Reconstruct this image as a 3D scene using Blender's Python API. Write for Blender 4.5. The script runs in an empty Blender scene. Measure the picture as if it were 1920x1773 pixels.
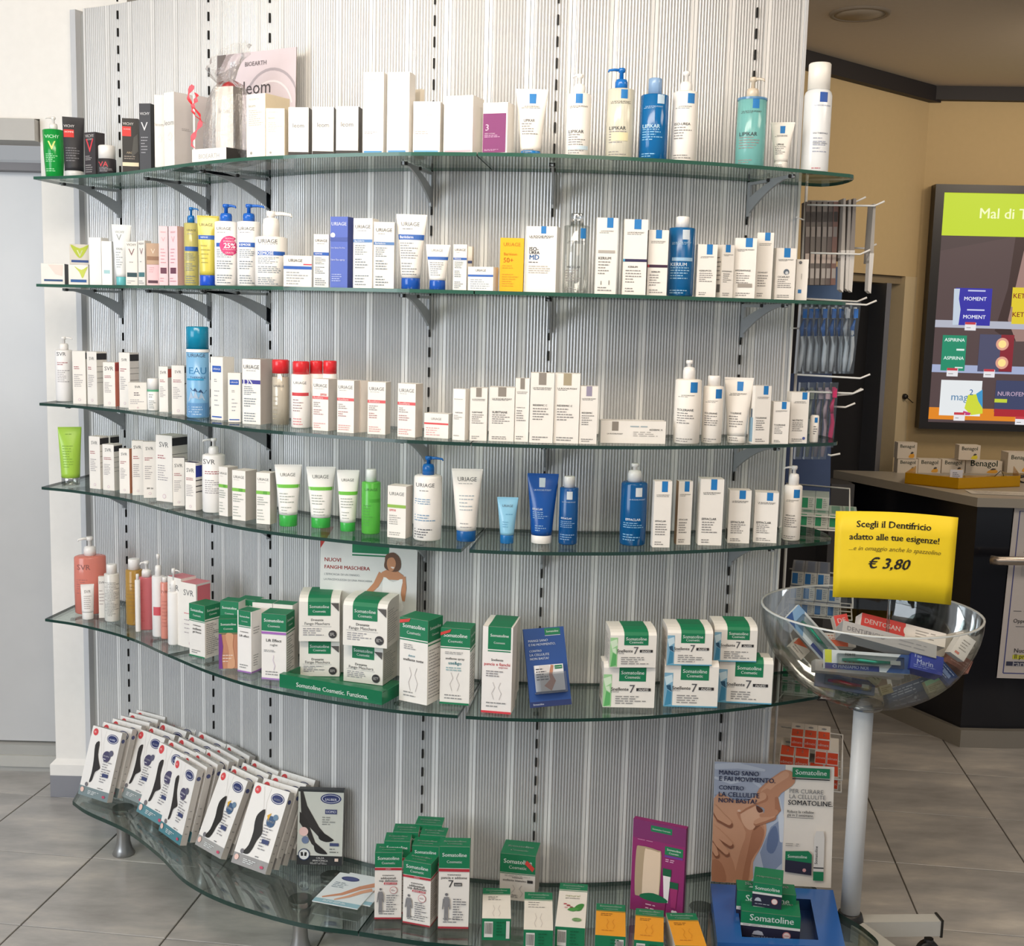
import bpy, math, random
import numpy as np
from mathutils import Vector, Matrix
random.seed(7)
PI = math.pi
SC = bpy.context.scene
COL = SC.collection
# ------------------------------------------------------------ camera (fitted to the photograph, 1920x1773)
FPX, PITCH, ROLL, CH = 2245.0, math.radians(7.60), math.radians(1.497), 1.64
FF = np.array([0, math.cos(PITCH), -math.sin(PITCH)])
U0 = np.array([0, math.sin(PITCH), math.cos(PITCH)]); R0 = np.array([1.0, 0, 0])
RR = math.cos(ROLL) * R0 + math.sin(ROLL) * U0
UU = -math.sin(ROLL) * R0 + math.cos(ROLL) * U0
cd = bpy.data.cameras.new('camera'); cam = bpy.data.objects.new('camera', cd); COL.objects.link(cam)
cd.sensor_width = 36; cd.sensor_fit = 'HORIZONTAL'; cd.lens = FPX * 36 / 1920; cd.clip_end = 60
mw = Matrix.Identity(4)
for i in range(3):
    mw[i][0] = RR[i]; mw[i][1] = UU[i]; mw[i][2] = -FF[i]
mw[2][3] = CH
cam.matrix_world = mw
SC.camera = cam
# ------------------------------------------------------------ world, lights, exposure
def lin(h):
    c = [int(h[i:i + 2], 16) / 255 for i in (0, 2, 4)]
    return tuple(x / 12.92 if x <= .04045 else ((x + .055) / 1.055) ** 2.4 for x in c)
w = bpy.data.worlds.new('world'); SC.world = w; w.use_nodes = True
w.node_tree.nodes['Background'].inputs[0].default_value = (.93, .96, 1.0, 1)
w.node_tree.nodes['Background'].inputs[1].default_value = .40
def area(name, loc, target, sx, sy, power, col, spread=PI):
    l = bpy.data.lights.new(name, 'AREA'); l.shape = 'RECTANGLE'; l.size = sx; l.size_y = sy; l.energy = power; l.color = col; l.spread = spread
    o = bpy.data.objects.new(name, l); COL.objects.link(o); o.location = loc
    o.rotation_euler = (Vector(target) - Vector(loc)).to_track_quat('-Z', 'Y').to_euler()
    return o
area('shop_window_light', (-3.3, .2, 1.9), (-.8, 3.2, 1.3), 2.2, 2.2, 98, (.86, .93, 1.0))
area('ceiling_panel_light', (-.6, 1.6, 2.66), (-.5, 3.0, 2.15), 1.8, .5, 50, (1.0, .90, .77))
area('front_ceiling_light', (.6, .6, 2.66), (.4, 2.6, .2), 1.3, 1.3, 16, (1.0, .82, .64))
area('right_fill_light', (1.8, 2.2, 2.66), (1.6, 3.0, .3), .8, .8, 22, (1.0, .86, .70))  # fill lamp added to brighten the right front, not a known fixture
area('back_room_light', (2.4, 4.3, 2.62), (2.0, 5.2, 1.0), .6, .6, 15, (1.0, .84, .66))
SC.view_settings.view_transform = 'Standard'; SC.view_settings.look = 'None'
SC.view_settings.gamma = 1; SC.view_settings.use_curve_mapping = False
SC.view_settings.exposure = 0.0
try:
    SC.cycles.max_bounces = 10; SC.cycles.transparent_max_bounces = 24; SC.cycles.sample_clamp_indirect = 6
except Exception: pass
# ------------------------------------------------------------ pixel <-> world helpers
def ray(x, y): return FF * FPX + RR * (x - 960) - UU * (y - 886.5)
def onz(x, y, z):                                # point at world height z
    d = ray(x, y); t = (z - CH) / d[2]; return Vector((d[0] * t, d[1] * t, z))
def onr(x, y, r):                                # point at horizontal distance r
    d = ray(x, y); t = r / math.hypot(d[0], d[1]); return Vector((d[0] * t, d[1] * t, CH + d[2] * t))
def onY(x, y, Y):
    d = ray(x, y); t = Y / d[1]; return Vector((d[0] * t, Y, CH + d[2] * t))
def onplane(x, y, P, n):
    d = Vector(ray(x, y)); c = Vector((0, 0, CH)); t = (Vector(P) - c).dot(n) / d.dot(n); return c + d * t
def depth(p): return p[0] * FF[0] + p[1] * FF[1] + (p[2] - CH) * FF[2]
# ------------------------------------------------------------ materials
MATS = {}
def M(h, kind='p', rough=None, **k):
    key = (h, kind, rough, tuple(sorted(k.items())))
    if key in MATS: return MATS[key]
    m = bpy.data.materials.new(kind + '_' + h); m.use_nodes = True
    nt = m.node_tree; N = nt.nodes; L = nt.links; b = N['Principled BSDF']; c = lin(h) + (1,)
    R = dict(p=.55, g=.22, m=.32, t=.12, c=.05, e=.5, k=.5, f=.28)[kind] if rough is None else rough
    b.inputs['Roughness'].default_value = R
    def noisecol(scale, amt):
        tc = N.new('ShaderNodeTexCoord'); no = N.new('ShaderNodeTexNoise'); no.inputs['Scale'].default_value = scale
        L.new(tc.outputs['Object'], no.inputs['Vector'])
        mx = N.new('ShaderNodeMix'); mx.data_type = 'RGBA'
        mx.inputs[6].default_value = c; mx.inputs[7].default_value = tuple(x * (1 - amt) for x in c[:3]) + (1,)
        L.new(no.outputs['Fac'], mx.inputs[0]); return mx.outputs[2]
    if kind in 'pgmf':
        L.new(noisecol(40 if kind == 'p' else 12, .06), b.inputs['Base Color'])
        if kind == 'm': b.inputs['Metallic'].default_value = k.get('met', 1.0)
    elif kind == 'e':
        b.inputs['Base Color'].default_value = (0.01, .01, .01, 1)
        b.inputs['Emission Color'].default_value = c; b.inputs['Emission Strength'].default_value = k.get('s', .9)
    elif kind in 'tck':
        # thin clear plastic, tinted liquid or cellophane: part passes straight through, the rest is a glossy coat
        b.inputs['Base Color'].default_value = c
        if kind == 't': L.new(noisecol(25, .1), b.inputs['Base Color'])
        tr = N.new('ShaderNodeBsdfTransparent'); tr.inputs[0].default_value = tuple(.25 * x + .75 * math.sqrt(x) for x in c[:3]) + (1,)
        if kind == 'c': tr.inputs[0].default_value = c
        mx = N.new('ShaderNodeMixShader'); out = N['Material Output']
        if kind == 't':
            mx.inputs[0].default_value = k.get('a', .38); L.new(b.outputs[0], mx.inputs[1]); L.new(tr.outputs[0], mx.inputs[2])
        else:
            fr = N.new('ShaderNodeLayerWeight'); fr.inputs[0].default_value = k.get('fr', .32)
            mm = N.new('ShaderNodeMath'); mm.operation = 'MULTIPLY_ADD'; mm.inputs[1].default_value = k.get('g', .75); mm.inputs[2].default_value = k.get('b0', .05)
            mm.use_clamp = True
            L.new(fr.outputs['Fresnel' if 'Fresnel' in fr.outputs else 0], mm.inputs[0]); L.new(mm.outputs[0], mx.inputs[0])
            gl = N.new('ShaderNodeBsdfGlossy'); gl.inputs['Roughness'].default_value = R if kind == 'k' else .03
            if kind == 'k':
                gl.inputs['Roughness'].default_value = .12
                nz = N.new('ShaderNodeTexNoise'); nz.inputs['Scale'].default_value = 45; bp = N.new('ShaderNodeBump'); bp.inputs['Strength'].default_value = .7; bp.inputs['Distance'].default_value = .004
                L.new(nz.outputs['Fac'], bp.inputs['Height']); L.new(bp.outputs[0], gl.inputs['Normal'])
            L.new(tr.outputs[0], mx.inputs[1]); L.new(gl.outputs[0], mx.inputs[2])
        L.new(mx.outputs[0], out.inputs['Surface'])
    MATS[key] = m
    return m
WHITE = 'ece9e4'
# ------------------------------------------------------------ mesh builder
class MB:
    def __init__(s): s.v = []; s.f = []; s.m = []; s.mats = []; s.sm = []
    def mi(s, mat):
        if isinstance(mat, str): mat = M(mat)
        if mat not in s.mats: s.mats.append(mat)
        return s.mats.index(mat)
    def add(s, vs, fs, mat, smooth=False):
        o = len(s.v); s.v += [tuple(p) for p in vs]; i = s.mi(mat)
        for f in fs: s.f.append([a + o for a in f]); s.m.append(i); s.sm.append(smooth)
        return s
    def box(s, a, b, mat, mats=None, T=None):
        x0, y0, z0 = a; x1, y1, z1 = b
        vs = [(x0, y0, z0), (x1, y0, z0), (x1, y1, z0), (x0, y1, z0), (x0, y0, z1), (x1, y0, z1), (x1, y1, z1), (x0, y1, z1)]
        if T: vs = [T @ Vector(p) for p in vs]
        fs = dict(front=(0, 1, 5, 4), right=(1, 2, 6, 5), back=(2, 3, 7, 6), left=(3, 0, 4, 7), top=(4, 5, 6, 7), bottom=(3, 2, 1, 0))
        o = len(s.v); s.v += [tuple(p) for p in vs]
        for k, f in fs.items():
            s.f.append([q + o for q in f]); s.m.append(s.mi((mats or {}).get(k, mat))); s.sm.append(False)
        return s
    def prism(s, poly, z0, z1, mat, edge=None, T=None):     # polygon in xy, extruded in z
        n = len(poly); vs = [(x, y, z0) for x, y in poly] + [(x, y, z1) for x, y in poly]
        if T: vs = [T @ Vector(p) for p in vs]
        s.add(vs, [list(range(n))[::-1], list(range(n, 2 * n))], mat)
        o = len(s.v) - 2 * n; i = s.mi(edge or mat)
        for k in range(n):
            s.f.append([o + k, o + (k + 1) % n, o + n + (k + 1) % n, o + n + k]); s.m.append(i); s.sm.append(False)
        return s
    def lathe(s, prof, mat, seg=20, ex=1, ey=1, c=(0, 0), cap=True, T=None):
        o = len(s.v); i = s.mi(mat); n = len(prof)
        vs = []
        for r, z in prof:
            for k in range(seg):
                a = 2 * PI * k / seg; vs.append((c[0] + r * ex * math.cos(a), c[1] + r * ey * math.sin(a), z))
        if T: vs = [tuple(T @ Vector(p)) for p in vs]
        s.v += vs
        for j in range(n - 1):
            for k in range(seg):
                k2 = (k + 1) % seg
                s.f.append([o + j * seg + k, o + j * seg + k2, o + (j + 1) * seg + k2, o + (j + 1) * seg + k]); s.m.append(i); s.sm.append(True)
        if cap:
            s.f.append([o + k for k in range(seg)][::-1]); s.m.append(i); s.sm.append(False)
            s.f.append([o + (n - 1) * seg + k for k in range(seg)]); s.m.append(i); s.sm.append(False)
        return s
    def tube(s, pts, r, mat, seg=8, rs=None):
        pts = [Vector(p) for p in pts]; o = len(s.v); i = s.mi(mat); n = len(pts)
        up = Vector((0, 0, 1))
        for j, p in enumerate(pts):
            d = (pts[min(j + 1, n - 1)] - pts[max(j - 1, 0)]).normalized()
            a = d.cross(up)
            if a.length < .1: a = d.cross(Vector((0, 1, 0)))
            a.normalize(); b = d.cross(a); rr = rs[j] if rs else r
            for k in range(seg):
                t = 2 * PI * k / seg; s.v.append(tuple(p + a * rr * math.cos(t) + b * rr * math.sin(t)))
        for j in range(n - 1):
            for k in range(seg):
                k2 = (k + 1) % seg
                s.f.append([o + j * seg + k, o + j * seg + k2, o + (j + 1) * seg + k2, o + (j + 1) * seg + k]); s.m.append(i); s.sm.append(True)
        s.f.append([o + k for k in range(seg)][::-1]); s.m.append(i); s.sm.append(False)
        s.f.append([o + (n - 1) * seg + k for k in range(seg)]); s.m.append(i); s.sm.append(False)
        return s
    def mesh(s, name):
        me = bpy.data.meshes.new(name); me.from_pydata(s.v, [], s.f)
        for m in s.mats: me.materials.append(m)
        me.polygons.foreach_set('material_index', s.m); me.polygons.foreach_set('use_smooth', s.sm); me.update()
        return me
    def build(s, name, parent=None, loc=None, kind=None):
        o = bpy.data.objects.new(name, s.mesh(name)); COL.objects.link(o)
        if parent is not None: o.parent = parent
        if loc is not None: o.location = loc
        if kind: o['kind'] = kind
        return o
LABELS = {}
def tag(o, label, cat, group=None):
    o['label'] = label; o['category'] = cat
    if group: o['group'] = group
    LABELS[label] = LABELS.get(label, 0) + 1
    nw = len(label.split())
    if nw < 4 or nw > 16: print('LABELLEN', nw, label)
    return o
def thing(name, label, cat, loc=(0, 0, 0), rz=0, group=None, rx=0):
    o = bpy.data.objects.new(name, None); COL.objects.link(o); o.empty_display_size = .02
    o.location = loc; o.rotation_mode = 'XYZ'; o.rotation_euler = (rx, 0, rz)
    return tag(o, label, cat, group)
# ------------------------------------------------------------ lettering
TX = {}
def text_mesh(s, bold=0.0, ital=0.0, serif=False):
    key = (s, bold, ital, serif)
    if key in TX: return TX[key]
    cu = bpy.data.curves.new('t', 'FONT'); cu.body = s; cu.resolution_u = 2; cu.shear = ital; cu.fill_mode = 'FRONT'
    ob = bpy.data.objects.new('t', cu); me = bpy.data.meshes.new_from_object(ob)
    vs = [(v.co.x, v.co.y) for v in me.vertices]; fs = [list(p.vertices) for p in me.polygons]
    if serif:
        ec = {}
        for p in me.polygons:
            for e in p.edge_keys: ec[e] = ec.get(e, 0) + 1
        ys = sorted({round(v[1], 2) for v in vs})
        for (a, b), n in list(ec.items()):
            if n == 1:
                (xa, ya), (xb, yb) = vs[a], vs[b]
                if abs(ya - yb) < .012 and .05 < abs(xa - xb) < .2:
                    up = 1 if ya > .3 else -1
                    if ya > .3 or abs(ya) < .03 or ya < -.1:
                        x0, x1 = min(xa, xb) - .05, max(xa, xb) + .05; y = ya; h = -.035 * up
                        if ya < -.1: h = .035
                        o = len(vs); vs += [(x0, y), (x1, y), (x1, y + h), (x0, y + h)]; fs.append([o, o + 1, o + 2, o + 3])
    bpy.data.objects.remove(ob); bpy.data.curves.remove(cu); bpy.data.meshes.remove(me)
    if bold > 0:
        n_ = len(vs); f0 = fs; b_ = bold * 1.1; vs = [(x - b_, y - b_ * .4) for x, y in vs] + [(x + b_, y + b_ * .4) for x, y in vs]; fs = f0 + [[q + n_ for q in f] for f in f0]
    if not vs: TX[key] = ([(0, 0)], [], 1); return TX[key]
    x0 = min(v[0] for v in vs); x1 = max(v[0] for v in vs); y0 = min(v[1] for v in vs); y1 = max(v[1] for v in vs)
    W_ = x1 - x0
    vs = [((x - (x0 + x1) / 2) / W_, (y - (y0 + y1) / 2) / W_) for x, y in vs]
    TX[key] = (vs, fs, (y1 - y0) / W_); return TX[key]
# print items: coordinates u in -.5...5 (width), v in 0..1 (height) of the printed face
# ('t',text,v,width[,col,u,bold,ital,serif,rot]) ('b',v0,v1,col[,u0,u1]) ('l',v0,v1,n[,col,u0,u1]) ('e',v,u,ru,rv,col) ('p',pts,col) ('s',pts,width,col)
def print_items(items, Wd, H, mapf, parent, rnd=None):
    rnd = rnd or random.Random(3)
    G = {}
    for k, it in enumerate(items):
        t = it[0]; eps = .0004 + .00013 * k
        if t == 't':
            a = list(it[1:]) + [None] * 9
            s, v, wf, col, u, bold, ital, ser, rot = a[:9]
            vs, fs, asp = text_mesh(s, .012 if bold is None else bold, ital or 0, bool(ser))
            sc = wf * Wd; u = u or 0
            if rot: vs = [(-y * rot, x * rot) for x, y in vs]; 
            g = G.setdefault('lettering', MB())
            g.add([mapf(u * Wd + x * sc, v * H + y * sc, eps) for x, y in vs], fs, col or '3a3a3c')
        elif t == 'b':
            v0, v1, col = it[1:4]; u0, u1 = it[4:6] if len(it) > 4 else (-.5, .5)
            g = G.setdefault(('label_band', k), MB()); n = 10
            us = [u0 + (u1 - u0) * i / n for i in range(n + 1)]
            nr = 5 if (v1 - v0) > .05 else 1
            vs = [mapf(q * Wd, (v0 + (v1 - v0) * j / nr) * H, eps) for j in range(nr + 1) for q in us]
            g.add(vs, [[j * (n + 1) + i, j * (n + 1) + i + 1, (j + 1) * (n + 1) + i + 1, (j + 1) * (n + 1) + i] for j in range(nr) for i in range(n)], col)
        elif t == 'l':
            v0, v1, n = it[1:4]; col = it[4] if len(it) > 4 else '8f8d8a'; u0, u1 = it[5:7] if len(it) > 5 else (-.4, .35)
            g = G.setdefault('lettering', MB())
            for i in range(n):
                v = v1 - (v1 - v0) * (i + .5) / n; hh = min((v1 - v0) / n * .2, .0012 / H)
                q = u0; end = u0 + (u1 - u0) * rnd.uniform(.45, 1)
                while q < end:
                    e = min(end, q + rnd.uniform(.05, .16))
                    g.add([mapf(q * Wd, (v - hh) * H, eps), mapf(e * Wd, (v - hh) * H, eps), mapf(e * Wd, (v + hh) * H, eps), mapf(q * Wd, (v + hh) * H, eps)], [[0, 1, 2, 3]], col)
                    q = e + .025
        elif t == 'e':
            v, u, ru, rv, col = it[1:6]; g = G.setdefault(('printed_emblem', k), MB()); R3 = (1, .66, .33)
            g.add([mapf((u + q * ru * math.cos(2 * PI * i / 20)) * Wd, v * H + q * rv * Wd * math.sin(2 * PI * i / 20), eps) for q in R3 for i in range(20)] + [mapf(u * Wd, v * H, eps)],
                  [[j * 20 + i, j * 20 + (i + 1) % 20, j * 20 + 20 + (i + 1) % 20, j * 20 + 20 + i] for j in (0, 1) for i in range(20)] + [[40 + i, 40 + (i + 1) % 20, 60] for i in range(20)], col)
        elif t == 'p':
            g = G.setdefault(('printed_picture', k), MB())
            g.add([mapf(max(-.5, min(.5, u)) * Wd, max(0, min(1, v)) * H, eps) for u, v in it[1]], [list(range(len(it[1])))], it[2])
        elif t in 'sS':
            pts, wd, col = it[1:4]
            if t == 'S':                              # stroke with rounded ends
                w_ = list(wd) if isinstance(wd, (list, tuple)) else [wd] * len(pts); asp_ = H / Wd; pa = [(u, v * asp_) for u, v in pts]
                def ends(a, b, q):
                    l = math.hypot(a[0] - b[0], a[1] - b[1]) or 1; dx, dy = (a[0] - b[0]) / l, (a[1] - b[1]) / l
                    return [((a[0] + dx * q / 2 * c, a[1] + dy * q / 2 * c), q * s_) for c, s_ in ((1.0, .05), (.87, .5), (.5, .87))]
                e0, e1 = ends(pa[0], pa[1], w_[0]), ends(pa[-1], pa[-2], w_[-1])[::-1]
                pa = [e[0] for e in e0] + pa + [e[0] for e in e1]; wd = [e[1] for e in e0] + w_ + [e[1] for e in e1]; pts = [(u, v / asp_) for u, v in pa]
            g = G.setdefault(('printed_picture', k), MB()); n = len(pts)
            P = [Vector((u * Wd, v * H)) for u, v in pts]; vs = []
            for i, p in enumerate(P):
                d = (P[min(i + 1, n - 1)] - P[max(i - 1, 0)]).normalized(); q = Vector((-d.y, d.x)) * (wd[i] if isinstance(wd, (list, tuple)) else wd) * Wd * .5
                vs += [mapf(max(-Wd / 2, min(Wd / 2, c_.x)), max(0, min(H, c_.y)), eps) for c_ in (p + q, p - q)]
            g.add(vs, [[2 * i, 2 * i + 1, 2 * i + 3, 2 * i + 2] for i in range(n - 1)], col)
    for nme, g in G.items():
        if nme == 'lettering': g.build(nme, parent, kind='stuff')
        else: g.build(nme[0], parent)
def blob(cx, cy, pts):                              # smooth closed outline through (angle-free) points
    out = []; n = len(pts)
    for i in range(n):
        p0, p1, p2, p3 = [pts[(i + k) % n] for k in (-1, 0, 1, 2)]
        for t in (0, .33, .66):
            out.append(tuple(.5 * (2 * p1[a] + (p2[a] - p0[a]) * t + (2 * p0[a] - 5 * p1[a] + 4 * p2[a] - p3[a]) * t * t + (3 * p1[a] - p0[a] - 3 * p2[a] + p3[a]) * t ** 3) + (cx, cy)[a] for a in (0, 1)))
    return out
# ------------------------------------------------------------ plan curves of the display
def catmull(P, per=8):
    P = [np.array(p, float) for p in P]; P = [2 * P[0] - P[1]] + P + [2 * P[-1] - P[-2]]; out = []
    for i in range(1, len(P) - 2):
        for k in range(per):
            t = k / per; a, b, c, d = P[i - 1:i + 3]
            out.append(.5 * (2 * b + (c - a) * t + (2 * a - 5 * b + 4 * c - d) * t * t + (3 * b - a - 3 * c + d) * t ** 3))
    out.append(P[-2]); return out
STRIPS = [(-1.205, 3.705), (-.877, 3.477), (-.661, 3.258), (-.215, 3.024), (.082, 2.984), (.572, 3.073)]
WALL = catmull([(-1.362, 3.79)] + STRIPS[:3] + [(-.45, 3.113)] + STRIPS[3:5] + [(.33, 3.005)] + STRIPS[5:] + [(.702, 3.124)], 12)
FRONT = catmull([(-1.38, 3.475), (-1.25, 3.42), (-1.073, 3.30), (-.915, 3.142), (-.75, 2.985), (-.58, 2.865), (-.30, 2.748), (-.095, 2.708), (.07, 2.70), (.27, 2.725), (.45, 2.775), (.62, 2.84), (.787, 2.925)], 8)
FRONT6 = catmull([(-1.29, 3.42), (-1.22, 3.35), (-1.065, 3.232), (-.93, 3.085), (-.818, 2.94), (-.68, 2.832), (-.489, 2.74), (-.34, 2.705), (-.17, 2.665), (.05, 2.645), (.30, 2.645), (.55, 2.645), (.78, 2.655), (.905, 2.70), (.90, 2.78), (.86, 2.85)], 8)
def seg_hit(poly, dx, dy):
    for a, b in zip(poly[:-1], poly[1:]):
        ex, ey = b - a; den = dx * ey - dy * ex
        if abs(den) < 1e-12: continue
        t = (a[0] * ey - a[1] * ex) / den; s = (a[0] * dy - a[1] * dx) / den
        if -1e-9 <= s <= 1 + 1e-9 and t > 0: return t
    return None
def rcurve(poly, dx, dy):
    l = math.hypot(dx, dy); t = seg_hit(poly, dx / l, dy / l)
    if t is None:
        e = poly[-1] if dx / dy > 0 else poly[0]; t = math.hypot(*e)
    return t
def alen(P):
    s = [0]
    for a, b in zip(P[:-1], P[1:]): s.append(s[-1] + float(np.hypot(*(b - a))))
    return s
WS = alen(WALL)
def wall_at(s):
    s = max(0, min(WS[-1], s))
    for i in range(len(WS) - 1):
        if WS[i + 1] >= s: break
    t = (s - WS[i]) / (WS[i + 1] - WS[i]); p = WALL[i] * (1 - t) + WALL[i + 1] * t
    j0 = max(0, i - 3); j1 = min(len(WALL) - 1, i + 4)
    d = WALL[j1] - WALL[j0]; d = d / np.hypot(*d)
    return p, d, np.array([d[1], -d[0]])             # point, tangent (to the right), normal (to the viewer)
def wall_s(p):
    return min(((np.hypot(*(q - np.array(p)))), s) for q, s in zip(WALL, WS))[1]
LZ = {1: 1.989, 2: 1.688, 3: 1.346, 4: 1.099, 5: .702, 6: .159}      # top surfaces of the glass shelves
# ============================================================ SETTING
def struct(o): o['kind'] = 'structure'; return o
def slab_mat():
    m = bpy.data.materials.new('stone_floor'); m.use_nodes = True; nt = m.node_tree; N = nt.nodes; L = nt.links; b = N['Principled BSDF']
    b.inputs['Roughness'].default_value = .30
    g = N.new('ShaderNodeNewGeometry'); mp = N.new('ShaderNodeMapping'); mp.inputs['Rotation'].default_value = (0, 0, math.radians(14)); mp.inputs['Scale'].default_value = (1.3, 3.6, 1)
    oi = N.new('ShaderNodeObjectInfo'); ad = N.new('ShaderNodeVectorMath'); ad.operation = 'ADD'
    L.new(g.outputs['Position'], ad.inputs[0]); L.new(oi.outputs['Random'], ad.inputs[1]); L.new(ad.outputs[0], mp.inputs['Vector'])
    n1 = N.new('ShaderNodeTexNoise'); n1.inputs['Scale'].default_value = 2.6; n1.inputs['Detail'].default_value = 9; n1.inputs['Roughness'].default_value = .62
    L.new(mp.outputs[0], n1.inputs['Vector'])
    r = N.new('ShaderNodeValToRGB'); e = r.color_ramp.elements
    e[0].position = .28; e[0].color = lin('918e8b') + (1,); e[1].position = .78; e[1].color = lin('d6d0c6') + (1,)
    x = r.color_ramp.elements.new(.48); x.color = lin('a9a6a3') + (1,); x = r.color_ramp.elements.new(.60); x.color = lin('b9b4ae') + (1,)
    L.new(n1.outputs['Fac'], r.inputs[0]); L.new(r.outputs[0], b.inputs['Base Color'])
    bp = N.new('ShaderNodeBump'); bp.inputs['Strength'].default_value = .12; bp.inputs['Distance'].default_value = .01
    L.new(n1.outputs['Fac'], bp.inputs['Height']); L.new(bp.outputs[0], b.inputs['Normal'])
    return m
def wall_mat(h, rough=.85):
    m = M(h, 'p', rough); return m
STONE = slab_mat()
fl = struct(MB().box((-4, -.5, -.06), (5.5, 8.5, -.0035), '56524e').build('floor'))
tb = MB(); ts = .1978; ch = .0012
tb.add([(-ts, -ts, -.0035), (ts, -ts, -.0035), (ts, ts, -.0035), (-ts, ts, -.0035), (-ts, -ts, -ch), (ts, -ts, -ch), (ts, ts, -ch), (-ts, ts, -ch),
        (-ts + ch, -ts + ch, 0), (ts - ch, -ts + ch, 0), (ts - ch, ts - ch, 0), (-ts + ch, ts - ch, 0)],
       [[0, 1, 5, 4], [1, 2, 6, 5], [2, 3, 7, 6], [3, 0, 4, 7], [4, 5, 9, 8], [5, 6, 10, 9], [6, 7, 11, 10], [7, 4, 8, 11], [8, 9, 10, 11]], STONE)
tme = tb.mesh('floor_tile'); TA = math.radians(-6.9); ex_, ey_ = np.array([math.cos(TA), math.sin(TA)]), np.array([-math.sin(TA), math.cos(TA)])
for i in range(-9, 7):
    for j in range(-4, 8):
        c = np.array([1.256, 3.885]) + ex_ * (.2 + .4 * i) + ey_ * (.2 + .4 * j)
        if c[1] < 2.0 or abs(c[0]) > .46 * c[1] + .45: continue
        o = bpy.data.objects.new('tile', tme); COL.objects.link(o); o.parent = fl; o.location = (c[0], c[1], 0); o.rotation_euler = (0, 0, TA)
# left: plastered wall with pillar, opening and grey door
CREAM = M('f4f1ec', 'p', .9)
struct(MB().box((-3.6, 3.832, 2.20), (-1.497, 4.2, 2.70), CREAM).box((-1.497, 3.832, 0), (-1.22, 4.2, 2.70), CREAM).box((-3.6, 3.832, 0), (-2.35, 4.2, 2.20), CREAM)
       .build('wall_left'))
bb = MB(); pts = [(-1.512, .06), (-1.512, .105), (-1.495, .125), (-1.30, .125), (-1.30, .06)]
bb.box((-1.512, 3.815, 0), (-1.30, 3.832, .075), '8b8c93'); bb.box((-1.512, 3.816, .075), (-1.30, 3.832, .112), CREAM)
bb.add([(-1.512, 3.816, .112), (-1.30, 3.816, .112), (-1.30, 3.832, .128), (-1.497, 3.832, .128)], [[0, 1, 2, 3]], CREAM)
struct(bb.build('baseboard_left'))
dr = struct(MB().box((-2.35, 4.06, .10), (-1.497, 4.09, 2.10), M('c6c6c6', 'f', .25)).build('door_1'))
MB().box((-2.35, 4.03, .0), (-1.50, 4.09, .095), M('b4b3ae', 'm', .45, met=.3)).box((-2.35, 4.02, .02), (-1.50, 4.03, .06), M('bdbcb6', 'p', .5)).build('bottom_rail', dr)
MB().box((-2.35, 4.0, 2.06), (-1.50, 4.06, 2.085), '77767a').build('dark_line', dr)  # thin darker grey strip across the door head
MB().box((-2.35, 3.80, 2.13), (-1.502, 3.92, 2.195), M('b6b3ae', 'p', .5)).build('track_cover', dr)
# ceiling
cl = struct(MB().box((-4, -.5, 2.70), (5.5, 8.5, 2.80), M('d3c6b6', 'p', .9)).build('ceiling'))
# right: tan walls, doorway, dark cornice
TAN = M('c9b083', 'p', .85); TAN2 = M('d0bd98', 'p', .85)
A1 = np.array([1.02, 4.87]); C1 = np.array([1.845, 5.60]); d1 = (C1 - A1) / np.hypot(*(C1 - A1)); n1 = np.array([d1[1], -d1[0]])
def wallbox(a, b, z0, z1, th, mat, off=0.0):
    d = (b - a) / np.hypot(*(b - a)); n = np.array([d[1], -d[0]]); p = [a + n * off, b + n * off, b - n * th, a - n * th]
    return [tuple(q) for q in p], z0, z1, mat
wb = MB()
jr = np.array(onplane(1698, 518, (C1[0], C1[1], 0), Vector((n1[0], n1[1], 0))))
sj = float(np.dot(jr[:2] - A1, d1)); J = A1 + d1 * sj
wb.prism(*wallbox(A1 - d1 * .9, C1 + d1 * .0, jr[2], 2.70, .14, TAN)[:3], TAN)
wb.prism(*wallbox(J, C1, 0, jr[2], .14, TAN2)[:3], TAN2)
wb.prism(*wallbox(A1 - d1 * .9, A1 + d1 * .05, 0, jr[2], .14, TAN)[:3], TAN)
struct(wb.build('wall_back'))
C2 = C1 + np.array([2.6, -.16]); d2 = (C2 - C1) / np.hypot(*(C2 - C1)); n2 = np.array([d2[1], -d2[0]])
struct(MB().prism(*wallbox(C1, C2, 0, 2.70, .2, TAN)[:3], TAN).build('wall_right'))
DK = M('1c1719', 'p', .6)
struct(MB().prism(*wallbox(A1 - d1 * .9, C1 + d1 * .03, 2.632, 2.699, 0, DK, .04)[:3], DK).build('trim_1'))
struct(MB().prism(*wallbox(C1 + d2 * .01, C2, 2.640, 2.699, 0, DK, .04)[:3], DK).build('trim_2'))
# room behind the doorway
q = J - n1 * .32
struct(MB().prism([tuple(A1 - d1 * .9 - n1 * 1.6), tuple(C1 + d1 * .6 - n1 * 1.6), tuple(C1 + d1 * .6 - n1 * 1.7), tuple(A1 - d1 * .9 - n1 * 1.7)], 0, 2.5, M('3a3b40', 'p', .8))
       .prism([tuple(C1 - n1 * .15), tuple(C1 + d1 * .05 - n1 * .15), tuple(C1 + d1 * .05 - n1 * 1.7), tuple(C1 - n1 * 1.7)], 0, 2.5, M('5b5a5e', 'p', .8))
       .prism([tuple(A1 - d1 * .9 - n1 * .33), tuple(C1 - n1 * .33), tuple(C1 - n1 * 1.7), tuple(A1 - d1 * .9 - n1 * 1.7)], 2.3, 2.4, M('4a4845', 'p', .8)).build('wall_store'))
ga_, gb_ = onr(1622, 700, 5.75), onr(1652, 700, 5.52)
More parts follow.
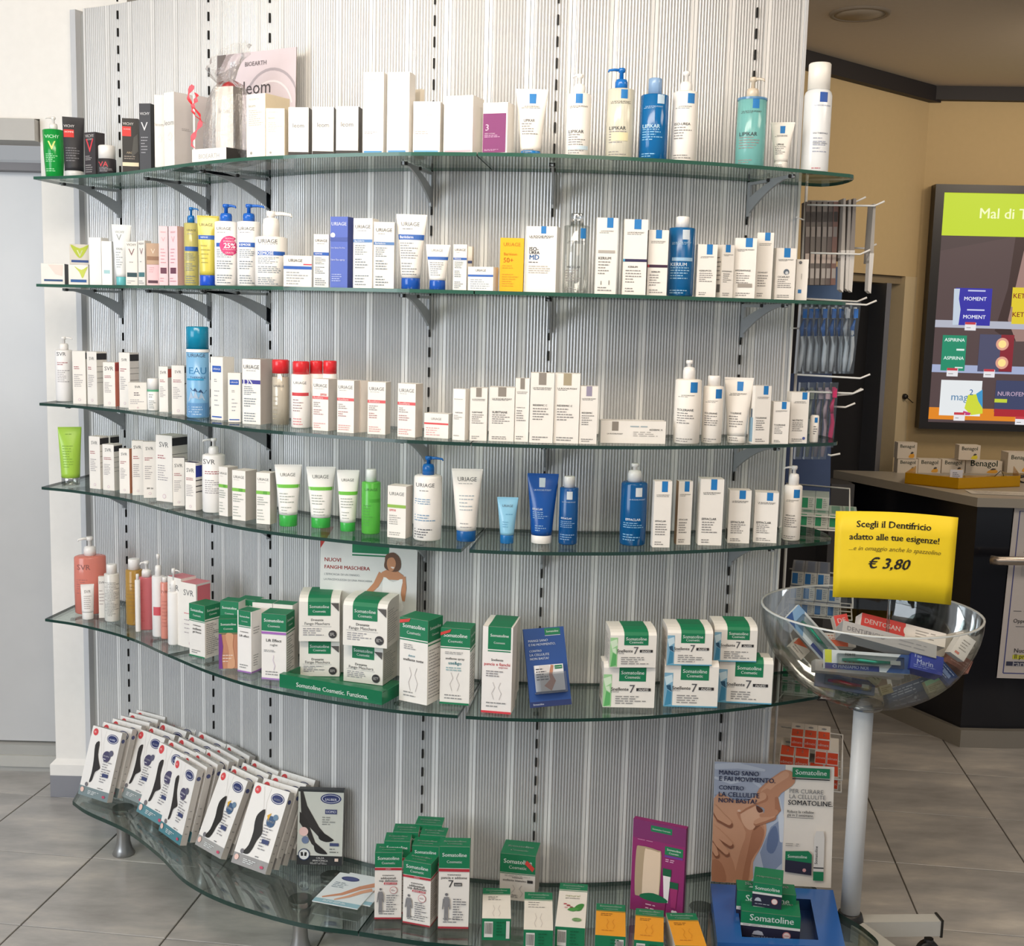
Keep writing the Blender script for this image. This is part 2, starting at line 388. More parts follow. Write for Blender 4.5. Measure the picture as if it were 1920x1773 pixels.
d3 = struct(MB().prism([(ga_.x, ga_.y), (gb_.x, gb_.y), (gb_.x + .03, gb_.y + .03), (ga_.x + .03, ga_.y + .03)], .01, jr[2] - .04, M('6a6c74', 'f', .4)).build('door_2'))
struct(MB().prism(*wallbox(J - d1 * .5, J - d1 * .002, jr[2] - .035, jr[2] - .002, .12, TAN, -.02)[:3], M('8d7d62', 'p', .8)).build('trim_3'))
# ============================================================ DISPLAY
unit = thing('display_wall', 'curved silver ribbed back wall carrying the glass shelves', 'display', (0, 0, 0))
BRT = M('e9e8e6', 'p', .35); PLK = M('d9d9d9', 'm', .36, met=.35); PLK2 = M('c6c5c5', 'm', .30, met=.45); SLOT = M('141210', 'p', .8)
sA = wall_s(STRIPS[0]); stripS = [wall_s(p) for p in STRIPS]
centres = []
s0 = sA - .1
while s0 < WS[-1] + .02: centres.append(s0); s0 += .1
PT = 2.520
def plank(sa, sb, name='plank', z0=.03, z1=PT):
    mb = MB(); prof = []
    L_ = sb - sa; n = 10
    # smooth channel on each side, ten rounded ribs between
    prof += [(.0006, -.006), (.0006, .0006), (.0082, .0014), (.0098, -.003)]
    rib0, rib1 = .0112, L_ - .0112
    for k in range(n):
        for t, h in ((.0, -.0028), (.10, -.0014), (.28, .0012), (.52, .0020), (.76, .0012), (.92, -.0014)): prof.append((rib0 + (rib1 - rib0) * (k + t) / n, h))
    prof += [(rib1, -.0028), (L_ - .0098, -.003), (L_ - .0082, .0014), (L_ - .0006, .0006), (L_ - .0006, -.006)]
    lo = []; hi = []
    for s, h in prof:
        p, d, nn = wall_at(sa + s); q = p + nn * h
        lo.append((q[0], q[1], z0)); hi.append((q[0], q[1], z1))
    m = len(prof); back = []
    for s in (L_ - .0006, .0006):
        p, d, nn = wall_at(sa + s); q = p - nn * .014; back.append((q[0], q[1]))
    vs = lo + hi + [(x, y, z0) for x, y in back] + [(x, y, z1) for x, y in back]
    mb.add(vs, [[i, i + 1, m + i + 1, m + i] for i in range(m - 1)], PLK)
    for i in (1, m - 3): mb.m[i] = mb.mi(BRT)  # smooth seam bands in brighter material, their highlight put into the colour
    o = len(mb.v) - len(vs)
    mb.f.append([o + m + i for i in range(m)] + [o + 2 * m + 2, o + 2 * m + 3]); mb.m.append(mb.mi(PLK2)); mb.sm.append(False)
    return mb.build(name, unit)
slotm = MB().box((-.0018, -.0035, -.012), (.0018, .0008, .012), SLOT).mesh('slot')
edges = [max(0, c - .05) for c in centres if c - .05 < WS[-1] - .01] + [WS[-1]]
for a, b in zip(edges[:-1], edges[1:]):
    if b - a < .03: continue
    pk = plank(a, b)
    for k, s in enumerate(stripS):
        if a <= s < b:
            p, d, nn = wall_at(s); z = CH + .8573 + .05 - .010; i = 0
            off = [0, 1, 2, 3, 3, 2][k]; rz = math.atan2(d[1], d[0]); q = p + nn * .0026
            while z > .25:
                o = bpy.data.objects.new('slot', slotm); COL.objects.link(o); o.parent = pk; o.location = (q[0], q[1], z); o.rotation_euler = (0, 0, rz); z -= .05
for s, nm in ((0, 'end_trim'), (WS[-1], 'end_trim')):
    p, d, nn = wall_at(s); sg = -1 if s == 0 else 1
    a = p + nn * .004; tw = .022 if sg < 0 else .008; b = p + d * sg * tw + nn * .004; c = p + d * sg * tw - nn * .03; e = p - nn * .03
    poly = [tuple(a), tuple(b), tuple(c), tuple(e)]
    if sg < 0: poly = poly[::-1]
    MB().prism(poly, .02, PT, M('cfd0d3', 'p', .4)).build(nm, unit)
# backing board that closes the unit at the rear
bk = MB(); ss = [WS[-1] * i / 24 for i in range(25)]; poly = []
for s in ss: p, d, nn = wall_at(s); poly.append(tuple(p - nn * .016))
for s in ss[::-1]: p, d, nn = wall_at(s); poly.append(tuple(p - nn * .030))
n_ = len(ss)
for i in range(n_ - 1):
    bk.prism([poly[i], poly[i + 1], poly[2 * n_ - 2 - i], poly[2 * n_ - 1 - i]], .02, PT - .01, 'a9a8a4')
bk.build('backing_board', unit)
# glass shelves
GLS = M('f0f7f4', 'c', b0=.035, g=.55, fr=.25)
def glass_edge(h):
    m = M(h, 'g', .12); return m
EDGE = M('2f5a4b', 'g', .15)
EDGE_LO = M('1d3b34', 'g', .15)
def norm_at(poly, i):
    a = poly[max(0, i - 1)]; b = poly[min(len(poly) - 1, i + 1)]; d = (b - a) / np.hypot(*(b - a)); return np.array([d[1], -d[0]])
def nearest(poly, p): return int(np.argmin([np.hypot(*(q - np.array(p))) for q in poly]))
LOWEST = []
def shelf(level, fr, seams, labels):
    zt = LZ[level]; th = .008 if level < 6 else .012; z0 = zt - th
    iS = [nearest(fr, s) for s in seams]; cuts = [0] + iS + [len(fr) - 1]; ws = []
    for i in iS:
        nn = norm_at(fr, i); s = min(((abs(np.dot(wall_at(q)[0] - fr[i], np.array([-nn[1], nn[0]])))), q) for q in np.linspace(0, WS[-1], 200))[1]; ws.append(s)
    wc = [0.03] + ws + [WS[-1] + 0.0]
    for k in range(len(cuts) - 1):
        f = [fr[i].copy() for i in range(cuts[k], cuts[k + 1] + 1)]
        wp = [wall_at(s) for s in np.linspace(wc[k + 1], wc[k], 14)]; back = [p + nn * .006 for p, d, nn in wp]
        gap = .0015
        if k > 0: back[-1] = back[-1] + wp[-1][1] * gap; f[0] = f[0] + (f[1] - f[0]) / np.hypot(*(f[1] - f[0])) * gap
        if k < len(cuts) - 2:
            back[0] = back[0] - wp[0][1] * gap; f[-1] = f[-1] - (f[-1] - f[-2]) / np.hypot(*(f[-1] - f[-2])) * (gap + (.016 if k == 1 and level < 6 and level > 3 else 0))
        if k == len(cuts) - 2:                          # rounded right end
            e = f[-1]; w_ = back[0] + wp[0][1] * .05; dd = (f[-1] - f[-2]) / np.hypot(*(f[-1] - f[-2])); c1_ = e + dd * .045; c2_ = w_ + wp[0][1] * .08
            f += [e * (1 - q) ** 3 + 3 * c1_ * q * (1 - q) ** 2 + 3 * c2_ * q * q * (1 - q) + w_ * q ** 3 for q in [i / 9 for i in range(1, 10)]]
        poly = [tuple(p) for p in f] + [tuple(p) for p in back]
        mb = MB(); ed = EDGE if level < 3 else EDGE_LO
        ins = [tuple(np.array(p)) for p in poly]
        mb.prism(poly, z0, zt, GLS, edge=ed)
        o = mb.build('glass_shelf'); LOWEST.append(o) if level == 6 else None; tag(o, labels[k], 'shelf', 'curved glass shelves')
LN = {1: 'topmost', 2: 'second', 3: 'third', 4: 'fourth', 5: 'fifth', 6: 'lowest, floor-level'}
for lv in LZ:
    nm = LN[lv]
    shelf(lv, FRONT if lv < 6 else FRONT6, [(-.915, 3.142), (-.095, 2.708)] if lv < 6 else [(-.335, 2.705)],
          [f'left end piece of the {nm} glass shelf', f'wide middle piece of the {nm} glass shelf', f'right end piece of the {nm} glass shelf'] if lv < 6 else
          ['left wavy half of the lowest glass shelf on metal feet', 'right half of the lowest glass shelf on metal feet'])
# brackets
def bracket_parts(t):
    lo = []; up = []; L_ = .215; n = 10
    for i in range(n + 1):
        q = i / n; u = L_ * (1 - q); v = -(.006 + .080 * q ** 1.75); lo.append((u, v))
        th = .006 + .034 * q ** 1.3; up.append((min(L_, u + .0), min(-.002, v + th)))
    mb = MB(); g = 'M'; mt = M('a9acb0', 'm', .45, met=.2); T = .0025
    vs = []
    for (a, b), (c, d) in zip(lo, up): vs += [(-T, -a, b), (T, -a, b), (T, -c, d), (-T, -c, d)]
    fs = []
    for i in range(n):
        o = 4 * i
        for k in range(4): fs.append([o + k, o + (k + 1) % 4, o + 4 + (k + 1) % 4, o + 4 + k])
    fs += [[0, 1, 2, 3], [4 * n + 3, 4 * n + 2, 4 * n + 1, 4 * n]]
    mb.add(vs, fs, mt)
    mb.box((-T, -.014, -.086), (T, -.001, -.002), mt); mb.box((-T, -L_, -.010), (T, -.01, -.003), mt)
    mb.box((-.0018, -.003, -.092), (.0018, .004, -.080), mt)
    a = mb.mesh('arm')
    k = MB().tube([(-.007, 0, 0), (.007, 0, 0)], .0045, M('1d1c1c', 'g', .4), 10).mesh('rubber_stud')
    return a, k
BA, BK = bracket_parts(None)
ordn = ['first', 'second', 'third', 'fourth', 'fifth', 'sixth']
for lv in (1, 2, 3, 4, 5):
    for k, s in enumerate(stripS):
        p, d, nn = wall_at(s); q = p + nn * .003
        t = thing('shelf_bracket', f'grey curved shelf bracket under the {LN[lv]} glass shelf, {ordn[k]} from the left', 'bracket', (q[0], q[1], LZ[lv] - .008), math.atan2(d[1], d[0]), 'grey shelf brackets')
        o = bpy.data.objects.new('arm', BA); COL.objects.link(o); o.parent = t
        for y in (-.205, -.105):
            o = bpy.data.objects.new('rubber_stud', BK); COL.objects.link(o); o.parent = t; o.location = (0, y, -.0062)
# feet of the lowest shelf
FT = M('a9a9a8', 'm', .33, met=.85)
fm = MB().lathe([(.031, 0), (.033, .004), (.026, .018), (.020, .04), (.0185, .065), (.022, .095), (.029, .125), (.030, .134)], FT, 24).mesh('foot')
fc = MB().lathe([(.031, .134), (.031, .147)], M('6d706f', 'm', .35, met=.6), 24).mesh('mounting_plate')
for (x, y) in [(232, 1600), (383, 1658), (563, 1785), (622, 1738), (292, 1560), (805, 1772), (1310, 1800)]:
    p = onz(x, y, 0)
    t = bpy.data.objects.new('foot', fm); COL.objects.link(t); t.parent = LOWEST[0 if x < 700 else 1]; t.location = (p.x, p.y, 0)
    o = bpy.data.objects.new('mounting_plate', fc); COL.objects.link(o); o.parent = t
# ============================================================ PRODUCTS
CARD = 'f0ebe4'
def box_body(mb, W_, D, H, body, cols=None):
    c = .0007; cols = cols or {}
    mb.box((-W_ / 2, -D / 2, 0), (W_ / 2, D / 2, H), body, cols)
    # tuck-flap line on the lid
    mb.box((-W_ / 2 + .002, -D / 2 + .001, H), (W_ / 2 - .002, -D / 2 + .0016, H + .0003), '8a8682')
def rbody(prof, seg, ex, ey, mat, mb): mb.lathe(prof, mat, seg, ex, ey)
LAST = None
BOXH = {}
class P: pass
def locate(L, x0, x1, yb, setback, on, rad=None):
    xc = (x0 + x1) / 2
    if on is not None: z = on.z + on.H + .0006
    else: z = LZ[L] + .0004
    d = ray(xc, yb); fr = FRONT if L < 6 else FRONT6
    dx, dy = d[0], d[1]; l = math.hypot(dx, dy); dx /= l; dy /= l
    rf = rcurve(fr, dx, dy)
    if L <= 2 or setback is not None: r = rf + (setback if setback is not None else .05)
    else:
        p = onz(xc, yb, z); r = math.hypot(p.x, p.y)
    if on is not None and L <= 2: r = on.r + (setback or 0)
    return dx, dy, r, z, rf
def put(L, kind, x0, x1, yt, yb, label, body=CARD, pr=(), side=0, asp=.75, sb=None, on=None, lean=None, cat=None, group=None, rel=None, cols=None, sp=None, tp=None, name=None, dmax=.2, yaw=None, zadd=0, **k):
    """product from its outline in the photograph: x0..x1 front, yt top, yb bottom; stands on shelf L (or on another product)"""
    dx, dy, r, z, rf = locate(L, x0, x1, yb, sb, on); z += zadd
    lo = rf + .008
    if on is None: r = max(r, lo)
    p = Vector((dx * r, dy * r, z)); dep = depth(p)
    w_ = (x1 - x0) * dep / FPX
    rw = rcurve(WALL, dx, dy)
    phi0 = math.atan2(-dx, dy)
    o = P(); o.z = z
    if kind == 'box':
        s_ = abs(side); sg = 1 if side > 0 else -1
        a = math.atan(s_ / ((x1 - x0) * asp)) if rel is None else rel
        if yaw is not None: phi = yaw
        else: phi = phi0 - sg * a if s_ or rel is not None else phi0
        W_ = w_ / max(.35, math.cos(abs(phi - phi0))); D = min(asp * W_, dmax)
        D = max(.012, min(D, (rw - r) * 1.0 - .012 if L else D)) if on is None or True else D
        if D < .012: D = .012
        H = onr((x0 + x1) / 2, yt, r).z - z
        nrm = np.array([math.sin(phi), -math.cos(phi)]); c = np.array([p.x, p.y]) - nrm * D / 2
        t = thing(name or 'carton', label, cat or 'box', (c[0], c[1], z), phi, group)
        mb = MB(); box_body(mb, W_, D, H, body, cols); mb.build('carton_body', t)
        print_items(pr, W_, H, lambda x, y, e: (x, -D / 2 - e, y), t, random.Random(int(x0)))
        if sp: print_items(sp, D, H, (lambda x, y, e: (W_ / 2 + e, x, y)) if side > 0 else (lambda x, y, e: (-W_ / 2 - e, -x, y)), t, random.Random(int(x0) + 1))
        if tp: print_items(tp, W_, D, lambda x, y, e: (x, -D / 2 + y, H + e + .0003), t, random.Random(int(x0) + 2))
        o.H = H; o.r = r; o.D = D; o.W = W_; o.phi = phi; o.t = t; return o
    R = w_ / 2; ey = k.get('ey', 1.0); c = Vector((dx, dy, 0)) * (r + R * ey); H = onr((x0 + x1) / 2, yt, r + R * ey * .6).z - z
    phi = phi0 + k.get('turn', 0)
    t = thing(name or dict(pump='pump_bottle', bottle='bottle', tube='cream_tube', can='spray_can', jar='jar', stick='stick', roll='roll_on')[kind], label, cat or dict(tube='tube', can='spray can', roll='deodorant', stick='lip balm').get(kind, 'bottle'), (c.x, c.y, z), phi, group)
    cap = k.get('cap', 'f2efec'); hb = k.get('hb', .75) * H        # hb: body top as a fraction of the full height
    B = M(body) if isinstance(body, str) else body
    if isinstance(cap, str): cap = M(cap, 'g', .3)
    e_ = ey
    if kind in ('pump', 'bottle', 'can', 'roll', 'stick'):
        rb = k.get('rb', 1.0) * R                                      # foot radius (tapered bottles)
        sh = k.get('sh', .10) * R * 2
        if kind == 'can': prof = [(R * .93, 0), (R * .97, .003), (R * .97, hb - sh), (R * .90, hb - sh * .45), (R * .70, hb)]
        else: prof = [(rb * .90, 0), (rb * .98, .003), (rb + (R - rb) * .5, hb * .45), (R * .98, hb - sh), (R * .94, hb - sh * .5), (R * .80, hb - sh * .15), (R * k.get('neck', .45), hb)]
        MB().lathe(prof, B, 28, 1, e_).build('bottle_body' if kind != 'can' else 'can_body', t)
        if k.get('liquid'):
            MB().lathe([(q * .93, max(.004, zz * k.get('fill', .93))) for q, zz in prof[:-1]], M(k['liquid'], 't', a=.3), 24, 1, e_).build('liquid', t)
        def mapf(x, y, e):
            yy = max(.001, min(hb, y)); rr_ = prof[0][0]
            for (ra, za), (rc, zc) in zip(prof[:-1], prof[1:]):
                if za <= yy <= zc: rr_ = ra + (rc - ra) * (yy - za) / max(1e-6, zc - za); break
            q = min(.985, abs(x) / rr_); return (max(-rr_ * .985, min(rr_ * .985, x)), -rr_ * e_ * math.sqrt(1 - q * q) - e, y)
        print_items(pr, 2 * R, hb, mapf, t, random.Random(int(x0)))
        ring = k.get('ring')
        if ring: MB().lathe([(R * 1.0 + .0004, hb * ring[0]), (R * 1.0 + .0004, hb * ring[1])], ring[2], 28, 1, e_, cap=False).build('colour_ring', t)
        if kind == 'pump':
            nk = k.get('collar', .40) * R; hc = (H - hb); s = k.get('dir', -1); ch_ = hc * k.get('ch', .45)
            MB().lathe([(nk, hb - .001), (nk, hb + ch_ * .7), (nk * .86, hb + ch_), (nk * .45, hb + ch_ * 1.08)], cap, 18).build('collar', t)
            mb = MB().lathe([(nk * .32, hb + ch_), (nk * .32, H - hc * .22), (nk * .52, H - hc * .20), (nk * .60, H - hc * .08), (nk * .5, H)], cap, 14)
            ln = k.get('noz', 1.15) * nk * 1.6
            if s:
                mb.tube([(0, 0, H - hc * .10), (s * ln * .55, -abs(ln) * .15, H - hc * .09), (s * ln * .95, -abs(ln) * .25, H - hc * .13), (s * ln, -abs(ln) * .27, H - hc * .22)], .003, cap, 8, [nk * .26, nk * .22, nk * .17, nk * .14])
            mb.build('pump_head', t)
        elif kind in ('bottle', 'roll', 'stick', 'can'):
            cr = k.get('cr', .55) * R
            MB().lathe([(cr, hb - .001), (cr * 1.0, H - .003), (cr * .93, H - .0006), (cr * .8, H)], cap, 22).build('cap', t)
    elif kind == 'tube':
        hc = k.get('hc', .14) * H; rc = k.get('rc', .62) * R; dk = .62 * rc * (1 / .62); n = 12; seg = 28
        # R is half of the crimp width; the body morphs from an ellipse above the cap to the flat seal
        mb = MB(); o_ = []
        for j in range(n + 1):
            q = j / n; wdt = rc * 1.03 + (R - rc * 1.03) * (q ** 1.15); dpt = rc * .96 * (1 - q ** 1.7) + .0009
            zz = hc + (H - hc) * q * .965
            o_.append((wdt, dpt, zz))
        o_.append((R, .0008, H))
        vs = []
        for wdt, dpt, zz in o_:
            for i in range(seg): a = 2 * PI * i / seg; vs.append((wdt * math.cos(a), dpt * math.sin(a), zz))
        fs = []
        for j in range(len(o_) - 1):
            for i in range(seg): i2 = (i + 1) % seg; fs.append([j * seg + i, j * seg + i2, (j + 1) * seg + i2, (j + 1) * seg + i])
        fs.append(list(range(seg))[::-1]); fs.append([(len(o_) - 1) * seg + i for i in range(seg)])
        mb.add(vs, fs, B, True); mb.build('tube_body', t)
        MB().box((-R * .995, -.0012, H - .004), (R * .995, .0012, H + .0002), B).build('crimp', t)
        MB().lathe([(rc * .96, 0), (rc, .001), (rc, hc - .002), (rc * .97, hc)], cap, 26).build('cap', t)
        def mapf(x, y, e):
            yy = min(max(y, hc), H); 
            for (wa, da, za), (wb, db, zb) in zip(o_[:-1], o_[1:]):
                if za <= yy <= zb: f = (yy - za) / max(1e-6, zb - za); wd = wa + (wb - wa) * f; dp = da + (db - da) * f; break
            else: wd, dp = o_[-1][:2]
            xx = max(-wd * .985, min(wd * .985, x * wd / R)); return (xx, -dp * math.sqrt(max(0, 1 - (xx / wd) ** 2)) - e - .0002, y)
        print_items(pr, 2 * R, H, mapf, t, random.Random(int(x0)))
    elif kind == 'jar':
        MB().lathe([(R * .9, 0), (R, .004), (R, hb)], B, 26).build('jar_body', t); MB().lathe([(R * 1.02, hb), (R * 1.02, H - .002), (R * .97, H)], cap, 26).build('lid', t)
    o.H = H; o.r = r; o.t = t; o.D = 2 * R; return o
# ---- recurring label layouts
BLU = '1b78bd'
def LRP(nm, v=.45, col='33383f', sq=BLU, sv=(.88, 1.0), su=(-.13, .15), tw=.78, lines='8d8a88', tc='4a4a4c', nw=.6, extra=(), brand='LA ROCHE-POSAY'):
    a = [('b', sv[0], sv[1], sq, su[0], su[1]), ('t', brand, sv[0] - .045, tw, tc), ('l', sv[0] - .075, sv[0] - .06, 1, tc, -.36, .36)]
    if nm: a += [('t', nm, v, nw, col, -.08), ('l', v - .22, v - .03, 5, lines, -.38, .32), ('l', .03, .10, 2, lines, -.38, .3)]
    return a + list(extra)
def URI(nm='', band=None, bv=(.60, .66), col='4f5256', tw=.72, v=.88, lines='7f8a92', bcol=None, nmw=.5, extra=(), u=0, brand='URIAGE'):
    a = [('t', brand, v, tw, col, u, .004), ('l', v - .07, v - .045, 1, '9a9a9a', -.28 + u, .3 + u)]
    if band: a += [('b', bv[0], bv[1], band)]
    if nm: a += [('t', nm, (bv[0] + bv[1]) / 2, nmw, bcol or 'ffffff', -.18)]
    t = bv[0] if band else .6
    return a + [('l', t * .72, t - .03, 5, lines, -.4, .3), ('l', t * .42, t * .66, 4, lines, -.4, .3), ('l', .03, t * .30, 4, lines, -.4, .36)] + list(extra)
def SVR(v=.87, nm=None, col='55565a', tw=.5, nc='a4505a', u=0, lines='aaa5a8', c=1, tx='SVR'):
    a = [('t', tx, v, tw, col, u, .0)]
    a += [('l', v - .22, v - .15, 2, nc, -.38, .3), ('l', v - .55, v - .30, 7, lines, -.38, .3)]
    if c: a += [('e', .08, 0, .11, .11, 'd9c3c6'), ('e', .08, 0, .08, .08, 'ece4e3')]
    return a
GRN = '0f7a50'
def SOM(nm=(), gv=.78, strip=None, tc='ffffff', tw=.80, fv=None, fig=None, extra=(), bot=None, gu=(-.5, .5), tn='3b3b3d', lv=(.06, .14)):
    a = [('b', gv, 1.0, GRN, gu[0], gu[1]), ('t', 'Somatoline', gv + (1 - gv) * .62, tw * (gu[1] - gu[0]), tc, (gu[0] + gu[1]) / 2), ('t', 'Cosmetic', gv + (1 - gv) * .30, tw * .62 * (gu[1] - gu[0]), tc, (gu[0] + gu[1]) / 2, .004)]
    a += [('b', gv - .025, gv - .012, strip or GRN, gu[0], gu[1])]
    v = gv - .10
    for s in nm:
        a.append(('t', s[0], s[3] if len(s) > 3 else v, s[1], s[2] if len(s) > 2 else tn, s[4] if len(s) > 4 else 0, s[5] if len(s) > 5 else .01)); v -= .065
    if fig:
        f0, f1 = fig
        for sg in (-1, 1): a.append(('s', [(sg * .13, f1), (sg * .06, f1 - (f1 - f0) * .3), (sg * .16, f0 + (f1 - f0) * .35), (sg * .09, f0)], .014, 'b5aeb0'))
    a.append(('l', lv[0], lv[1], 2, '8a8a8a', -.34, .34))
    if bot: a.append(('b', 0, .025, bot))
    return a + list(extra)
SIDE = [('b', .85, .97, '2c2a2e'), ('b', .72, .725, '3a383c'), ('b', .62, .625, '3a383c'), ('b', .5, .505, '3a383c'), ('b', .42, .425, '3a383c')]
# ------------------------------------------------------------ top shelf
G6 = 'bdbab6'
put(1, 'pump', 82, 123, 218, 331, 'bright green pump bottle at the left end of the top shelf', M('1fae4c', 't', a=.3), [('t', 'VICHY', .84, .62, 'c9f5cf', -.08), ('t', 'V', .66, .34, 'e6f58a', -.1), ('l', .32, .5, 5, 'a8e8b4', -.36, .2), ('l', .12, .2, 2, 'a8e8b4', -.36, .2)], rb=.78, hb=.79, cap='f4f2ef', dir=-1, collar=.36, sh=.05, sb=.05)
put(1, 'tube', 120, 159, 219, 329, 'black cream tube with a red patch beside the green pump bottle', '2b2a2e', [('t', 'VICHY', .85, .5, 'd8d4d4', -.2), ('b', .66, .79, 'd8332e', -.46, .02), ('t', 'HOMME', .75, .42, 'f3dcd8', -.2), ('l', .25, .5, 6, '7d7b80', -.4, .3)], rc=.86, hc=.11, cap='dcdcda', sb=.05)
put(1, 'box', 160, 179, 248, 327, 'small black carton with a red V printed on it, top shelf', '3a3538', [('t', 'VICHY', .92, .8, 'e6e2e0'), ('t', 'HOMME', .84, .6, 'cfcac8'), ('t', 'V', .7, .72, 'e0414c', 0, .0), ('l', .36, .48, 3, 'b8b4b4'), ('l', .08, .28, 4, 'a09c9c')], side=17, sb=.06)
put(1, 'roll', 184, 218, 272, 328, 'black roll-on deodorant with a white dome cap', '2b282c', [('t', 'VA', .62, .5, 'd0414c', -.2), ('l', .15, .45, 4, 'a5a1a6')], hb=.55, sh=.05, cap='f1eeea', cr=.9, neck=.9, sb=.03)
put(1, 'box', 231, 260, 222, 324, 'black carton with a red patch and a gold band near its foot', '24211f', [('t', 'VICHY', .9, .66, 'e8e4e0', -.12), ('b', .67, .85, 'd8332e', -.5, .05), ('t', 'HOMME', .8, .42, 'f2dcd8', -.2), ('t', 'ARGO', .37, .5, 'c9b89a'), ('l', .24, .32, 2, '9b9085'), ('b', .12, .19, 'e9dcbb'), ('p', [(.05, .28), (.2, .65), (.45, .72), (.48, .4)], '4a4945')], side=3, sb=.05)
put(1, 'box', 263, 283, 194, 319, 'tall narrow black carton with a silver V, top shelf', '3b3b3f', [('t', 'VICHY', .85, .86, 'e2e2e4'), ('t', 'V', .66, .6, 'd5d5d8', -.05, .0), ('l', .25, .52, 6, '9c9ca2', -.36, .36)], side=8, sb=.05)
for a, b, s, tx, lb in ((291, 308, 0, 178, 'left one of two tall narrow white cartons, beside the silver V carton'), (309, 327, 34, 173, 'right one of two tall white cartons, its grey side panel showing')):
    put(1, 'box', a, b, tx, 310, lb, CARD, [('t', 'leom', .6, .9, '8f8d8c', 0, .0), ('s', [(-.1, .42), (.12, .47), (.3, .42), (.15, .36), (-.05, .38)], .03, 'cfcac6'), ('b', 0, .02, '2b2826')], side=s, asp=1.5, sb=.05, cols=dict(right='cfcac8'), sp=[('b', 0, .03, '2b2826'), ('l', .5, .54, 2, 'a39e9c', -.1, .4)], group='tall white cartons on the top shelf')
c_ = put(1, 'box', 363, 366, 178, 306, 'white carton behind the red ribbon, its grey side showing', CARD, [], side=32, asp=9, sb=.10, cols=dict(right='c9c3c3'))
# gift set: low box, tall box on it, cellophane, ribbon
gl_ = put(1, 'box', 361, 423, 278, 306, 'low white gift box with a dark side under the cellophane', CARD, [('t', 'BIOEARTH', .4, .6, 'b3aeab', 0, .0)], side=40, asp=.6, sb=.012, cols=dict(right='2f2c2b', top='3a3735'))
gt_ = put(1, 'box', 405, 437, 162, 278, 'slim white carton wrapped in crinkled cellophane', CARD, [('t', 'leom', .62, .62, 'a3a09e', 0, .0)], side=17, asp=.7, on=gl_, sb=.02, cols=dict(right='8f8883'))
def cello():
    t = thing('gift_wrap', 'crinkled clear cellophane wrap tied around a white gift carton', 'wrapping', (gt_.t.location.x, gt_.t.location.y, gl_.z), gt_.phi)
    mb = MB(); rn = random.Random(5); seg = 22; prof = [(.050, .001), (.056, .03), (.054, .07), (.050, .12), (.045, .16), (.032, .185), (.013, .20), (.026, .225), (.045, .25), (.040, .262)]
    vs = []
    for j, (r, z) in enumerate(prof):
        for i in range(seg):
            a = 2 * PI * i / seg; rr_ = r * (1 + (.14 if i % 2 else -.10) * (.5 + .5 * rn.random())) * (1.12 if j > 6 else 1)
            vs.append((rr_ * math.cos(a) * 1.15, rr_ * math.sin(a) * .8, z + rn.uniform(-.005, .005) + (.03 * math.cos(a) if j > 6 else 0)))
    fs = [[j * seg + i, j * seg + (i + 1) % seg, (j + 1) * seg + (i + 1) % seg, (j + 1) * seg + i] for j in range(len(prof) - 1) for i in range(seg)]
    mb.add(vs, fs, M('f6f4f2', 'k', b0=.10, g=.5)); mb.build('film', t)
    # curly red ribbon
    def rib(pts, wd):
        m2 = MB(); vs = []
        for i, (x, y, z) in enumerate(pts):
            q = wd * (.6 + .4 * math.sin(i * 1.3)); vs += [(x - q, y, z + q * .5), (x + q, y + q * .4, z - q * .5)]
        m2.add(vs, [[2 * i, 2 * i + 1, 2 * i + 3, 2 * i + 2] for i in range(len(pts) - 1)], M('c3202c', 'g', .3), True); m2.build('ribbon', t)
    n = 26
    rib([(-.062 - .016 * math.sin(i / n * 2 * PI * 1.4) - .012 * (1 - i / n), -.045, .185 - i / n * .155) for i in range(n)], .0065)
    rib([(-.075 + .014 * math.sin(i / n * 2 * PI * .9 + 1.4) + .03 * i / n, -.050, .165 - i / n * .075) for i in range(n)], .006)
    m3 = MB(); m3.lathe([(.004, .176), (.014, .180), (.017, .186), (.013, .192), (.004, .197)], M('c3202c', 'g', .3), 10); m3.build('knot', t)
    return t
cello()
# leaning show card behind
def card(name, label, corners, z_off, spec, th=.003, body='d9cfd2', back='8d857c', cat='poster', grid=(2, 2)):
    """stiff flat card through 4 world points TL,TR,BR,BL (only TL,TR,BL used for the frame)"""
    TL, TR, BR, BL = [Vector(c) for c in corners]
    o = BL; ux = (BR - BL); W_ = ux.length; ux = ux.normalized(); uy = TL - BL; uy = uy - ux * uy.dot(ux); H = uy.length; uy = uy.normalized(); n = ux.cross(uy)
    t = thing(name, label, cat, (0, 0, 0)); t.matrix_world = Matrix(((ux.x, uy.x, n.x, o.x + ux.x * W_ / 2), (ux.y, uy.y, n.y, o.y + ux.y * W_ / 2), (ux.z, uy.z, n.z, o.z + ux.z * W_ / 2), (0, 0, 0, 1)))
    mb = MB(); mb.box((-W_ / 2, 0, -th), (W_ / 2, H, 0), back, dict(top=body)); mb.build('card_board', t)
    print_items(spec, W_, H, lambda x, y, e: (x, y, e), t, random.Random(1))
    return t, W_, H
r_ = c_.r + .07
swirl = lambda a0, a1, rx, ry, cx, cy, w, c: ('s', [(cx + rx * math.cos(a0 + (a1 - a0) * i / 14), cy + ry * math.sin(a0 + (a1 - a0) * i / 14)) for i in range(15)], w, c)
z1 = LZ[1] + .001
bl_ = onr(405, 300, 3.35); br_ = onr(552, 288, 3.17)
bl_.z = br_.z = z1
tl_ = onr(404, 105, 3.36); tr_ = onr(551, 86, 3.18)
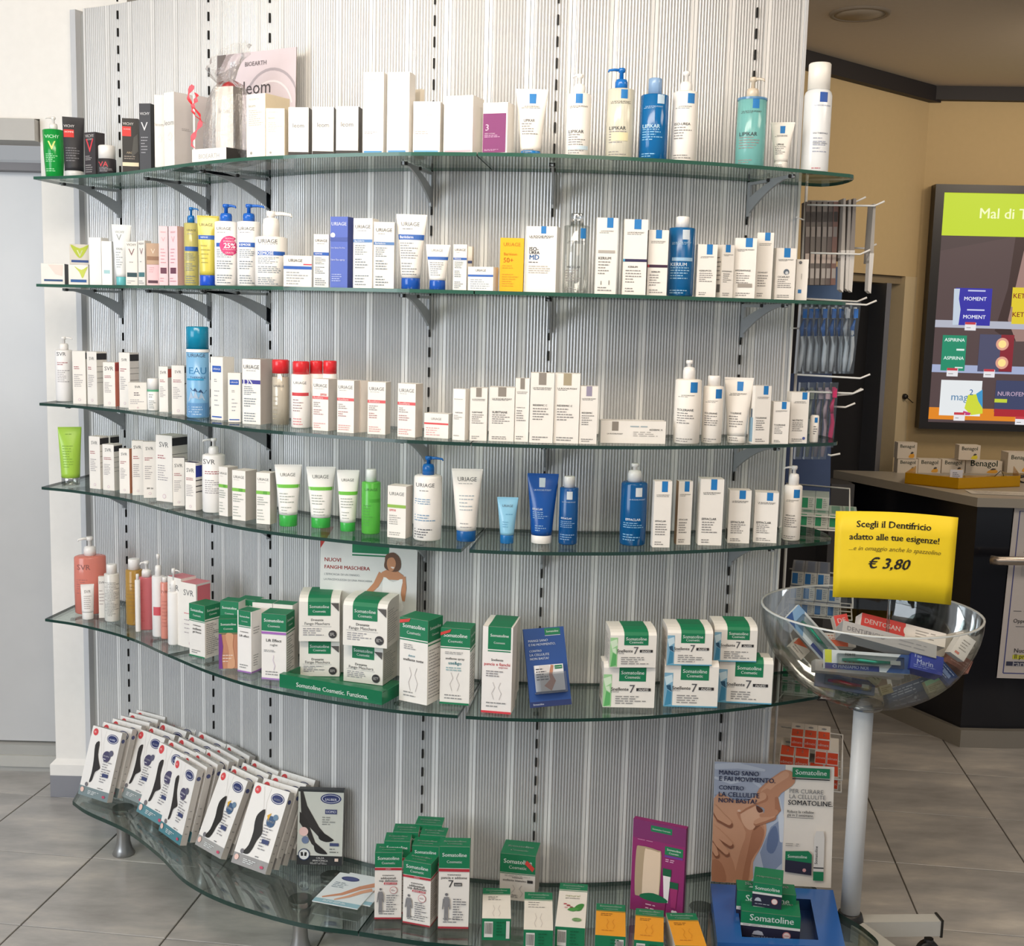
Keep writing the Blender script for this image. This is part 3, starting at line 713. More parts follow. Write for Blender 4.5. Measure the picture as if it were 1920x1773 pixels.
card('show_card', 'mauve show card with swirls leaning behind the white cartons, top shelf', (tl_, tr_, br_, bl_), 0,
     [('b', 0, 1, 'd3c6cb'), ('p', [(-.5, 1), (-.38, 1), (-.5, .75)], '6e6562'), swirl(2.2, 3.4, .62, .55, .12, .62, .06, 'a69a9b'), swirl(2.1, 3.5, .50, .46, .12, .58, .05, 'c2b6b8'), swirl(.3, 2.6, .34, .32, .2, .52, .025, 'aca2a8'),
      swirl(.2, 2.7, .26, .24, .2, .5, .02, 'e6dde0'), swirl(0, 3.1, .13, .13, .2, .38, .05, 'b9aeb4'), ('t', 'BIOEARTH', .90, .27, '7d7478', .0), ('t', 'leom', .70, .34, '4c4548', .02, .0), ('t', 'estratto di Bava di Lumaca!', .48, .44, '6a6266', .2)])
put(1, 'box', 463, 497, 176, 298, 'cream carton with fine print next to the cellophane gift, taller one', 'f1ebdf', [('t', 'BIOEARTH', .92, .5, 'b3aca2', -.1, .0), ('t', 'leom', .82, .36, '8f8a82', -.2, .0), ('l', .5, .76, 8, 'c5beb2', -.38, .38), ('e', .08, -.25, .06, .06, 'a09c94')], side=46, asp=1.5, sb=.03, cols=dict(right='d9c9ad'), dmax=.1)
put(1, 'box', 499, 533, 203, 295, 'cream carton with fine print next to the cellophane gift, shorter one', 'f1ebdf', [('t', 'BIOEARTH', .92, .5, 'b3aca2', -.1, .0), ('t', 'leom', .80, .36, '8f8a82', -.2, .0), ('l', .5, .72, 6, 'c5beb2', -.38, .38), ('e', .08, -.25, .06, .06, 'a09c94')], side=7, sb=.02, cols=dict(right='d9c9ad'))
for i, (a, b, s) in enumerate(((541, 578, 7), (586, 625, 5), (630, 671, 8))):
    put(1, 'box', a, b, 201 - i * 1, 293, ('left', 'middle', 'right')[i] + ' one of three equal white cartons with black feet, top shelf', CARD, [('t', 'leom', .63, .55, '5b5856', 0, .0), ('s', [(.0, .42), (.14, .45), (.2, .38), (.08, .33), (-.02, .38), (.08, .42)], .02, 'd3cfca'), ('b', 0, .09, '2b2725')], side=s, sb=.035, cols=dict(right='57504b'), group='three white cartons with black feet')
put(1, 'box', 680, 718, 135, 292, 'tall white carton with a blue foot stripe, left one of the pair', CARD, [('l', .88, .93, 1, 'c9c4be'), ('l', .24, .28, 2, 'aaa6a2', -.42, .2), ('b', .015, .04, '4d8fc4', -.44, .44)], side=8, sb=.03, group='pair of tall white cartons with blue foot stripes')
put(1, 'box', 725, 766, 135, 292, 'tall white carton with a blue foot stripe, right one of the pair', CARD, [('l', .88, .93, 1, 'c9c4be'), ('b', .015, .04, '4d8fc4', -.44, .36)], side=11, sb=.03, group='pair of tall white cartons with blue foot stripes')
put(1, 'box', 777, 786, 167, 292, 'narrow cream carton half hidden behind the pair of tall white cartons', 'e6dccb', [], side=8, sb=.14)
put(1, 'box', 774, 824, 190, 292, 'medium white carton with a light blue foot stripe, top shelf', CARD, [('l', .7, .78, 1, 'cfcac4', 0, .4), ('l', .36, .44, 2, 'b5b0aa', -.42, .1), ('b', .03, .06, '6aaad6', -.46, .44)], side=8, sb=.03)
put(1, 'box', 831, 885, 179, 292, 'wide white carton with a pink foot stripe, top shelf', CARD, [('b', .12, .68, 'fbf9f6', -.46, .44), ('b', .03, .06, 'e6a9b6', -.46, .44)], side=21, asp=.9, sb=.03, dmax=.1)
put(1, 'box', 904, 950, 192, 291, 'white carton with a large purple front panel', CARD, [('b', .03, .79, '7c2466', -.49, .44), ('t', '3', .52, .13, 'e6cfe0', -.32), ('t', 'NERO INTENSO', .40, .42, 'e6cfe0', -.2), ('l', .32, .38, 2, 'c9a0c0', -.42, .2), ('l', .06, .1, 2, 'c9a0c0', -.42, .38)], side=13, sb=.03)
put(1, 'tube', 964, 1025, 165, 297, 'white cream tube with a blue cap beside the purple carton', 'f1ebe3', LRP('LIPIKAR', .52, sv=(.78, .93), su=(-.08, .14), tw=.52, nw=.42), rc=.62, hc=.07, cap=M(BLU, 'g'), sb=.02)
PU = dict(hb=.765, collar=.48)
put(1, 'pump', 1059, 1106, 137, 297, 'white pump bottle with a blue square, left one on the top shelf', 'f1ece5', LRP('LIPIKAR', .38, sv=(.82, .97), su=(-.14, .14), tw=.72) + [('b', .10, .16, 'c4d7e2', -.4, .4)], sb=.02, dir=-1, noz=.7, **PU)
put(1, 'pump', 1134, 1186, 126, 299, 'clear cream-filled bottle with a bright blue pump pointing left', M('ebe7d6', 't', a=.3), LRP('LIPIKAR', .42, sv=(.84, 1.0), su=(.0, .24), tw=.7) + [('b', .24, .36, 'e0d6ae', -.3, .3)], cap=M('1a6fc0', 'g'), sb=.02, dir=-1, hb=.77, collar=.46, noz=1.3, sh=.06)
put(1, 'bottle', 1196, 1250, 145, 301, 'deep blue bottle with a pale blue cap, top shelf', M('1672b4', 't', a=.25), LRP('LIPIKAR', .5, 'bfe0f2', sq='bcd3e6', sv=(.84, .98), su=(.1, .34), tw=.6, tc='a9cbe6', lines='7fb6da'), cap=M('9dbfe4', 't', a=.3), hb=.80, sh=.06, cr=.47, sb=.02)
put(1, 'pump', 1256, 1305, 132, 303, 'white pump bottle with a blue square beside the deep blue bottle', 'f1ece5', LRP('ISO-UREA', .52, sv=(.81, .95), su=(.08, .34), tw=.5), sb=.02, dir=0, hb=.78, collar=.48)
put(1, 'pump', 1377, 1432, 143, 312, 'pale turquoise pump bottle standing alone on the right of the top shelf', M('8fd2cf', 't', a=.35), LRP('LIPIKAR', .46, sv=(.83, .99), su=(.02, .24), tw=.66), cap=M('d9cbb8', 'g'), sb=.02, dir=1, hb=.765, collar=.42, noz=1.1, sh=.05, ring=(.965, .999, M('6b9fd0', 't')))
put(1, 'tube', 1441, 1486, 228, 313, 'small white cream tube with a blue square near the spray can', 'f1ebe3', LRP('LIPIKAR', .52, sv=(.76, .92), su=(-.1, .12), tw=.5, nw=.4), rc=.55, hc=.16, cap='f2ede6', sb=.02)
put(1, 'can', 1500, 1553, 117, 318, 'tall white spray can at the right end of the top shelf', M('eef0f2', 'g'), [('b', .83, .95, '2b57a8', .06, .32), ('t', 'LA ROCHE-POSAY', .79, .55, '8b9ab8', .16), ('t', 'EAU THERMALE', .46, .5, '6c7286', .14), ('t', 'THERMAL SPRING', .34, .5, '6c7286', .14), ('l', .22, .42, 5, 'a5aabb', -.1, .4), ('l', .02, .06, 1, 'c9848e', -.1, .3)], cap='f6f1e9', hb=.76, cr=.78, sb=.02, sh=.22)
# ------------------------------------------------------------ second shelf
put(2, 'box', 79, 120, 494, 530, 'low white jar carton with a dark blue band, left end of the second shelf', CARD, [('b', .14, .24, '2f4f7c', -.38, .42), ('p', [(-.2, .95), (.45, .95), (.4, .4), (.1, .5)], 'ead9d0')], side=9, cols=dict(right='5d5c60'))
yj = put(2, 'box', 130, 165, 496, 531, 'lower one of two stacked jar cartons with green leaf prints', CARD, [('b', .12, .26, '2f5e9c', -.4, .4), ('p', blob(.15, .62, [(-.35, .3), (-.1, .0), (.05, -.3), (.2, .0), (.32, .3), (.0, .12)]), 'c9d35a')], side=5, group='stacked jar cartons with leaf prints')
put(2, 'box', 132, 168, 458, 495, 'upper one of two stacked jar cartons with green leaf prints', 'd9d3c8', [('b', .10, .22, '2f4f8c', -.42, .42), ('p', blob(0, .6, [(-.45, .38), (-.2, -.1), (0, -.28), (.2, -.1), (.44, .38), (.0, .2)]), 'b9c83c'), ('t', 'V', .55, .3, 'eef2c0')], side=2, on=yj, group='stacked jar cartons with leaf prints')
put(2, 'box', 169, 190, 445, 533, 'plain white carton, tallest at the left of the second shelf', 'f7f4f0', [], side=13, sb=.045)
put(2, 'box', 192, 210, 452, 533, 'narrow white carton with a small teal patch', 'f7f4f0', [('b', .26, .34, 'a6cdd2', -.3, .3)], side=3, sb=.02)
put(2, 'tube', 212, 247, 421, 533, 'white cream tube with a teal cap, second shelf', 'f3f4f2', [('t', 'VICHY', .88, .5, 'a8b0b4', -.1), ('t', 'V', .79, .28, '9aa2a6', -.15, 0), ('t', 'IDEAL', .6, .4, '8a9296', -.15), ('l', .28, .56, 7, 'a9afb2', -.4, .1)], rc=.62, hc=.14, cap=M('6cc3c6', 'g'), sb=.03)
def vich(col): return [('t', 'VICHY', .93, .8, '7d7f84'), ('t', 'V', .76, .52, '8a6a70', 0, 0), ('l', .5, .56, 1, 'a8a6a8', -.2, .2), ('b', .19, .29, col, -.4, .44), ('l', .03, .12, 2, 'a8a6a8')]
put(2, 'box', 237, 258, 453, 534, 'white carton with a V and a dark teal label, wider one', CARD, vich('2f4c54'), side=2, sb=.02)
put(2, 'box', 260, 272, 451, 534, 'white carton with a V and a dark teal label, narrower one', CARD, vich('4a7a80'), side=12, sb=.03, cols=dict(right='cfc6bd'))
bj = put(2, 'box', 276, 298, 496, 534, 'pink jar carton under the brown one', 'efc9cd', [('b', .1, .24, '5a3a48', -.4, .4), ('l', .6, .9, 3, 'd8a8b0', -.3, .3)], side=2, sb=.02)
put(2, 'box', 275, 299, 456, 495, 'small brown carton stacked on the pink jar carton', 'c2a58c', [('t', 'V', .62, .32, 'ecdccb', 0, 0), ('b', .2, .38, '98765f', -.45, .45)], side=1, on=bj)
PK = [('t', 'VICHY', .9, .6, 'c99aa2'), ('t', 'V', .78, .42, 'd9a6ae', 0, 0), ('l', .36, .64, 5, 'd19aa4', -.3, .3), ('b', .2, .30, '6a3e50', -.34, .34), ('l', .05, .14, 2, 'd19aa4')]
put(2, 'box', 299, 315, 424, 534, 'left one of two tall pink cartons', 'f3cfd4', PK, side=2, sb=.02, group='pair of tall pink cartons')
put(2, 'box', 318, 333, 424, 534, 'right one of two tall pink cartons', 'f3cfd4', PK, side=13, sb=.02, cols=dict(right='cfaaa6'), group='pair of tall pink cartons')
put(2, 'pump', 346, 373, 388, 535, 'pale yellow clear bottle with a blue pump, behind the yellow tube', M('e2d88a', 't', a=.4), URI('', '2b5fb4', (.55, .62), tw=.6), cap=M('1f6fb8', 'g'), sb=.05, dir=1, hb=.80, collar=.5, noz=1.2, sh=.05)
put(2, 'tube', 371, 411, 404, 535, 'yellow cream tube with a blue cap, second shelf', M('d2c455', 'g', .25), [('t', 'URIAGE', .87, .62, '57512a', -.1, 0), ('b', .66, .72, '2b5fb4', -.48, .48), ('t', 'XEMOSE', .69, .36, 'e6ecf6', -.2), ('l', .3, .6, 5, 'a39a48', -.38, .1)], rc=.80, hc=.15, cap=M('1f52c8', 'g'), sb=.015)
put(2, 'pump', 403, 446, 382, 535, 'white pump bottle carrying a round pink discount badge', 'f4f1ee', URI('', '2b5fb4', (.60, .66), tw=.6, u=-.1) + [('e', .62, .14, .42, .42, 'd63a78'), ('t', 'NUOVO', .73, .36, 'f6d5e2', .14), ('t', 'FORMATO', .685, .5, 'f6d5e2', .14), ('t', '25%', .62, .5, 'ffffff', .14, .03), ('t', 'DI PRODOTTO', .56, .56, 'f6d5e2', .14), ('t', 'GRATIS', .51, .36, 'f6d5e2', .14)], cap=M('1f62c0', 'g'), sb=.02, dir=1, hb=.79, collar=.52, noz=1.0, sh=.05)
put(2, 'pump', 445, 489, 382, 535, 'white bottle with a blue band and blue pump, right of the badge bottle', 'f4f1ee', URI('XEMOSE', '2b5fb4', (.60, .67), tw=.66, u=-.1), cap=M('1f62c0', 'g'), sb=.05, dir=1, hb=.79, collar=.5, noz=1.6, sh=.05)
put(2, 'pump', 478, 539, 395, 536, 'large white jug bottle with a sloping shoulder and white pump', 'f2ede8', URI('XEMOSE', '2b5fb4', (.62, .70), v=.90, tw=.58, u=-.1), cap='f1ede8', sb=.012, dir=1, hb=.66, collar=.52, noz=1.5, sh=.03, neck=.8, ch=.7)
put(2, 'box', 532, 584, 479, 538, 'low white jar carton with blue and red stripes beside the jug bottle', CARD, [('t', 'URIAGE', .84, .5, '55585c', -.08), ('b', .56, .66, '2b5fb4'), ('b', .70, .74, 'd9485a', .2, .5), ('l', .05, .5, 5, 'a2a8ae', -.4, .4)], side=1, asp=.6, sb=.01)
put(2, 'box', 588, 616, 439, 539, 'small white carton with a blue band, left of the blue carton', CARD, URI('XEMOSE', '2b5fb4', (.60, .66), tw=.8), side=2, sb=.02)
put(2, 'box', 619, 651, 406, 540, 'tall violet-blue carton with white lettering', '5166b8', [('t', 'URIAGE', .90, .86, 'e8ecfa'), ('e', .74, -.35, .13, .13, 'f4f4fa'), ('t', 'Bébé', .68, .34, 'e8ecfa', -.28), ('b', .655, .71, '41549f'), ('t', '1ère Spray Du Dos', .56, .8, 'dfe4f6', -.04), ('t', '1ère Eau spray', .39, .8, 'dfe4f6', -.04), ('l', .08, .2, 4, 'aab6e0')], side=11, sb=.02, cols=dict(right='3b4a94', top='3b4a94'))
put(2, 'box', 662, 697, 409, 541, 'tall white carton with a slate blue band, beside the violet-blue carton', CARD, URI('Bariéderm', '5a82b8', (.655, .70), tw=.8), side=12, sb=.02)
put(2, 'box', 700, 738, 416, 541, 'white carton with a slate blue band, slightly shorter, by the big tube', CARD, URI('Bariéderm', '5a82b8', (.655, .70), tw=.78), side=3, sb=.014)
put(2, 'tube', 741, 799, 401, 543, 'large white tube with a blue band and shiny blue cap', 'f1ede8', [('t', 'URIAGE', .87, .62, '55585c', -.04, 0), ('l', .79, .82, 1, '8a8d90', -.32, .3), ('b', .66, .73, '2b5fae', -.48, .48), ('t', 'Bariéderm', .695, .5, 'e8ecf4', -.18), ('l', .4, .63, 7, '8d9296', -.44, .3), ('l', .18, .36, 5, '8d9296', -.44, .3)], rc=.62, hc=.15, cap=M('1f55b0', 'g', .12), sb=.015)
put(2, 'tube', 797, 843, 458, 544, 'smaller white tube with a blue band and shiny blue cap', 'f1ede8', [('t', 'URIAGE', .87, .5, '6a6d70', -.04, 0), ('b', .66, .73, '2b5fae', -.48, .48), ('l', .3, .62, 7, '8d9296', -.4, .3)], rc=.66, hc=.21, cap=M('1f55b0', 'g', .12), sb=.015)
put(2, 'box', 849, 874, 458, 545, 'small white carton with a blue band, right of the two tubes', CARD, URI('Xémose', '2b5fae', (.66, .71), tw=.82), side=2, sb=.015)
put(2, 'box', 876, 884, 462, 545, 'narrow cream carton hidden behind the low carton with a blue band', 'ddd2c4', [('b', .62, .68, '35406a')], side=2, sb=.08)
put(2, 'box', 877, 924, 500, 546, 'low white jar carton with a blue band, middle of the second shelf', CARD, [('t', 'URIAGE', .85, .42, '6a6d70', 0), ('b', .58, .67, '2b5fae'), ('l', .05, .5, 5, 'a2a8ae', -.4, .4)], side=10, asp=.6, sb=.01)
put(2, 'box', 936, 980, 446, 547, 'bright yellow sunscreen carton', 'f2b716', [('t', 'URIAGE', .88, .72, 'd78a20'), ('t', 'Bariésun', .70, .56, 'd98a18', -.06), ('t', '50+', .585, .42, 'e07a18', -.14), ('l', .42, .50, 2, 'd99a20', -.4, .4), ('l', .08, .34, 6, 'd99a20', -.4, .3)], side=1, sb=.02)
put(2, 'box', 984, 1041, 424, 549, 'wide white carton with dark and blue capital letters', CARD, LRP('', sv=(.89, 1.0), su=(-.02, .15), tw=.8) + [('t', 'ISO-', .655, .30, '33383f', -.24, .02), ('t', 'UREA', .60, .34, '33383f', -.22, .02), ('t', 'MD', .53, .32, '2f6aa8', -.22, .02), ('l', .44, .47, 1, '55555a', -.4, -.1), ('l', .28, .41, 4, 'b9b3aa', -.4, .4)], side=8, sb=.02)
put(2, 'bottle', 1053, 1103, 399, 550, 'colourless clear water bottle with a clear cap, second shelf', M('f6f8f7', 'c', b0=.05, g=.5, fr=.3), LRP('MICELLAR', .38, sv=(.80, .95), su=(.14, .34), tw=.62, nw=.5), cap=M('f4f5f5', 'c', b0=.3, g=.5), hb=.85, sh=.05, cr=.5, sb=.02)
put(2, 'box', 1115, 1154, 408, 551, 'white carton with a blue square and grey band, right of the clear bottle', CARD, LRP('KERIUM', .47, su=(-.02, .28), sv=(.87, 1), tw=.62) + [('b', .54, .575, 'b3aca4', -.4, .4), ('s', [(-.22, .12), (-.22, .17)], .03, '4a4a4c'), ('s', [(.16, .12), (.16, .18)], .03, '4a4a4c')], side=-2, sb=.02)
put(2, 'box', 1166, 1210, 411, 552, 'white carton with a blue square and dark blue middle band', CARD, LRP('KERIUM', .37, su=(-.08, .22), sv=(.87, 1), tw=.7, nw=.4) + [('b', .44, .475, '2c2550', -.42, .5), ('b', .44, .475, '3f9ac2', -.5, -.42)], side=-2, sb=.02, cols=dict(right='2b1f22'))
put(2, 'box', 1212, 1249, 431, 554, 'white carton with a blue square and maroon middle band', CARD, LRP('KERIUM', .36, su=(-.14, .16), sv=(.87, 1), tw=.72, nw=.42) + [('b', .43, .47, '3a1c38', -.42, .5), ('b', .43, .47, 'b0303a', -.5, -.42)], side=-3, sb=.02)
put(2, 'bottle', 1249, 1299, 405, 555, 'dark blue shampoo bottle with a white cap, second shelf', M('0e5d94', 'g'), LRP('KERIUM', .46, 'd5e6f2', sq='c9d3dc', sv=(.82, .96), su=(.02, .28), tw=.7, tc='a9c8de', lines='8fb8d4') + [('b', .51, .56, '9cc0dc', -.34, .42)], cap='f2efec', hb=.86, sh=.04, cr=.50, sb=.02)
put(2, 'box', 1305, 1341, 458, 557, 'white carton with a blue square right of the dark blue shampoo bottle', CARD, LRP('KERIUM DS', .50, su=(-.05, .25), sv=(.81, 1), tw=.66), side=-5, sb=.02)
put(2, 'box', 1351, 1373, 459, 558, 'narrow white carton with a blue square and a barcode side', CARD, LRP('HYDRAPHASE', .50, su=(-.25, .15), sv=(.86, 1), tw=.8, nw=.8), side=-10, sb=.02, sp=[('b', .1, .25, '6a6866', -.3, .3), ('l', .3, .8, 6, '8a8886')])
put(2, 'box', 1374, 1414, 446, 558, 'white carton with a blue square and a metallic grey bar near its foot', CARD, LRP('HYDRAPHASE', .46, su=(-.02, .3), sv=(.85, 1), tw=.78, nw=.7) + [('b', .18, .245, '9d958c', -.3, .36)], side=-2, sb=.02)
put(2, 'box', 1415, 1445, 436, 559, 'tallest narrow white carton with a blue square at the right of the second shelf', CARD, LRP('CICAPLAST', .40, su=(-.05, .28), sv=(.88, 1), tw=.74, nw=.6), side=-2, sb=.03)
put(2, 'box', 1452, 1488, 465, 560, 'white carton with a blue square and a round grey emblem', CARD, LRP('CICAPLAST', .44, su=(-.12, .2), sv=(.82, 1), tw=.76, nw=.6) + [('e', .54, .04, .14, .14, '5a6674'), ('e', .52, .06, .08, .08, 'c9ccd0')], side=-8, sb=.02)
put(2, 'box', 1491, 1512, 486, 561, 'thin white carton with a blue corner mark at the end of the second shelf', CARD, [('b', .17, .26, '3078b8', -.3, .0), ('e', .92, -.2, .14, .14, '6a6a6e'), ('t', 'CICAPLAST', .58, .5, '8a8886', -.05, None, 0, 0, 1)], side=-3, sb=.02)
# ------------------------------------------------------------ third shelf
put(3, 'pump', 106, 138, 631, 753, 'slim white pump bottle at the left end of the third shelf', 'f4f1f0', SVR(.92, u=-.15, c=0), dir=1, hb=.80, collar=.52, noz=1.1)
put(3, 'box', 138, 161, 658, 757, 'white carton with a black side corner, first carton of the third shelf', CARD, SVR(c=1, tx=' '), side=5, asp=.7, sp=SIDE[:1])
put(3, 'box', 165, 182, 659, 758, 'white carton with a striped side and black block, left part of the third shelf', CARD, SVR(), side=18, asp=1.0, sp=SIDE)
put(3, 'box', 195, 216, 679, 762, 'white carton with a salmon side strip, left part of the third shelf', CARD, SVR(.86, tw=.74), side=8, asp=.9, cols=dict(right='f08a72'), sp=[('b', .8, .98, 'c23a34')])
put(3, 'box', 225, 244, 661, 764, 'white carton with a black block on its side, behind the low white carton', CARD, SVR(), side=16, asp=1.0, sp=SIDE, cols=dict(right='e2ddda'))
put(3, 'box', 242, 275, 717, 768, 'low white jar carton between taller cartons, left part of the third shelf', CARD, [('t', 'SVR', .84, .3, '77787c'), ('l', .5, .66, 2, '6a5a64', -.2, .2), ('l', .2, .4, 3, 'b5b0b4', -.4, .4), ('e', .08, 0, .05, .05, 'd9c3c6')], side=1, asp=.5)
put(3, 'bottle', 277, 299, 709, 770, 'small white bottle with a green ring', 'f3f1ee', [('l', .6, .8, 2, '8a908c', -.36, 0), ('l', .1, .5, 5, '8a908c', -.36, .3)], hb=.66, cr=.98, sh=.02, neck=.95, ring=(.9, .99, '5cae84'))
put(3, 'box', 299, 315, 687, 772, 'narrow white carton with an orange side corner, left of the blue spray can', CARD, SVR(.87, tw=.7, c=0), side=8, asp=1.0, sp=[('b', .76, .95, 'd8523c')])
put(3, 'box', 323, 346, 685, 777, 'white carton touching the blue spray can on its left', CARD, SVR(.87, tw=.5), side=4, asp=.7, sp=[('b', .85, .97, '4a484c'), ('b', .62, .64, '3a383c')])
put(3, 'can', 350, 393, 612, 784, 'tall blue thermal water spray can with a turquoise cap', M('7fb4dc', 'g'), [('t', 'URIAGE', .91, .74, '3a4660', -.04, 0), ('t', 'EAU', .69, .72, '2f7fb4', 0, 0), ('t', 'THERMALE', .59, .66, '3a5f8c', 0, 0), ('b', .55, .575, '2f9ccc', -.45, .25),
    ('p', [(-.48, .22), (-.48, .38), (-.3, .44), (-.22, .40), (-.12, .44), (0, .38), (.12, .42), (.25, .36), (.36, .41), (.48, .38), (.48, .22)], '2f4f78'), ('p', [(-.4, .24), (-.3, .40), (-.2, .3), (-.1, .40), (.02, .28), (.14, .38), (.3, .26)], 'a9bfd6'), ('b', .02, .22, '5f93c4'), ('l', .04, .18, 4, 'b9d0e6', -.4, .2)],
    cap=M('1287ac', 'g', .2), hb=.755, cr=.97, sh=.03, ring=(.955, .999, 'f2f2f2'))
def uris(b='2458b4'): return [('b', .76, .86, b, -.36, .36), ('t', 'URIAGE', .81, .58, 'f2f4fa'), ('l', .6, .66, 2, '8a8c92', -.2, .2), ('l', .2, .5, 4, 'a5a8ae', -.2, .24), ('b', .04, .06, b, -.4, .4)]
put(3, 'box', 396, 418, 669, 787, 'white carton with a royal blue name block, right of the blue spray can', CARD, uris(), side=21, asp=1.0)
put(3, 'box', 428, 451, 699, 791, 'shorter white carton with a royal blue name block', CARD, uris(), side=3, asp=.8)
put(3, 'box', 455, 488, 673, 795, 'white carton with a dark violet band in the middle', CARD, URI('DS', '3a3590', (.62, .68), tw=.86), side=24, asp=1.1, cols=dict(right='c9c0bb', top='b9b0aa'))
put(3, 'bottle', 509, 543, 674, 799, 'clear micellar bottle with a red cap', M('f6f4f0', 'c', b0=.05, g=.5, fr=.3), [('t', 'URIAGE', .76, .55, '55585c', -.1, 0), ('l', .1, .6, 6, 'b0a58c', -.4, -.1)], cap=M('dd2f36', 'g'), hb=.80, cr=.93, neck=.8, sh=.04, liquid='f3ece0')
RC = M('dd2f36', 'g')
put(3, 'bottle', 546, 582, 677, 803, 'white bottle with a red cap and red band, front one', 'f3f0ed', [('t', 'URIAGE', .84, .66, '55585c', -.05, 0), ('b', .60, .66, 'd2454c', -.45, .4), ('l', .3, .55, 5, 'a58a8a', -.4, .2), ('l', .05, .2, 3, 'd98a8e', -.4, .3)], cap=RC, hb=.81, cr=.86, neck=.8, sh=.05)
put(3, 'bottle', 579, 606, 676, 797, 'white bottle with a red cap behind the boxes, left one', 'f0ebe7', [], cap=RC, hb=.81, cr=.9, neck=.8, sh=.05, sb=.14)
put(3, 'bottle', 604, 632, 676, 797, 'white bottle with a red cap behind the boxes, right one', 'f0ebe7', [], cap=RC, hb=.81, cr=.9, neck=.8, sh=.05, sb=.15)
RDS = [('l', .45, .56, 3, '9a8f90', -.42, .1), ('l', .3, .42, 3, 'b5888a', -.42, .2), ('l', .04, .16, 3, 'd9a0a0', -.42, .4)]
def urir(v): return [('t', 'URIAGE', .87, .84, '5a5a5e', 0, 0), ('l', .80, .82, 1, 'aaa6a2', -.38, .3), ('b', v, v + .055, 'dc5a5e'), ('t', 'Roséliane', v + .028, .6, 'f8dcdc', -.12)] + RDS
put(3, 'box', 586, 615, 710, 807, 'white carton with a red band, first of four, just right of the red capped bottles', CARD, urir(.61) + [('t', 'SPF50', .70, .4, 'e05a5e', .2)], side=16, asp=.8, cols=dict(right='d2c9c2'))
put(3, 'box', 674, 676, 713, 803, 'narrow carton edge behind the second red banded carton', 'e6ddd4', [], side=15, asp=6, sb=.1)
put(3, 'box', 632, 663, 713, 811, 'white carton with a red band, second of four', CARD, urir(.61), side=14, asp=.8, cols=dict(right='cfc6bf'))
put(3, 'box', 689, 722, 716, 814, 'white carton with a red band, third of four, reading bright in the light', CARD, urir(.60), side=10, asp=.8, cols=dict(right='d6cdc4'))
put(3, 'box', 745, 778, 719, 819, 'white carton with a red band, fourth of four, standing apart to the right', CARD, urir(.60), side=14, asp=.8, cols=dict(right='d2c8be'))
put(3, 'box', 795, 840, 775, 821, 'low white jar carton with a thin red band', CARD, [('t', 'URIAGE', .78, .42, '6a6a6e', 0, 0), ('b', .55, .62, 'd8484c'), ('l', .08, .45, 4, 'dba5a5', -.42, .4)], side=9, asp=.5)
put(3, 'box', 848, 871, 729, 825, 'narrow white carton with a bright top, left of the grey square cartons', CARD, [('b', .82, 1, 'fbfaf8', -.4, .4), ('l', .79, .81, 1, '8a8886'), ('t', 'SUBSTIANE', .54, .6, '55555a'), ('l', .4, .5, 3, 'aaa6a2'), ('l', .06, .12, 1, 'b5b0aa')], side=8)
GQ = '8f877e'
def lrg(nm, sq=GQ, **k): return LRP(nm, .54, sq=sq, sv=(.83, 1), su=(-.16, .16), tw=.78, **k)
put(3, 'box', 880, 912, 727, 826, 'white carton with a grey square, first of the grey square cartons', CARD, lrg('SUBSTIANE'), side=2)
put(3, 'box', 916, 963, 726, 827, 'wide white carton with a grey square, broadest of the grey square cartons', CARD, lrg('SUBSTIANE'), side=2)
put(3, 'box', 964, 990, 709, 828, 'narrow white carton with a grey square, right of the broad one', CARD, lrg('PIGMENTCLAR'), side=1)
put(3, 'box', 992, 1036, 699, 830, 'tallest white carton with a dark grey square, third shelf', CARD, lrg('REDERMIC C'), side=1)
put(3, 'box', 1037, 1084, 700, 831, 'tall white carton with a sand coloured square, third shelf', CARD, lrg('REDERMIC C', 'a79b80'), side=1)
put(3, 'box', 1085, 1118, 724, 832, 'white carton with a lilac grey square, third shelf', CARD, lrg('REDERMIC', '9a92a8'), side=-2)
put(3, 'box', 1126, 1247, 789, 831, 'long flat white carton lying on its side, third shelf', CARD, [('b', .55, .96, GQ, -.33, -.23), ('t', 'LA ROCHE-POSAY', .42, .24, '4a4a4c', -.28), ('t', 'REDERMIC R', .62, .2, '4a4a4c', .35), ('l', .3, .55, 3, 'b5b0aa', 0, .45), ('l', .7, .82, 1, '9fb0b8', -.05, .45)], side=-5, asp=.25)
put(3, 'pump', 1261, 1311, 675, 833, 'large white pump bottle with a blue square, third shelf', 'f3ede5', LRP('TOLERIANE', .53, sv=(.80, .96), su=(.08, .34), tw=.5, nw=.62), dir=0, hb=.775, collar=.46, ch=.6, sh=.06)
put(3, 'bottle', 1314, 1352, 704, 832, 'white bottle with a blue square and white cap, third shelf', 'f3ede5', LRP('TOLERIANE', .53, sv=(.79, .95), su=(.12, .42), tw=.5, nw=.62), hb=.85, cr=.62, neck=.7, sh=.05)
put(3, 'tube', 1353, 1407, 708, 832, 'white cream tube with a blue square, right part of the third shelf', 'f3ede5', LRP('TOLERIANE', .46, sv=(.80, .94), su=(-.06, .16), tw=.62, nw=.48), rc=.64, hc=.11, cap='f0ebe4')
put(3, 'box', 1412, 1441, 723, 832, 'white carton with a blue square and a dropper picture on its left side', CARD, LRP('TOLERIANE', .45, sv=(.85, 1), su=(0, .3), tw=.72, nw=.7), side=-10, sp=[('b', .03, .45, '8fb0c4', -.3, .3), ('b', .45, .6, '5a6a78', -.12, .12)])
put(3, 'box', 1447, 1477, 753, 832, 'shorter white carton with a blue square, right part of the third shelf', CARD, LRP('TOLERIANE', .45, sv=(.83, 1), su=(0, .28), tw=.7, nw=.7), side=-6)
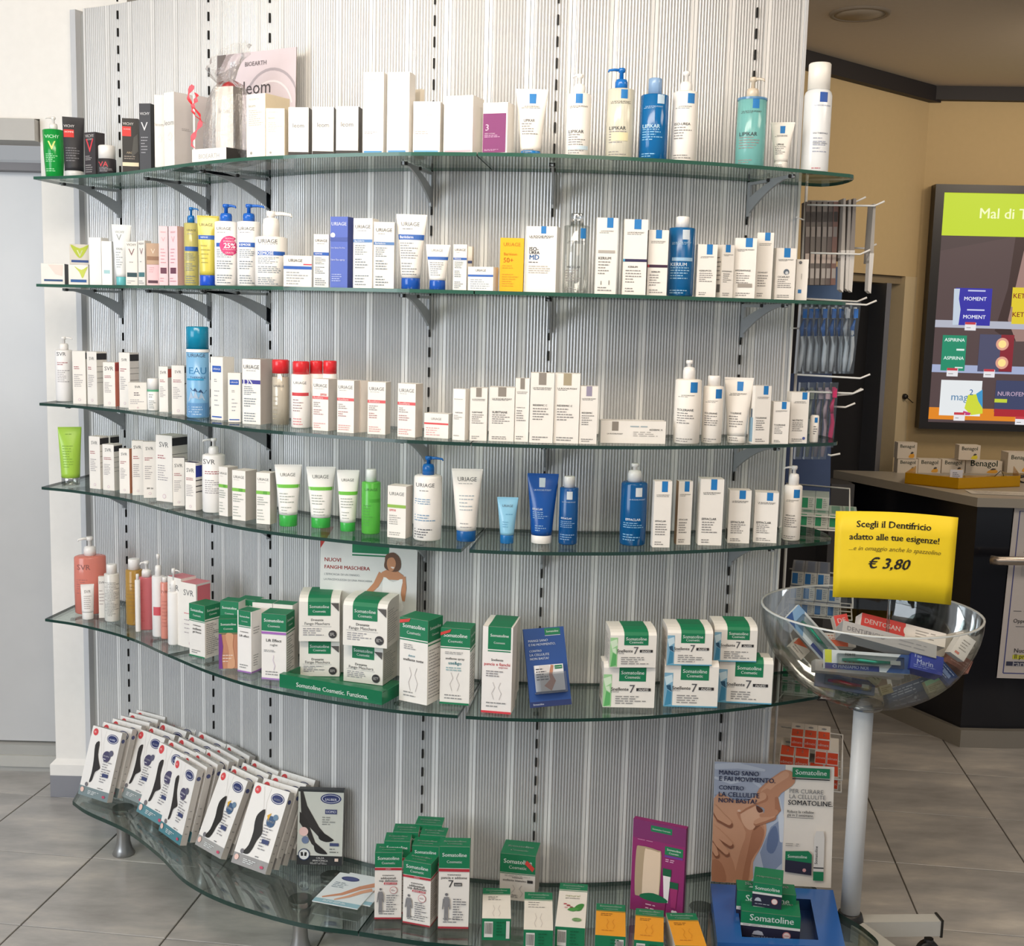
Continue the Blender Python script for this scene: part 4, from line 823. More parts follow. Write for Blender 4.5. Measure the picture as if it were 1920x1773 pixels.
put(3, 'box', 1480, 1512, 735, 831, 'white carton with a blue square and small round mark, right end of the third shelf', CARD, LRP('NUTRITIC', .45, sv=(.86, 1), su=(.1, .38), tw=.6, nw=.6) + [('e', .1, .3, .08, .08, '4a5a9c')], side=-9)
put(3, 'stick', 1517, 1533, 778, 831, 'tiny white lip balm stick at the right end of the third shelf', 'f1ece6', [('b', .76, .95, BLU, .0, .34), ('l', .3, .65, 4, '6a6a6e', -.1, .35)], hb=.97, cr=.9, neck=.9, sh=.01)
# ------------------------------------------------------------ fourth shelf
put(4, 'tube', 112, 154, 801, 911, 'lime green cream tube with a clear cap, left end of the fourth shelf', M('a5cf4a', 'g', .28), [('l', .86, .9, 1, '7fa834', -.2, .2), ('l', .3, .7, 9, '7fa834', -.36, .2)], rc=.78, hc=.13, cap=M('eef0ec', 'c', b0=.35, g=.5))
put(4, 'box', 169, 188, 818, 916, 'white carton with black side block, first carton of the fourth shelf', CARD, SVR(.88, tw=.56), side=16, asp=.95, sp=SIDE)
put(4, 'box', 205, 208, 817, 912, 'carton with black side block behind the first two of the fourth shelf', CARD, [], side=16, asp=6, sb=.2, sp=SIDE)
put(4, 'box', 194, 214, 833, 919, 'shorter white carton with black side block, second of the fourth shelf', CARD, SVR(.88, tw=.56), side=15, asp=.95, sp=SIDE)
put(4, 'box', 225, 243, 841, 925, 'white carton with an orange side edge, fourth shelf', CARD, SVR(.88, tw=.6), side=6, asp=.7, cols=dict(right='f29a70'))
put(4, 'box', 249, 269, 826, 928, 'white carton with an italic name, left of the twin white carton, fourth shelf', CARD, SVR(.88, tw=.7), side=2, asp=.7)
put(4, 'box', 270, 293, 828, 933, 'white carton with a dark word near its foot, fourth shelf', CARD, SVR(.88, tw=.6) + [('t', 'SPF 50', .17, .5, '4a4a4e')], side=2, asp=.7)
put(4, 'box', 294, 323, 816, 940, 'large white carton with a big black side block, fourth shelf', CARD, SVR(.86, tw=.56), side=28, asp=1.0, sp=SIDE)
put(4, 'box', 325, 346, 858, 948, 'small white carton left of the blue topped one, fourth shelf', CARD, SVR(.84, tw=.7), side=2, asp=.8, tp=[('b', .1, .6, '4a4658')])
put(4, 'box', 348, 367, 867, 956, 'small white carton with a royal blue side block', CARD, SVR(.84, tw=.7), side=14, asp=.9, sp=[('b', .7, .94, '2a3a9c'), ('b', .62, .64, '3a383c'), ('b', .5, .52, '3a383c'), ('b', .38, .4, '3a383c')], tp=[('b', .1, .6, '3a3860')])
put(4, 'pump', 380, 423, 822, 962, 'tall white pump bottle pointing left on the fourth shelf', 'f5f2ef', SVR(.88, tw=.5, u=-.2, c=0), dir=-1, hb=.79, collar=.44, noz=1.3)
def urig(v=.60): return [('t', 'URIAGE', .87, .8, '5a5e5c', 0, 0), ('l', .80, .82, 1, 'b5b0aa', -.38, .3), ('b', v, v + .065, '7fc04a'), ('b', v, v + .065, '5fa636', 0, .3), ('l', .36, .54, 4, 'a3aaa2', -.42, .36), ('l', .06, .3, 4, 'b0b5ae', -.42, .2)]
put(4, 'box', 411, 427, 875, 967, 'white carton with a green band, left one of three beside the white pump bottle', CARD, urig(.58), side=19, asp=1.1, cols=dict(right='cbc4bd'))
put(4, 'box', 436, 460, 882, 975, 'white carton with a green band, middle one of three, wide side showing', CARD, urig(.58), side=22, asp=1.1, cols=dict(right='c9c1ba'))
put(4, 'box', 481, 506, 886, 982, 'white carton with a green band, right one of three, left of the big green tube', CARD, urig(.58), side=13, asp=.9, cols=dict(right='cbc4bd'))
GT = M('3faf4c', 'g', .2)
def urit(v=.60): return [('t', 'URIAGE', .84, .58, '5a5e5c', -.02, 0), ('b', v, v + .055, '6cbf3f', -.49, .49), ('l', .38, .56, 4, 'a3aaa2', -.4, .3), ('l', .2, .34, 3, 'b0b5ae', -.36, .26)]
put(4, 'tube', 515, 566, 872, 989, 'large white tube with a green cap, left one', 'f4f2ee', urit(.63), rc=.66, hc=.19, cap=GT)
put(4, 'tube', 574, 629, 876, 992, 'large white tube with a green cap, middle and widest one', 'f4f2ee', urit(.62), rc=.66, hc=.17, cap=GT)
put(4, 'tube', 631, 673, 882, 998, 'smaller white tube with a green cap, right one', 'f4f2ee', urit(.60), rc=.68, hc=.15, cap=GT)
put(4, 'bottle', 677, 713, 880, 1002, 'bright green lotion bottle with a white cap, fourth shelf', M('6fd45a', 't', a=.35), [('t', 'URIAGE', .86, .66, '3f6f3a', 0, 0), ('b', .62, .68, '4aa838', -.1, .45), ('l', .15, .58, 8, '4f9a44', -.4, .1)], cap='eff2ee', hb=.81, cr=.54, neck=.6, sh=.06)
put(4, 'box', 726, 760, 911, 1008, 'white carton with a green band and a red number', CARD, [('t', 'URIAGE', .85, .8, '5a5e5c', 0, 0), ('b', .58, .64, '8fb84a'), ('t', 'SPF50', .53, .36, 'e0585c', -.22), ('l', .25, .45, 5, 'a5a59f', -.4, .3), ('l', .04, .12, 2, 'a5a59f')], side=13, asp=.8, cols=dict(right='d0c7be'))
put(4, 'pump', 774, 828, 856, 1015, 'large white bottle with a blue pump pointing right, fourth shelf', 'f3efea', [('t', 'URIAGE', .86, .64, '4a4d52', -.1, 0), ('l', .76, .79, 1, '8a8a8c', -.3, .2), ('l', .56, .66, 3, '7fa0bc', -.45, .2), ('l', .3, .42, 3, '7fa0bc', -.45, .3), ('l', .04, .2, 4, '5a5c62', -.45, .2)], cap=M('1668b4', 'g'), dir=1, hb=.78, collar=.42, noz=1.5, ch=.55)
put(4, 'tube', 844, 903, 880, 1018, 'tall white tube with a dark blue cap, fourth shelf', 'f3ede6', [('t', 'URIAGE', .86, .64, '4a4d52', 0, 0), ('l', .79, .81, 1, '9a9a9a', -.3, .3), ('l', .42, .66, 5, 'a9b5bc', -.3, .3), ('l', .18, .28, 2, 'a5a5a5', -.3, .3)], rc=.62, hc=.15, cap=M('155a9c', 'g'))
put(4, 'tube', 930, 970, 933, 1021, 'small light blue tube with a blue cap', M('8cc4e0', 'g'), [('t', 'URIAGE', .82, .54, '4a5a6a', 0, 0), ('l', .62, .66, 1, '5f9cc0', -.1, .3), ('l', .35, .5, 3, '6aa8c8', -.3, .3)], rc=.64, hc=.19, cap=M('1a6cac', 'g'))
put(4, 'tube', 985, 1044, 889, 1022, 'royal blue tube with a white cap', M('134f9c', 'g'), [('b', .81, .94, 'c2cdd6', -.12, .08), ('t', 'LA ROCHE-POSAY', .77, .6, 'b5cbe4'), ('t', 'EFFACLAR', .50, .40, 'dfe8f2', -.18), ('l', .36, .47, 4, '7fa4cc', -.38, .3), ('l', .18, .28, 3, '7fa4cc', -.3, .2)], rc=.66, hc=.12, cap='f2eee9')
put(4, 'bottle', 1046, 1082, 893, 1022, 'dark blue bottle with a white cap, fourth shelf', M('0f4f8c', 'g'), [('b', .80, .94, 'cdd4da', -.12, .18), ('t', 'LA ROCHE-POSAY', .755, .7, 'b5cbe4'), ('t', 'EFFACLAR', .47, .56, 'e6eef5', -.1), ('l', .3, .43, 4, '7fa4cc', -.4, .4), ('l', .08, .2, 3, '7fa4cc')], cap='f2efeb', hb=.84, cr=.57, neck=.6, sh=.05)
put(4, 'pump', 1160, 1210, 869, 1024, 'dark blue pump bottle with a white pump, middle of the fourth shelf', M('0d5c98', 't', a=.18), [('b', .78, .92, 'd2d8dc', .06, .3), ('t', 'LA ROCHE-POSAY', .735, .6, 'b5cbe4', .12), ('t', 'EFFACLAR', .42, .56, 'e6eef5', 0), ('l', .28, .38, 3, '7fb0d4', -.36, .42), ('l', .08, .2, 3, '7fb0d4', -.36, .4)], dir=0, hb=.78, collar=.52, ch=.58)
def eff(su, **k): return LRP('EFFACLAR', .40, sv=(.84, 1), su=su, tw=.74, nw=.62, **k)
put(4, 'box', 1223, 1255, 902, 1026, 'white carton with a blue square, right next to the dark blue pump bottle', CARD, eff((-.08, .26)), side=-4)
put(4, 'box', 1268, 1294, 902, 1021, 'narrow white carton with a blue square and a tan left side', CARD, eff((-.08, .26)), side=-5, cols=dict(left='b08a66'))
put(4, 'box', 1309, 1352, 898, 1022, 'wide white carton with a blue square, largest at the right of the fourth shelf', CARD, eff((-.06, .2)), side=-6)
put(4, 'box', 1364, 1404, 919, 1018, 'white carton with a blue square and barcode on its left side, fourth shelf', CARD, eff((-.05, .24)), side=-5, sp=[('b', .05, .25, '4a4846', -.3, .3)])
put(4, 'box', 1412, 1455, 923, 1017, 'white carton with a blue square beside the last pump bottle', CARD, eff((-.0, .26)), side=-2)
put(4, 'pump', 1465, 1499, 873, 1014, 'slim white pump bottle at the right end of the fourth shelf', 'f3ede5', LRP('EFFACLAR', .46, sv=(.78, .93), su=(.04, .36), tw=.66, nw=.5), dir=-1, hb=.745, collar=.56, noz=1.2, ch=.55)
# ------------------------------------------------------------ fifth shelf
SAL = 'f0988a'
put(5, 'pump', 142, 200, 1007, 1152, 'big salmon pink pump bottle at the left end of the fifth shelf', M('ee9585', 't', a=.28), [('t', 'SVR', .82, .4, '8a5a55', -.2, 0), ('l', .35, .62, 7, 'a86a64', -.42, .0)], dir=-1, hb=.76, collar=.38, noz=1.2, sh=.07, ey=.7)
put(5, 'tube', 153, 177, 1096, 1162, 'small white cream tube in front of the big salmon pump bottle', 'f3efec', [('t', 'SVR', .8, .5, '8a8686', 0, 0), ('l', .3, .7, 7, 'b5b0ae', -.3, .3)], rc=.85, hc=.2)
put(5, 'box', 186, 198, 1081, 1158, 'narrow white carton behind the milky bottle, fifth shelf', CARD, [('t', 'SVR', .86, .8, '6a6a6e', 0, 0), ('l', .3, .7, 5, 'b5a5a5')], side=1)
put(5, 'bottle', 197, 225, 1058, 1166, 'milky bottle covered in fine print with a white cap', M('dedcd6', 'g'), [('l', .12, .84, 22, '8f8f8c', -.46, .46)], hb=.84, cr=.68, neck=.75, sh=.05)
put(5, 'bottle', 237, 269, 1048, 1161, 'amber oil bottle with a white cap', M('d0a452', 't', a=.35), [('l', .2, .8, 9, '9a7838', -.4, .4)], hb=.84, cr=.68, neck=.72, sh=.05, sb=.15)
put(5, 'bottle', 254, 264, 1076, 1168, 'thin white bottle edge between the amber and the coral bottles', 'f1ede9', [], hb=.9, sb=.09)
put(5, 'pump', 286, 310, 1039, 1172, 'white pump bottle with a red band behind the coral one', 'e9e7e6', [('b', .36, .5, 'cf5560', -.4, .5)], dir=0, hb=.74, collar=.5, sb=.13)
put(5, 'pump', 257, 296, 1052, 1181, 'coral pink wedge-shaped pump bottle, fifth shelf', M('ea8288', 't', a=.2), [('l', .15, .85, 12, 'c96068', -.45, -.1)], rb=1.12, hb=.77, collar=.46, dir=-1, noz=.8, sh=.06, ey=.6)
put(5, 'bottle', 302, 319, 1082, 1198, 'slim salmon bottle left of the two pink topped cartons', M('f2a393', 't', a=.2), [('t', 'SVR', .84, .7, '9a6a60', -.1, 0), ('l', .2, .7, 8, 'c98074', -.4, .4)], hb=.92, cr=.6)
put(5, 'pump', 315, 338, 1066, 1180, 'white pump bottle peeking out behind the pink topped cartons', 'efedeb', [], dir=1, hb=.7, collar=.55, noz=1.1, sb=.11)
put(5, 'box', 316, 340, 1082, 1207, 'white carton with a pink top, left one of two', CARD, [('t', 'SVR', .85, .66, '6a6a6e', 0, 0), ('l', .6, .66, 1, '8a7a80', -.3, .2), ('l', .3, .5, 4, 'b5a9ae', -.3, .2), ('e', .07, .1, .1, .1, 'd9c3c6')], side=3, asp=.9, cols=dict(top='dc8a94'), rel=.9)
put(5, 'box', 341, 368, 1093, 1214, 'white carton with a pink top and pink side panel, right one of two', CARD, [('t', 'SVR', .85, .66, '6a6a6e', 0, 0), ('l', .5, .56, 1, 'd9707c', -.3, .2), ('l', .2, .46, 4, 'b5a9ae', -.3, .3), ('e', .07, .1, .1, .1, 'd9c3c6')], side=28, asp=1.0, cols=dict(top='dc8a94', right='e6dedd'), sp=[('b', .62, .97, 'd9707c', -.42, .42)])
SB = lambda t='top': dict(top=GRN)
GS = [('b', .74, 1, GRN), ('t', 'Somatoline', .90, .74, 'e8f2ec'), ('t', 'Cosmetic', .82, .46, 'e8f2ec'), ('b', .70, .715, GRN), ('l', .06, .66, 16, '9a9896', -.42, .42)]
put(5, 'box', 446, 480, 1124, 1200, 'green topped carton, rear one of a diagonal row of three', 'ece8e2', SOM(gv=.72), side=3, asp=.8, cols=SB(), sb=.20, rel=.5)
put(5, 'box', 414, 447, 1127, 1212, 'green topped carton, middle one of a diagonal row of three', 'ece8e2', SOM(gv=.72), side=3, asp=.8, cols=SB(), sb=.13, rel=.5)
put(5, 'box', 356, 384, 1133, 1231, 'green topped white carton, front one of a diagonal row of three', 'ece8e2', SOM((('trattamento', .5), ('snellente', .55), ('gel fresco', .55)), gv=.70, bot=GRN), side=30, asp=1.0, cols=SB(), sp=GS)
put(5, 'box', 411, 446, 1160, 1253, 'carton with a green top and a photo of a body in purple and skin tones', 'c98e70', SOM(gv=.72, lv=(.3, .31)) + [('p', [(-.5, .0), (-.5, .70), (-.36, .70), (-.28, .45), (-.34, .2), (-.30, .0)], '7a3f92'), ('p', blob(.05, .35, [(-.2, .34), (.2, .34), (.18, .1), (.3, -.3), (-.1, -.34), (-.02, -.02)]), 'd9a684'), ('l', .12, .3, 3, 'f0dcd0', -.3, .3)], side=2, asp=.8, cols=dict(top=GRN))
put(5, 'box', 474, 510, 1130, 1225, 'green topped carton behind the white one with violet foot, fifth shelf', 'e6e2dc', [], side=3, cols=SB(), sb=.17, rel=.4)
put(5, 'box', 446, 471, 1145, 1260, 'slender white carton with a green label and violet foot', 'f0ece8', SOM((('trattamento', .6), ('Lift effect', .7)), gv=.76, gu=(-.42, .46), bot='9a6ab0'), side=19, asp=.95, cols=SB(), sp=[('l', .1, .3, 5, '9a9896', -.3, .4), ('l', .62, .75, 3, '9a9896', -.3, .4), ('b', .0, .025, '9a6ab0')])
put(5, 'box', 512, 548, 1133, 1232, 'green topped carton behind the one with a violet stripe', 'e6e2dc', [], side=3, cols=SB(), sb=.16, rel=.4)
put(5, 'box', 491, 536, 1151, 1274, 'white carton with green top and a violet stripe below it', 'f0ece8', SOM((('Lift Effect', .62, '4a4a4c', .60), ('rughe', .3, '9a9a9c', .53)), gv=.74, strip='a05ab0', bot='a880c0') + [('b', .695, .73, 'a468b8'), ('l', .42, .46, 2, '8a8a8a', -.4, .35), ('s', [(0, .38), (-.03, .3), (.05, .22), (0, .15)], .02, 'cdbcd4')], side=16, asp=.9, cols=SB(), sp=GS)
# poster card with the woman
def rz_(x, r):
    y = 1200.0
    for _ in range(30): y += (onr(x, y, r).z - LZ[5] - .006) * 700
    return onr(x, y, r)
def wpt(x, y): return ((x - 691) / 184, (1238 - y) / 252)
SK = 'c98d68'
card('advert_card', 'white advert card with a woman in a white top, behind the stacked square boxes',
     (onr(602, 986, 3.06), onr(785, 1016, 3.0), rz_(778, 2.99), rz_(598, 3.05)), 0,
     [('b', 0, 1, 'e2e1de'), ('p', [(-.5, 1), (-.5, .85), (-.36, 1)], 'c23a30'), ('b', .83, .985, GRN, -.17, .21), ('t', 'Somatoline Cosmetic', .91, .3, 'e8f2ec', .02), ('b', .81, .82, GRN, -.17, .21),
      ('t', 'NUOVI', .775, .17, 'b8433c', -.37), ('t', 'FANGHI MASCHERA', .725, .47, 'b8433c', -.22), ('t', "L'EFFICACIA DI UN FANGO,", .675, .37, '8a8f96', -.27, .0), ('t', 'LA PIACEVOLEZZA DI UNA MASCHERA', .64, .50, '8a8f96', -.21, .0),
      ('s', [wpt(717, 1062), wpt(706, 1082), wpt(690, 1098), wpt(672, 1108), wpt(656, 1110)], [.07, .06, .05, .04, .05], SK), ('s', [wpt(756, 1066), wpt(759, 1085), wpt(757, 1108)], [.06, .05, .045], SK),
      ('p', [wpt(716, 1060), wpt(728, 1054), wpt(745, 1056), wpt(758, 1064), wpt(755, 1072), wpt(722, 1072)], SK),
      ('p', blob(0, 0, [wpt(720, 1068), wpt(738, 1076), wpt(756, 1070), wpt(753, 1095), wpt(757, 1125), wpt(712, 1125), wpt(718, 1095)]), 'f6f4f1'),
      ('p', blob(0, 0, [wpt(722, 1040), wpt(724, 1030), wpt(738, 1025), wpt(750, 1034), wpt(752, 1050), wpt(744, 1058), wpt(728, 1056), wpt(721, 1050)]), '6a4a38'),
      ('p', blob(0, 0, [wpt(728, 1036), wpt(738, 1034), wpt(743, 1044), wpt(738, 1056), wpt(730, 1056), wpt(726, 1046)]), SK), ('p', blob(0, 0, [wpt(733, 1050), wpt(740, 1050), wpt(738, 1053)]), 'f3e4dc')])
# tray with four square boxes
def cbox(L, x0, x1, yt, yb, label, side, pr, art=None, on=None, body='f0ece5', asp=.95, sb=None, group=None, D_=None, gu=(-.28, .28), zadd=0, gcol=GRN, gfront=.56, rs=SIDE, ft=.86, phi=None, foot=None):
    """square cream box with a rounded front lid edge and a green strip running over the lid"""
    dx, dy, r, z, rf = locate(L, x0, x1, yb, sb, on); z += zadd; p = Vector((dx * r, dy * r, z)); dep = depth(p)
    a = math.atan(abs(side) / ((x1 - x0) * asp)); phi0 = math.atan2(-dx, dy); phi = phi0 - (a if side > 0 else -a)
    if on is not None and phi is not None and side == 0: phi = on.phi
    W_ = (x1 - x0) * dep / FPX / math.cos(phi - phi0); D = D_ or asp * W_; H = (onr((x0 + x1) / 2, yt, r).z - z) / ft
    nrm = np.array([math.sin(phi), -math.cos(phi)]); c = np.array([p.x, p.y]) - nrm * D / 2
    t = thing('square_box', label, 'box', (c[0], c[1], z), phi, group)
    prof = [(-D / 2, 0), (-D / 2, H * ft), (-D / 2 + .06 * D, H * (ft + .07)), (-D / 2 + .2 * D, H * (ft + .115)), (-D / 2 + .42 * D, H), (D / 2, H), (D / 2, 0)]
    n = len(prof); mb = MB(); vs = [(-W_ / 2, y, zz) for y, zz in prof] + [(W_ / 2, y, zz) for y, zz in prof]
    mb.add(vs, [list(range(n))[::-1]], 'ddd7cf'); o = 0
    mb.f.append([n + i for i in range(n)]); mb.m.append(mb.mi('d5cdc4')); mb.sm.append(False)
    for i in range(n - 1): mb.f.append([i, i + 1, n + i + 1, n + i][::-1]); mb.m.append(mb.mi(body)); mb.sm.append(False)
    mb.f.append([n - 1, 0, n, 2 * n - 1]); mb.m.append(mb.mi(body)); mb.sm.append(False)
    mb.build('carton_body', t)
    e = .0006; st = [(-D / 2 - e, H * gfront), (-D / 2 - e, H * ft), (-D / 2 + .06 * D - e, H * (ft + .07) + e), (-D / 2 + .2 * D, H * (ft + .115) + e), (-D / 2 + .42 * D, H + e), (D / 2, H + e)]
    g = MB(); m = len(st); g.add([(gu[0] * W_, y, zz) for y, zz in st] + [(gu[1] * W_, y, zz) for y, zz in st], [[i, i + 1, m + i + 1, m + i][::-1] for i in range(m - 1)], gcol); g.build('green_strip', t)
    mid = (gu[0] + gu[1]) / 2; gw = gu[1] - gu[0]
    pr = [('t', 'Somatoline', gfront + (ft - gfront) * .66, gw * .86, 'f0f6f2', mid), ('t', 'Cosmetic', gfront + (ft - gfront) * .32, gw * .58, 'f0f6f2', mid)] + pr
    print_items(pr, W_, H, lambda x, y, q: (x, -D / 2 - q - .0004, y), t, random.Random(int(x0)))
    if art: print_items(art, W_, H, lambda x, y, q: (x, -D / 2 - q - .0002, y), t)
    print_items([('l', .1, .8, 14, 'a09c98', -.42, .42)], D, H, (lambda x, y, q: (W_ / 2 + q, x, y)) if side >= 0 else (lambda x, y, q: (-W_ / 2 - q, -x, y)), t)
    print_items([('t', 'Somatoline Cosmetic', .55, gw * .8, '5fa080', mid)], W_, D, lambda x, y, q: (x, -D / 2 + y, H + q + e), t)
    o = P(); o.z = z; o.H = H; o.r = r; o.D = D; o.W = W_; o.phi = phi; o.t = t; return o
FAN = [('t', 'Drenante', .47, .30, '55555a', -.05), ('t', 'Fango Maschera', .38, .62, '66666a', -.05, .0), ('s', [(-.42, .335), (.3, .325)], .006, '8a8a8e'), ('l', .12, .3, 4, '9a989c', -.4, .18), ('e', .16, .33, .10, .10, '3c3a3c'), ('l', .12, .2, 3, 'c9c6c4', .26, .40), ('p', [(.28, .84), (.48, .84), (.48, .66)], '5a5654')]
z5 = LZ[5]
ta = onz(524, 1288, z5); tb_ = onz(716, 1322, z5); tx = (tb_ - ta); TWd = tx.length; tx.normalize(); tn = Vector((-tx.y, tx.x, 0)); tphi = math.atan2(tx.y, tx.x); TD = .175
tr = thing('display_tray', 'glossy green cardboard tray with white lettering on its front lip', 'tray', ta + tx * TWd / 2 + Vector((0, 0, .0004)), tphi)
GM = M('0d7049', 'g', .25)
MB().box((-TWd / 2, 0, 0), (TWd / 2, TD, .004), GM).build('tray_floor', tr)
MB().box((-TWd / 2, 0, .004), (TWd / 2, .003, .034), GM).box((-TWd / 2, .003, .031), (TWd / 2, .020, .034), GM).build('front_lip', tr)
for sx in (-1, 1):
    MB().box((min(sx * TWd / 2, sx * (TWd / 2 - .003)), .003, .004), (max(sx * TWd / 2, sx * (TWd / 2 - .003)), TD, .030), GM).build('side_lip', tr)
print_items([('t', 'Somatoline Cosmetic. Funziona.', .42, .70, 'f2f6f2', .02)], TWd, .034, lambda x, y, q: (x, -q, y), tr)
fb = []
for (x0, x1, yt, yb, sd, lb) in ((562, 636, 1204, 1271, 8, 'bottom left of four square mud mask boxes in the green tray'), (644, 717, 1212, 1284, 30, 'bottom right of four square mud mask boxes in the green tray')):
    fb.append(cbox(5, x0, x1, yt, yb, lb, sd, FAN, group='square mud mask boxes in the green tray', asp=.9, zadd=.005, gfront=.62, D_=.09, ft=.93))
cbox(5, 561, 636, 1128, 1202, 'top left of four square mud mask boxes in the green tray', 8, FAN, on=fb[0], group='square mud mask boxes in the green tray', D_=.09, gfront=.56)
cbox(5, 643, 725, 1137, 1212, 'top right of four square mud mask boxes in the green tray', 28, FAN, on=fb[1], group='square mud mask boxes in the green tray', D_=.09, gfront=.56)
FIG = (.1, .36)
put(5, 'box', 748, 800, 1160, 1317, 'tall white carton with green top and a teal word, right of the green tray', 'f0ece6', SOM((('detox', .24, '4a9ab0', .56, -.06), ('snellente notte', .72, '4a4a4e', .51)), gv=.76, fig=(.14, .42), extra=[('p', [(-.5, .93), (-.5, .97), (-.12, 1.0), (-.16, .96)], 'd0423c'), ('l', .63, .70, 3, '9a9896', -.34, .34)]), side=28, asp=.85, cols=SB(), sp=GS)
put(5, 'box', 824, 879, 1178, 1320, 'white carton with green top and a turquoise word, second right of the green tray', 'f0ece6', SOM((('snellente spray', .64, '4a4a4e', .60), ('use&go', .44, '2f8f9c', .54)), gv=.76, fig=(.18, .42), bot=GRN, extra=[('p', [(-.5, .90), (-.5, .94), (-.14, .99), (-.18, .95)], 'd0423c'), ('l', .66, .70, 2, '9a9896', -.34, .34), ('l', .44, .5, 2, '8ab0b4', -.3, .36)]), side=10, asp=.85, cols=SB(), sp=GS)
PF = SOM((('Snellente', .40, '4a4a4e', .62), ('pancia e fianchi', .86, 'd8505c', .565), ('express', .3, 'd8808a', .53, .2)), gv=.74, gu=(-.32, .44), fig=(.16, .36), bot='d8404c', extra=[('l', .42, .50, 3, '8a8688', -.36, .36)])
for i, (x0, x1, yt, sb_, w_) in enumerate(((908, 964, 1165, .16, 'rear'), (905, 961, 1170, .095, 'middle'), (902, 958, 1175, .03, 'front'))):
    put(5, 'box', x0, x1, yt, 1330, f'{w_} one of three white cartons with a pink foot in a row', 'f3efeb', PF if i == 2 else SOM(gv=.74, gu=(-.32, .44)), side=9, asp=.9, sb=sb_, cols=dict(top='f0ece6', right='ddd5cc'), tp=[('b', 0, 1, GRN, -.32, .44)], dmax=.06, group='white cartons with a pink foot')
# blue leaflet holder
t, W_, H_ = card('leaflet_holder', 'dark blue cardboard leaflet holder standing at a slant on the fifth shelf', (onr(975, 1180, 2.80), onr(1064, 1170, 2.83), onr(1072, 1320, 2.76), onr(995, 1327, 2.735)), 0,
     [('b', 0, 1, '1f4c92'), ('b', .0, .07, '1a2f66'), ('t', 'Somatoline', .035, .26, 'dfe6f0', -.3), ('b', .905, .99, GRN, .02, .40), ('t', 'Somatoline', .95, .30, 'f0f6f2', .21), ('b', .895, .9, 'e6ecec', .02, .40),
      ('t', 'MANGI SANO', .84, .48, 'cdd9ea', -.16, .02), ('t', 'E FAI MOVIMENTO.', .79, .66, 'cdd9ea', -.07, .02), ('t', 'CONTRO', .71, .30, 'cdd9ea', -.25, .02), ('t', 'LA CELLULITE', .66, .48, 'cdd9ea', -.16, .02), ('t', 'NON BASTA?', .61, .46, 'cdd9ea', -.17, .02)], th=.006, body='1f4c92', back='1c4486')
MB().box((-W_ * .36, H_ * .16, .001), (W_ * .40, H_ * .18, .018), M('e8ecf2', 'k')).box((-W_ * .36, H_ * .16, .017), (W_ * .40, H_ * .42, .019), M('f2f4f6', 'c', b0=.12)).build('clear_pocket', t)
lf = MB().box((-W_ * .34, H_ * .19, .004), (W_ * .36, H_ * .52, .012), 'e8e8ea').build('leaflets', t)
print_items([('p', [(-.34, .0), (-.02, .0), (.05, .5), (.0, .98), (-.34, .98)], 'd6d2d0'), ('s', [(.12, .98), (.04, .62), (.1, .4), (-.1, .1)], [.10, .12, .2, .3], 'b98266'), ('l', .4, .9, 5, '4a4a52', -.46, -.02), ('b', .82, .96, GRN, .2, .46), ('t', 'Somatoline', .89, .22, 'ffffff', .33)], W_ * .7, H_ * .33, lambda x, y, q: (x + W_ * .01, H_ * .19 + y, .0122 + q), t)
# 7 nights boxes
def seven(sub, blue, lines=True):
    c = [('t', 'Snellente', .45, .34, '4a4a4e', -.18), ('t', '7', .46, .10, '55555a', .06, -.01), ('b', .41, .48, '2f2d2f', .14, .42), ('t', 'notti', .445, .18, 'f2efea', .28), ('t', sub, .385, .16, '8a8a8e', -.28, 0), ('l', .08, .3, 4, '8f8d8c', -.26, .34)]
    return c
def art(b):
    c1, c2, c3 = ('7fb0cc', '3f88ac', 'c9e0ea') if b else ('9fd49a', '5fb068', 'd6ecd0')
    return [('b', .02, .80, c1, -.5, -.34), ('p', [(-.5, .7), (-.36, .76), (-.34, .6), (-.46, .5)], c3), ('p', [(-.48, .02), (-.36, .06), (-.36, .34), (-.44, .4)], c2), ('p', [(-.44, .42), (-.36, .36), (-.38, .52), (-.46, .5)], c3 if not b else '25506c')] + ([('b', 0, .03, '5aa4c4')] if b else [])
G7 = 'square seven night boxes'
def pair(x0, x1, yt, yb, sd, X0, X1, YT, YB, SD, sub, b, w):
    bt = cbox(5, X0, X1, YT, YB, f'lower box of the {w} stack of square boxes, {"blue wave" if b else "green leaf"} art on its edge', SD, seven(sub, b), art(b), group=G7, D_=.085, gu=(-.2, .32), gfront=.64, ft=.96, sb=None)
    cbox(5, x0, x1, yt, yb, f'upper box of the {w} stack of square boxes, {"blue wave" if b else "green leaf"} art on its edge', sd, seven(sub, b), art(b), on=bt, group=G7, D_=.085, gu=(-.2, .32), gfront=.6)
pair(1143, 1229, 1191, 1251, -15, 1130, 1226, 1252, 1326, -12, 'crema', 0, 'left')
pair(1250, 1334, 1187, 1247, -15, 1244, 1344, 1249, 1325, -14, 'gel fresco', 1, 'middle')
pair(1338, 1417, 1181, 1240, -15, 1346, 1445, 1243, 1318, -13, 'gel fresco', 1, 'right')
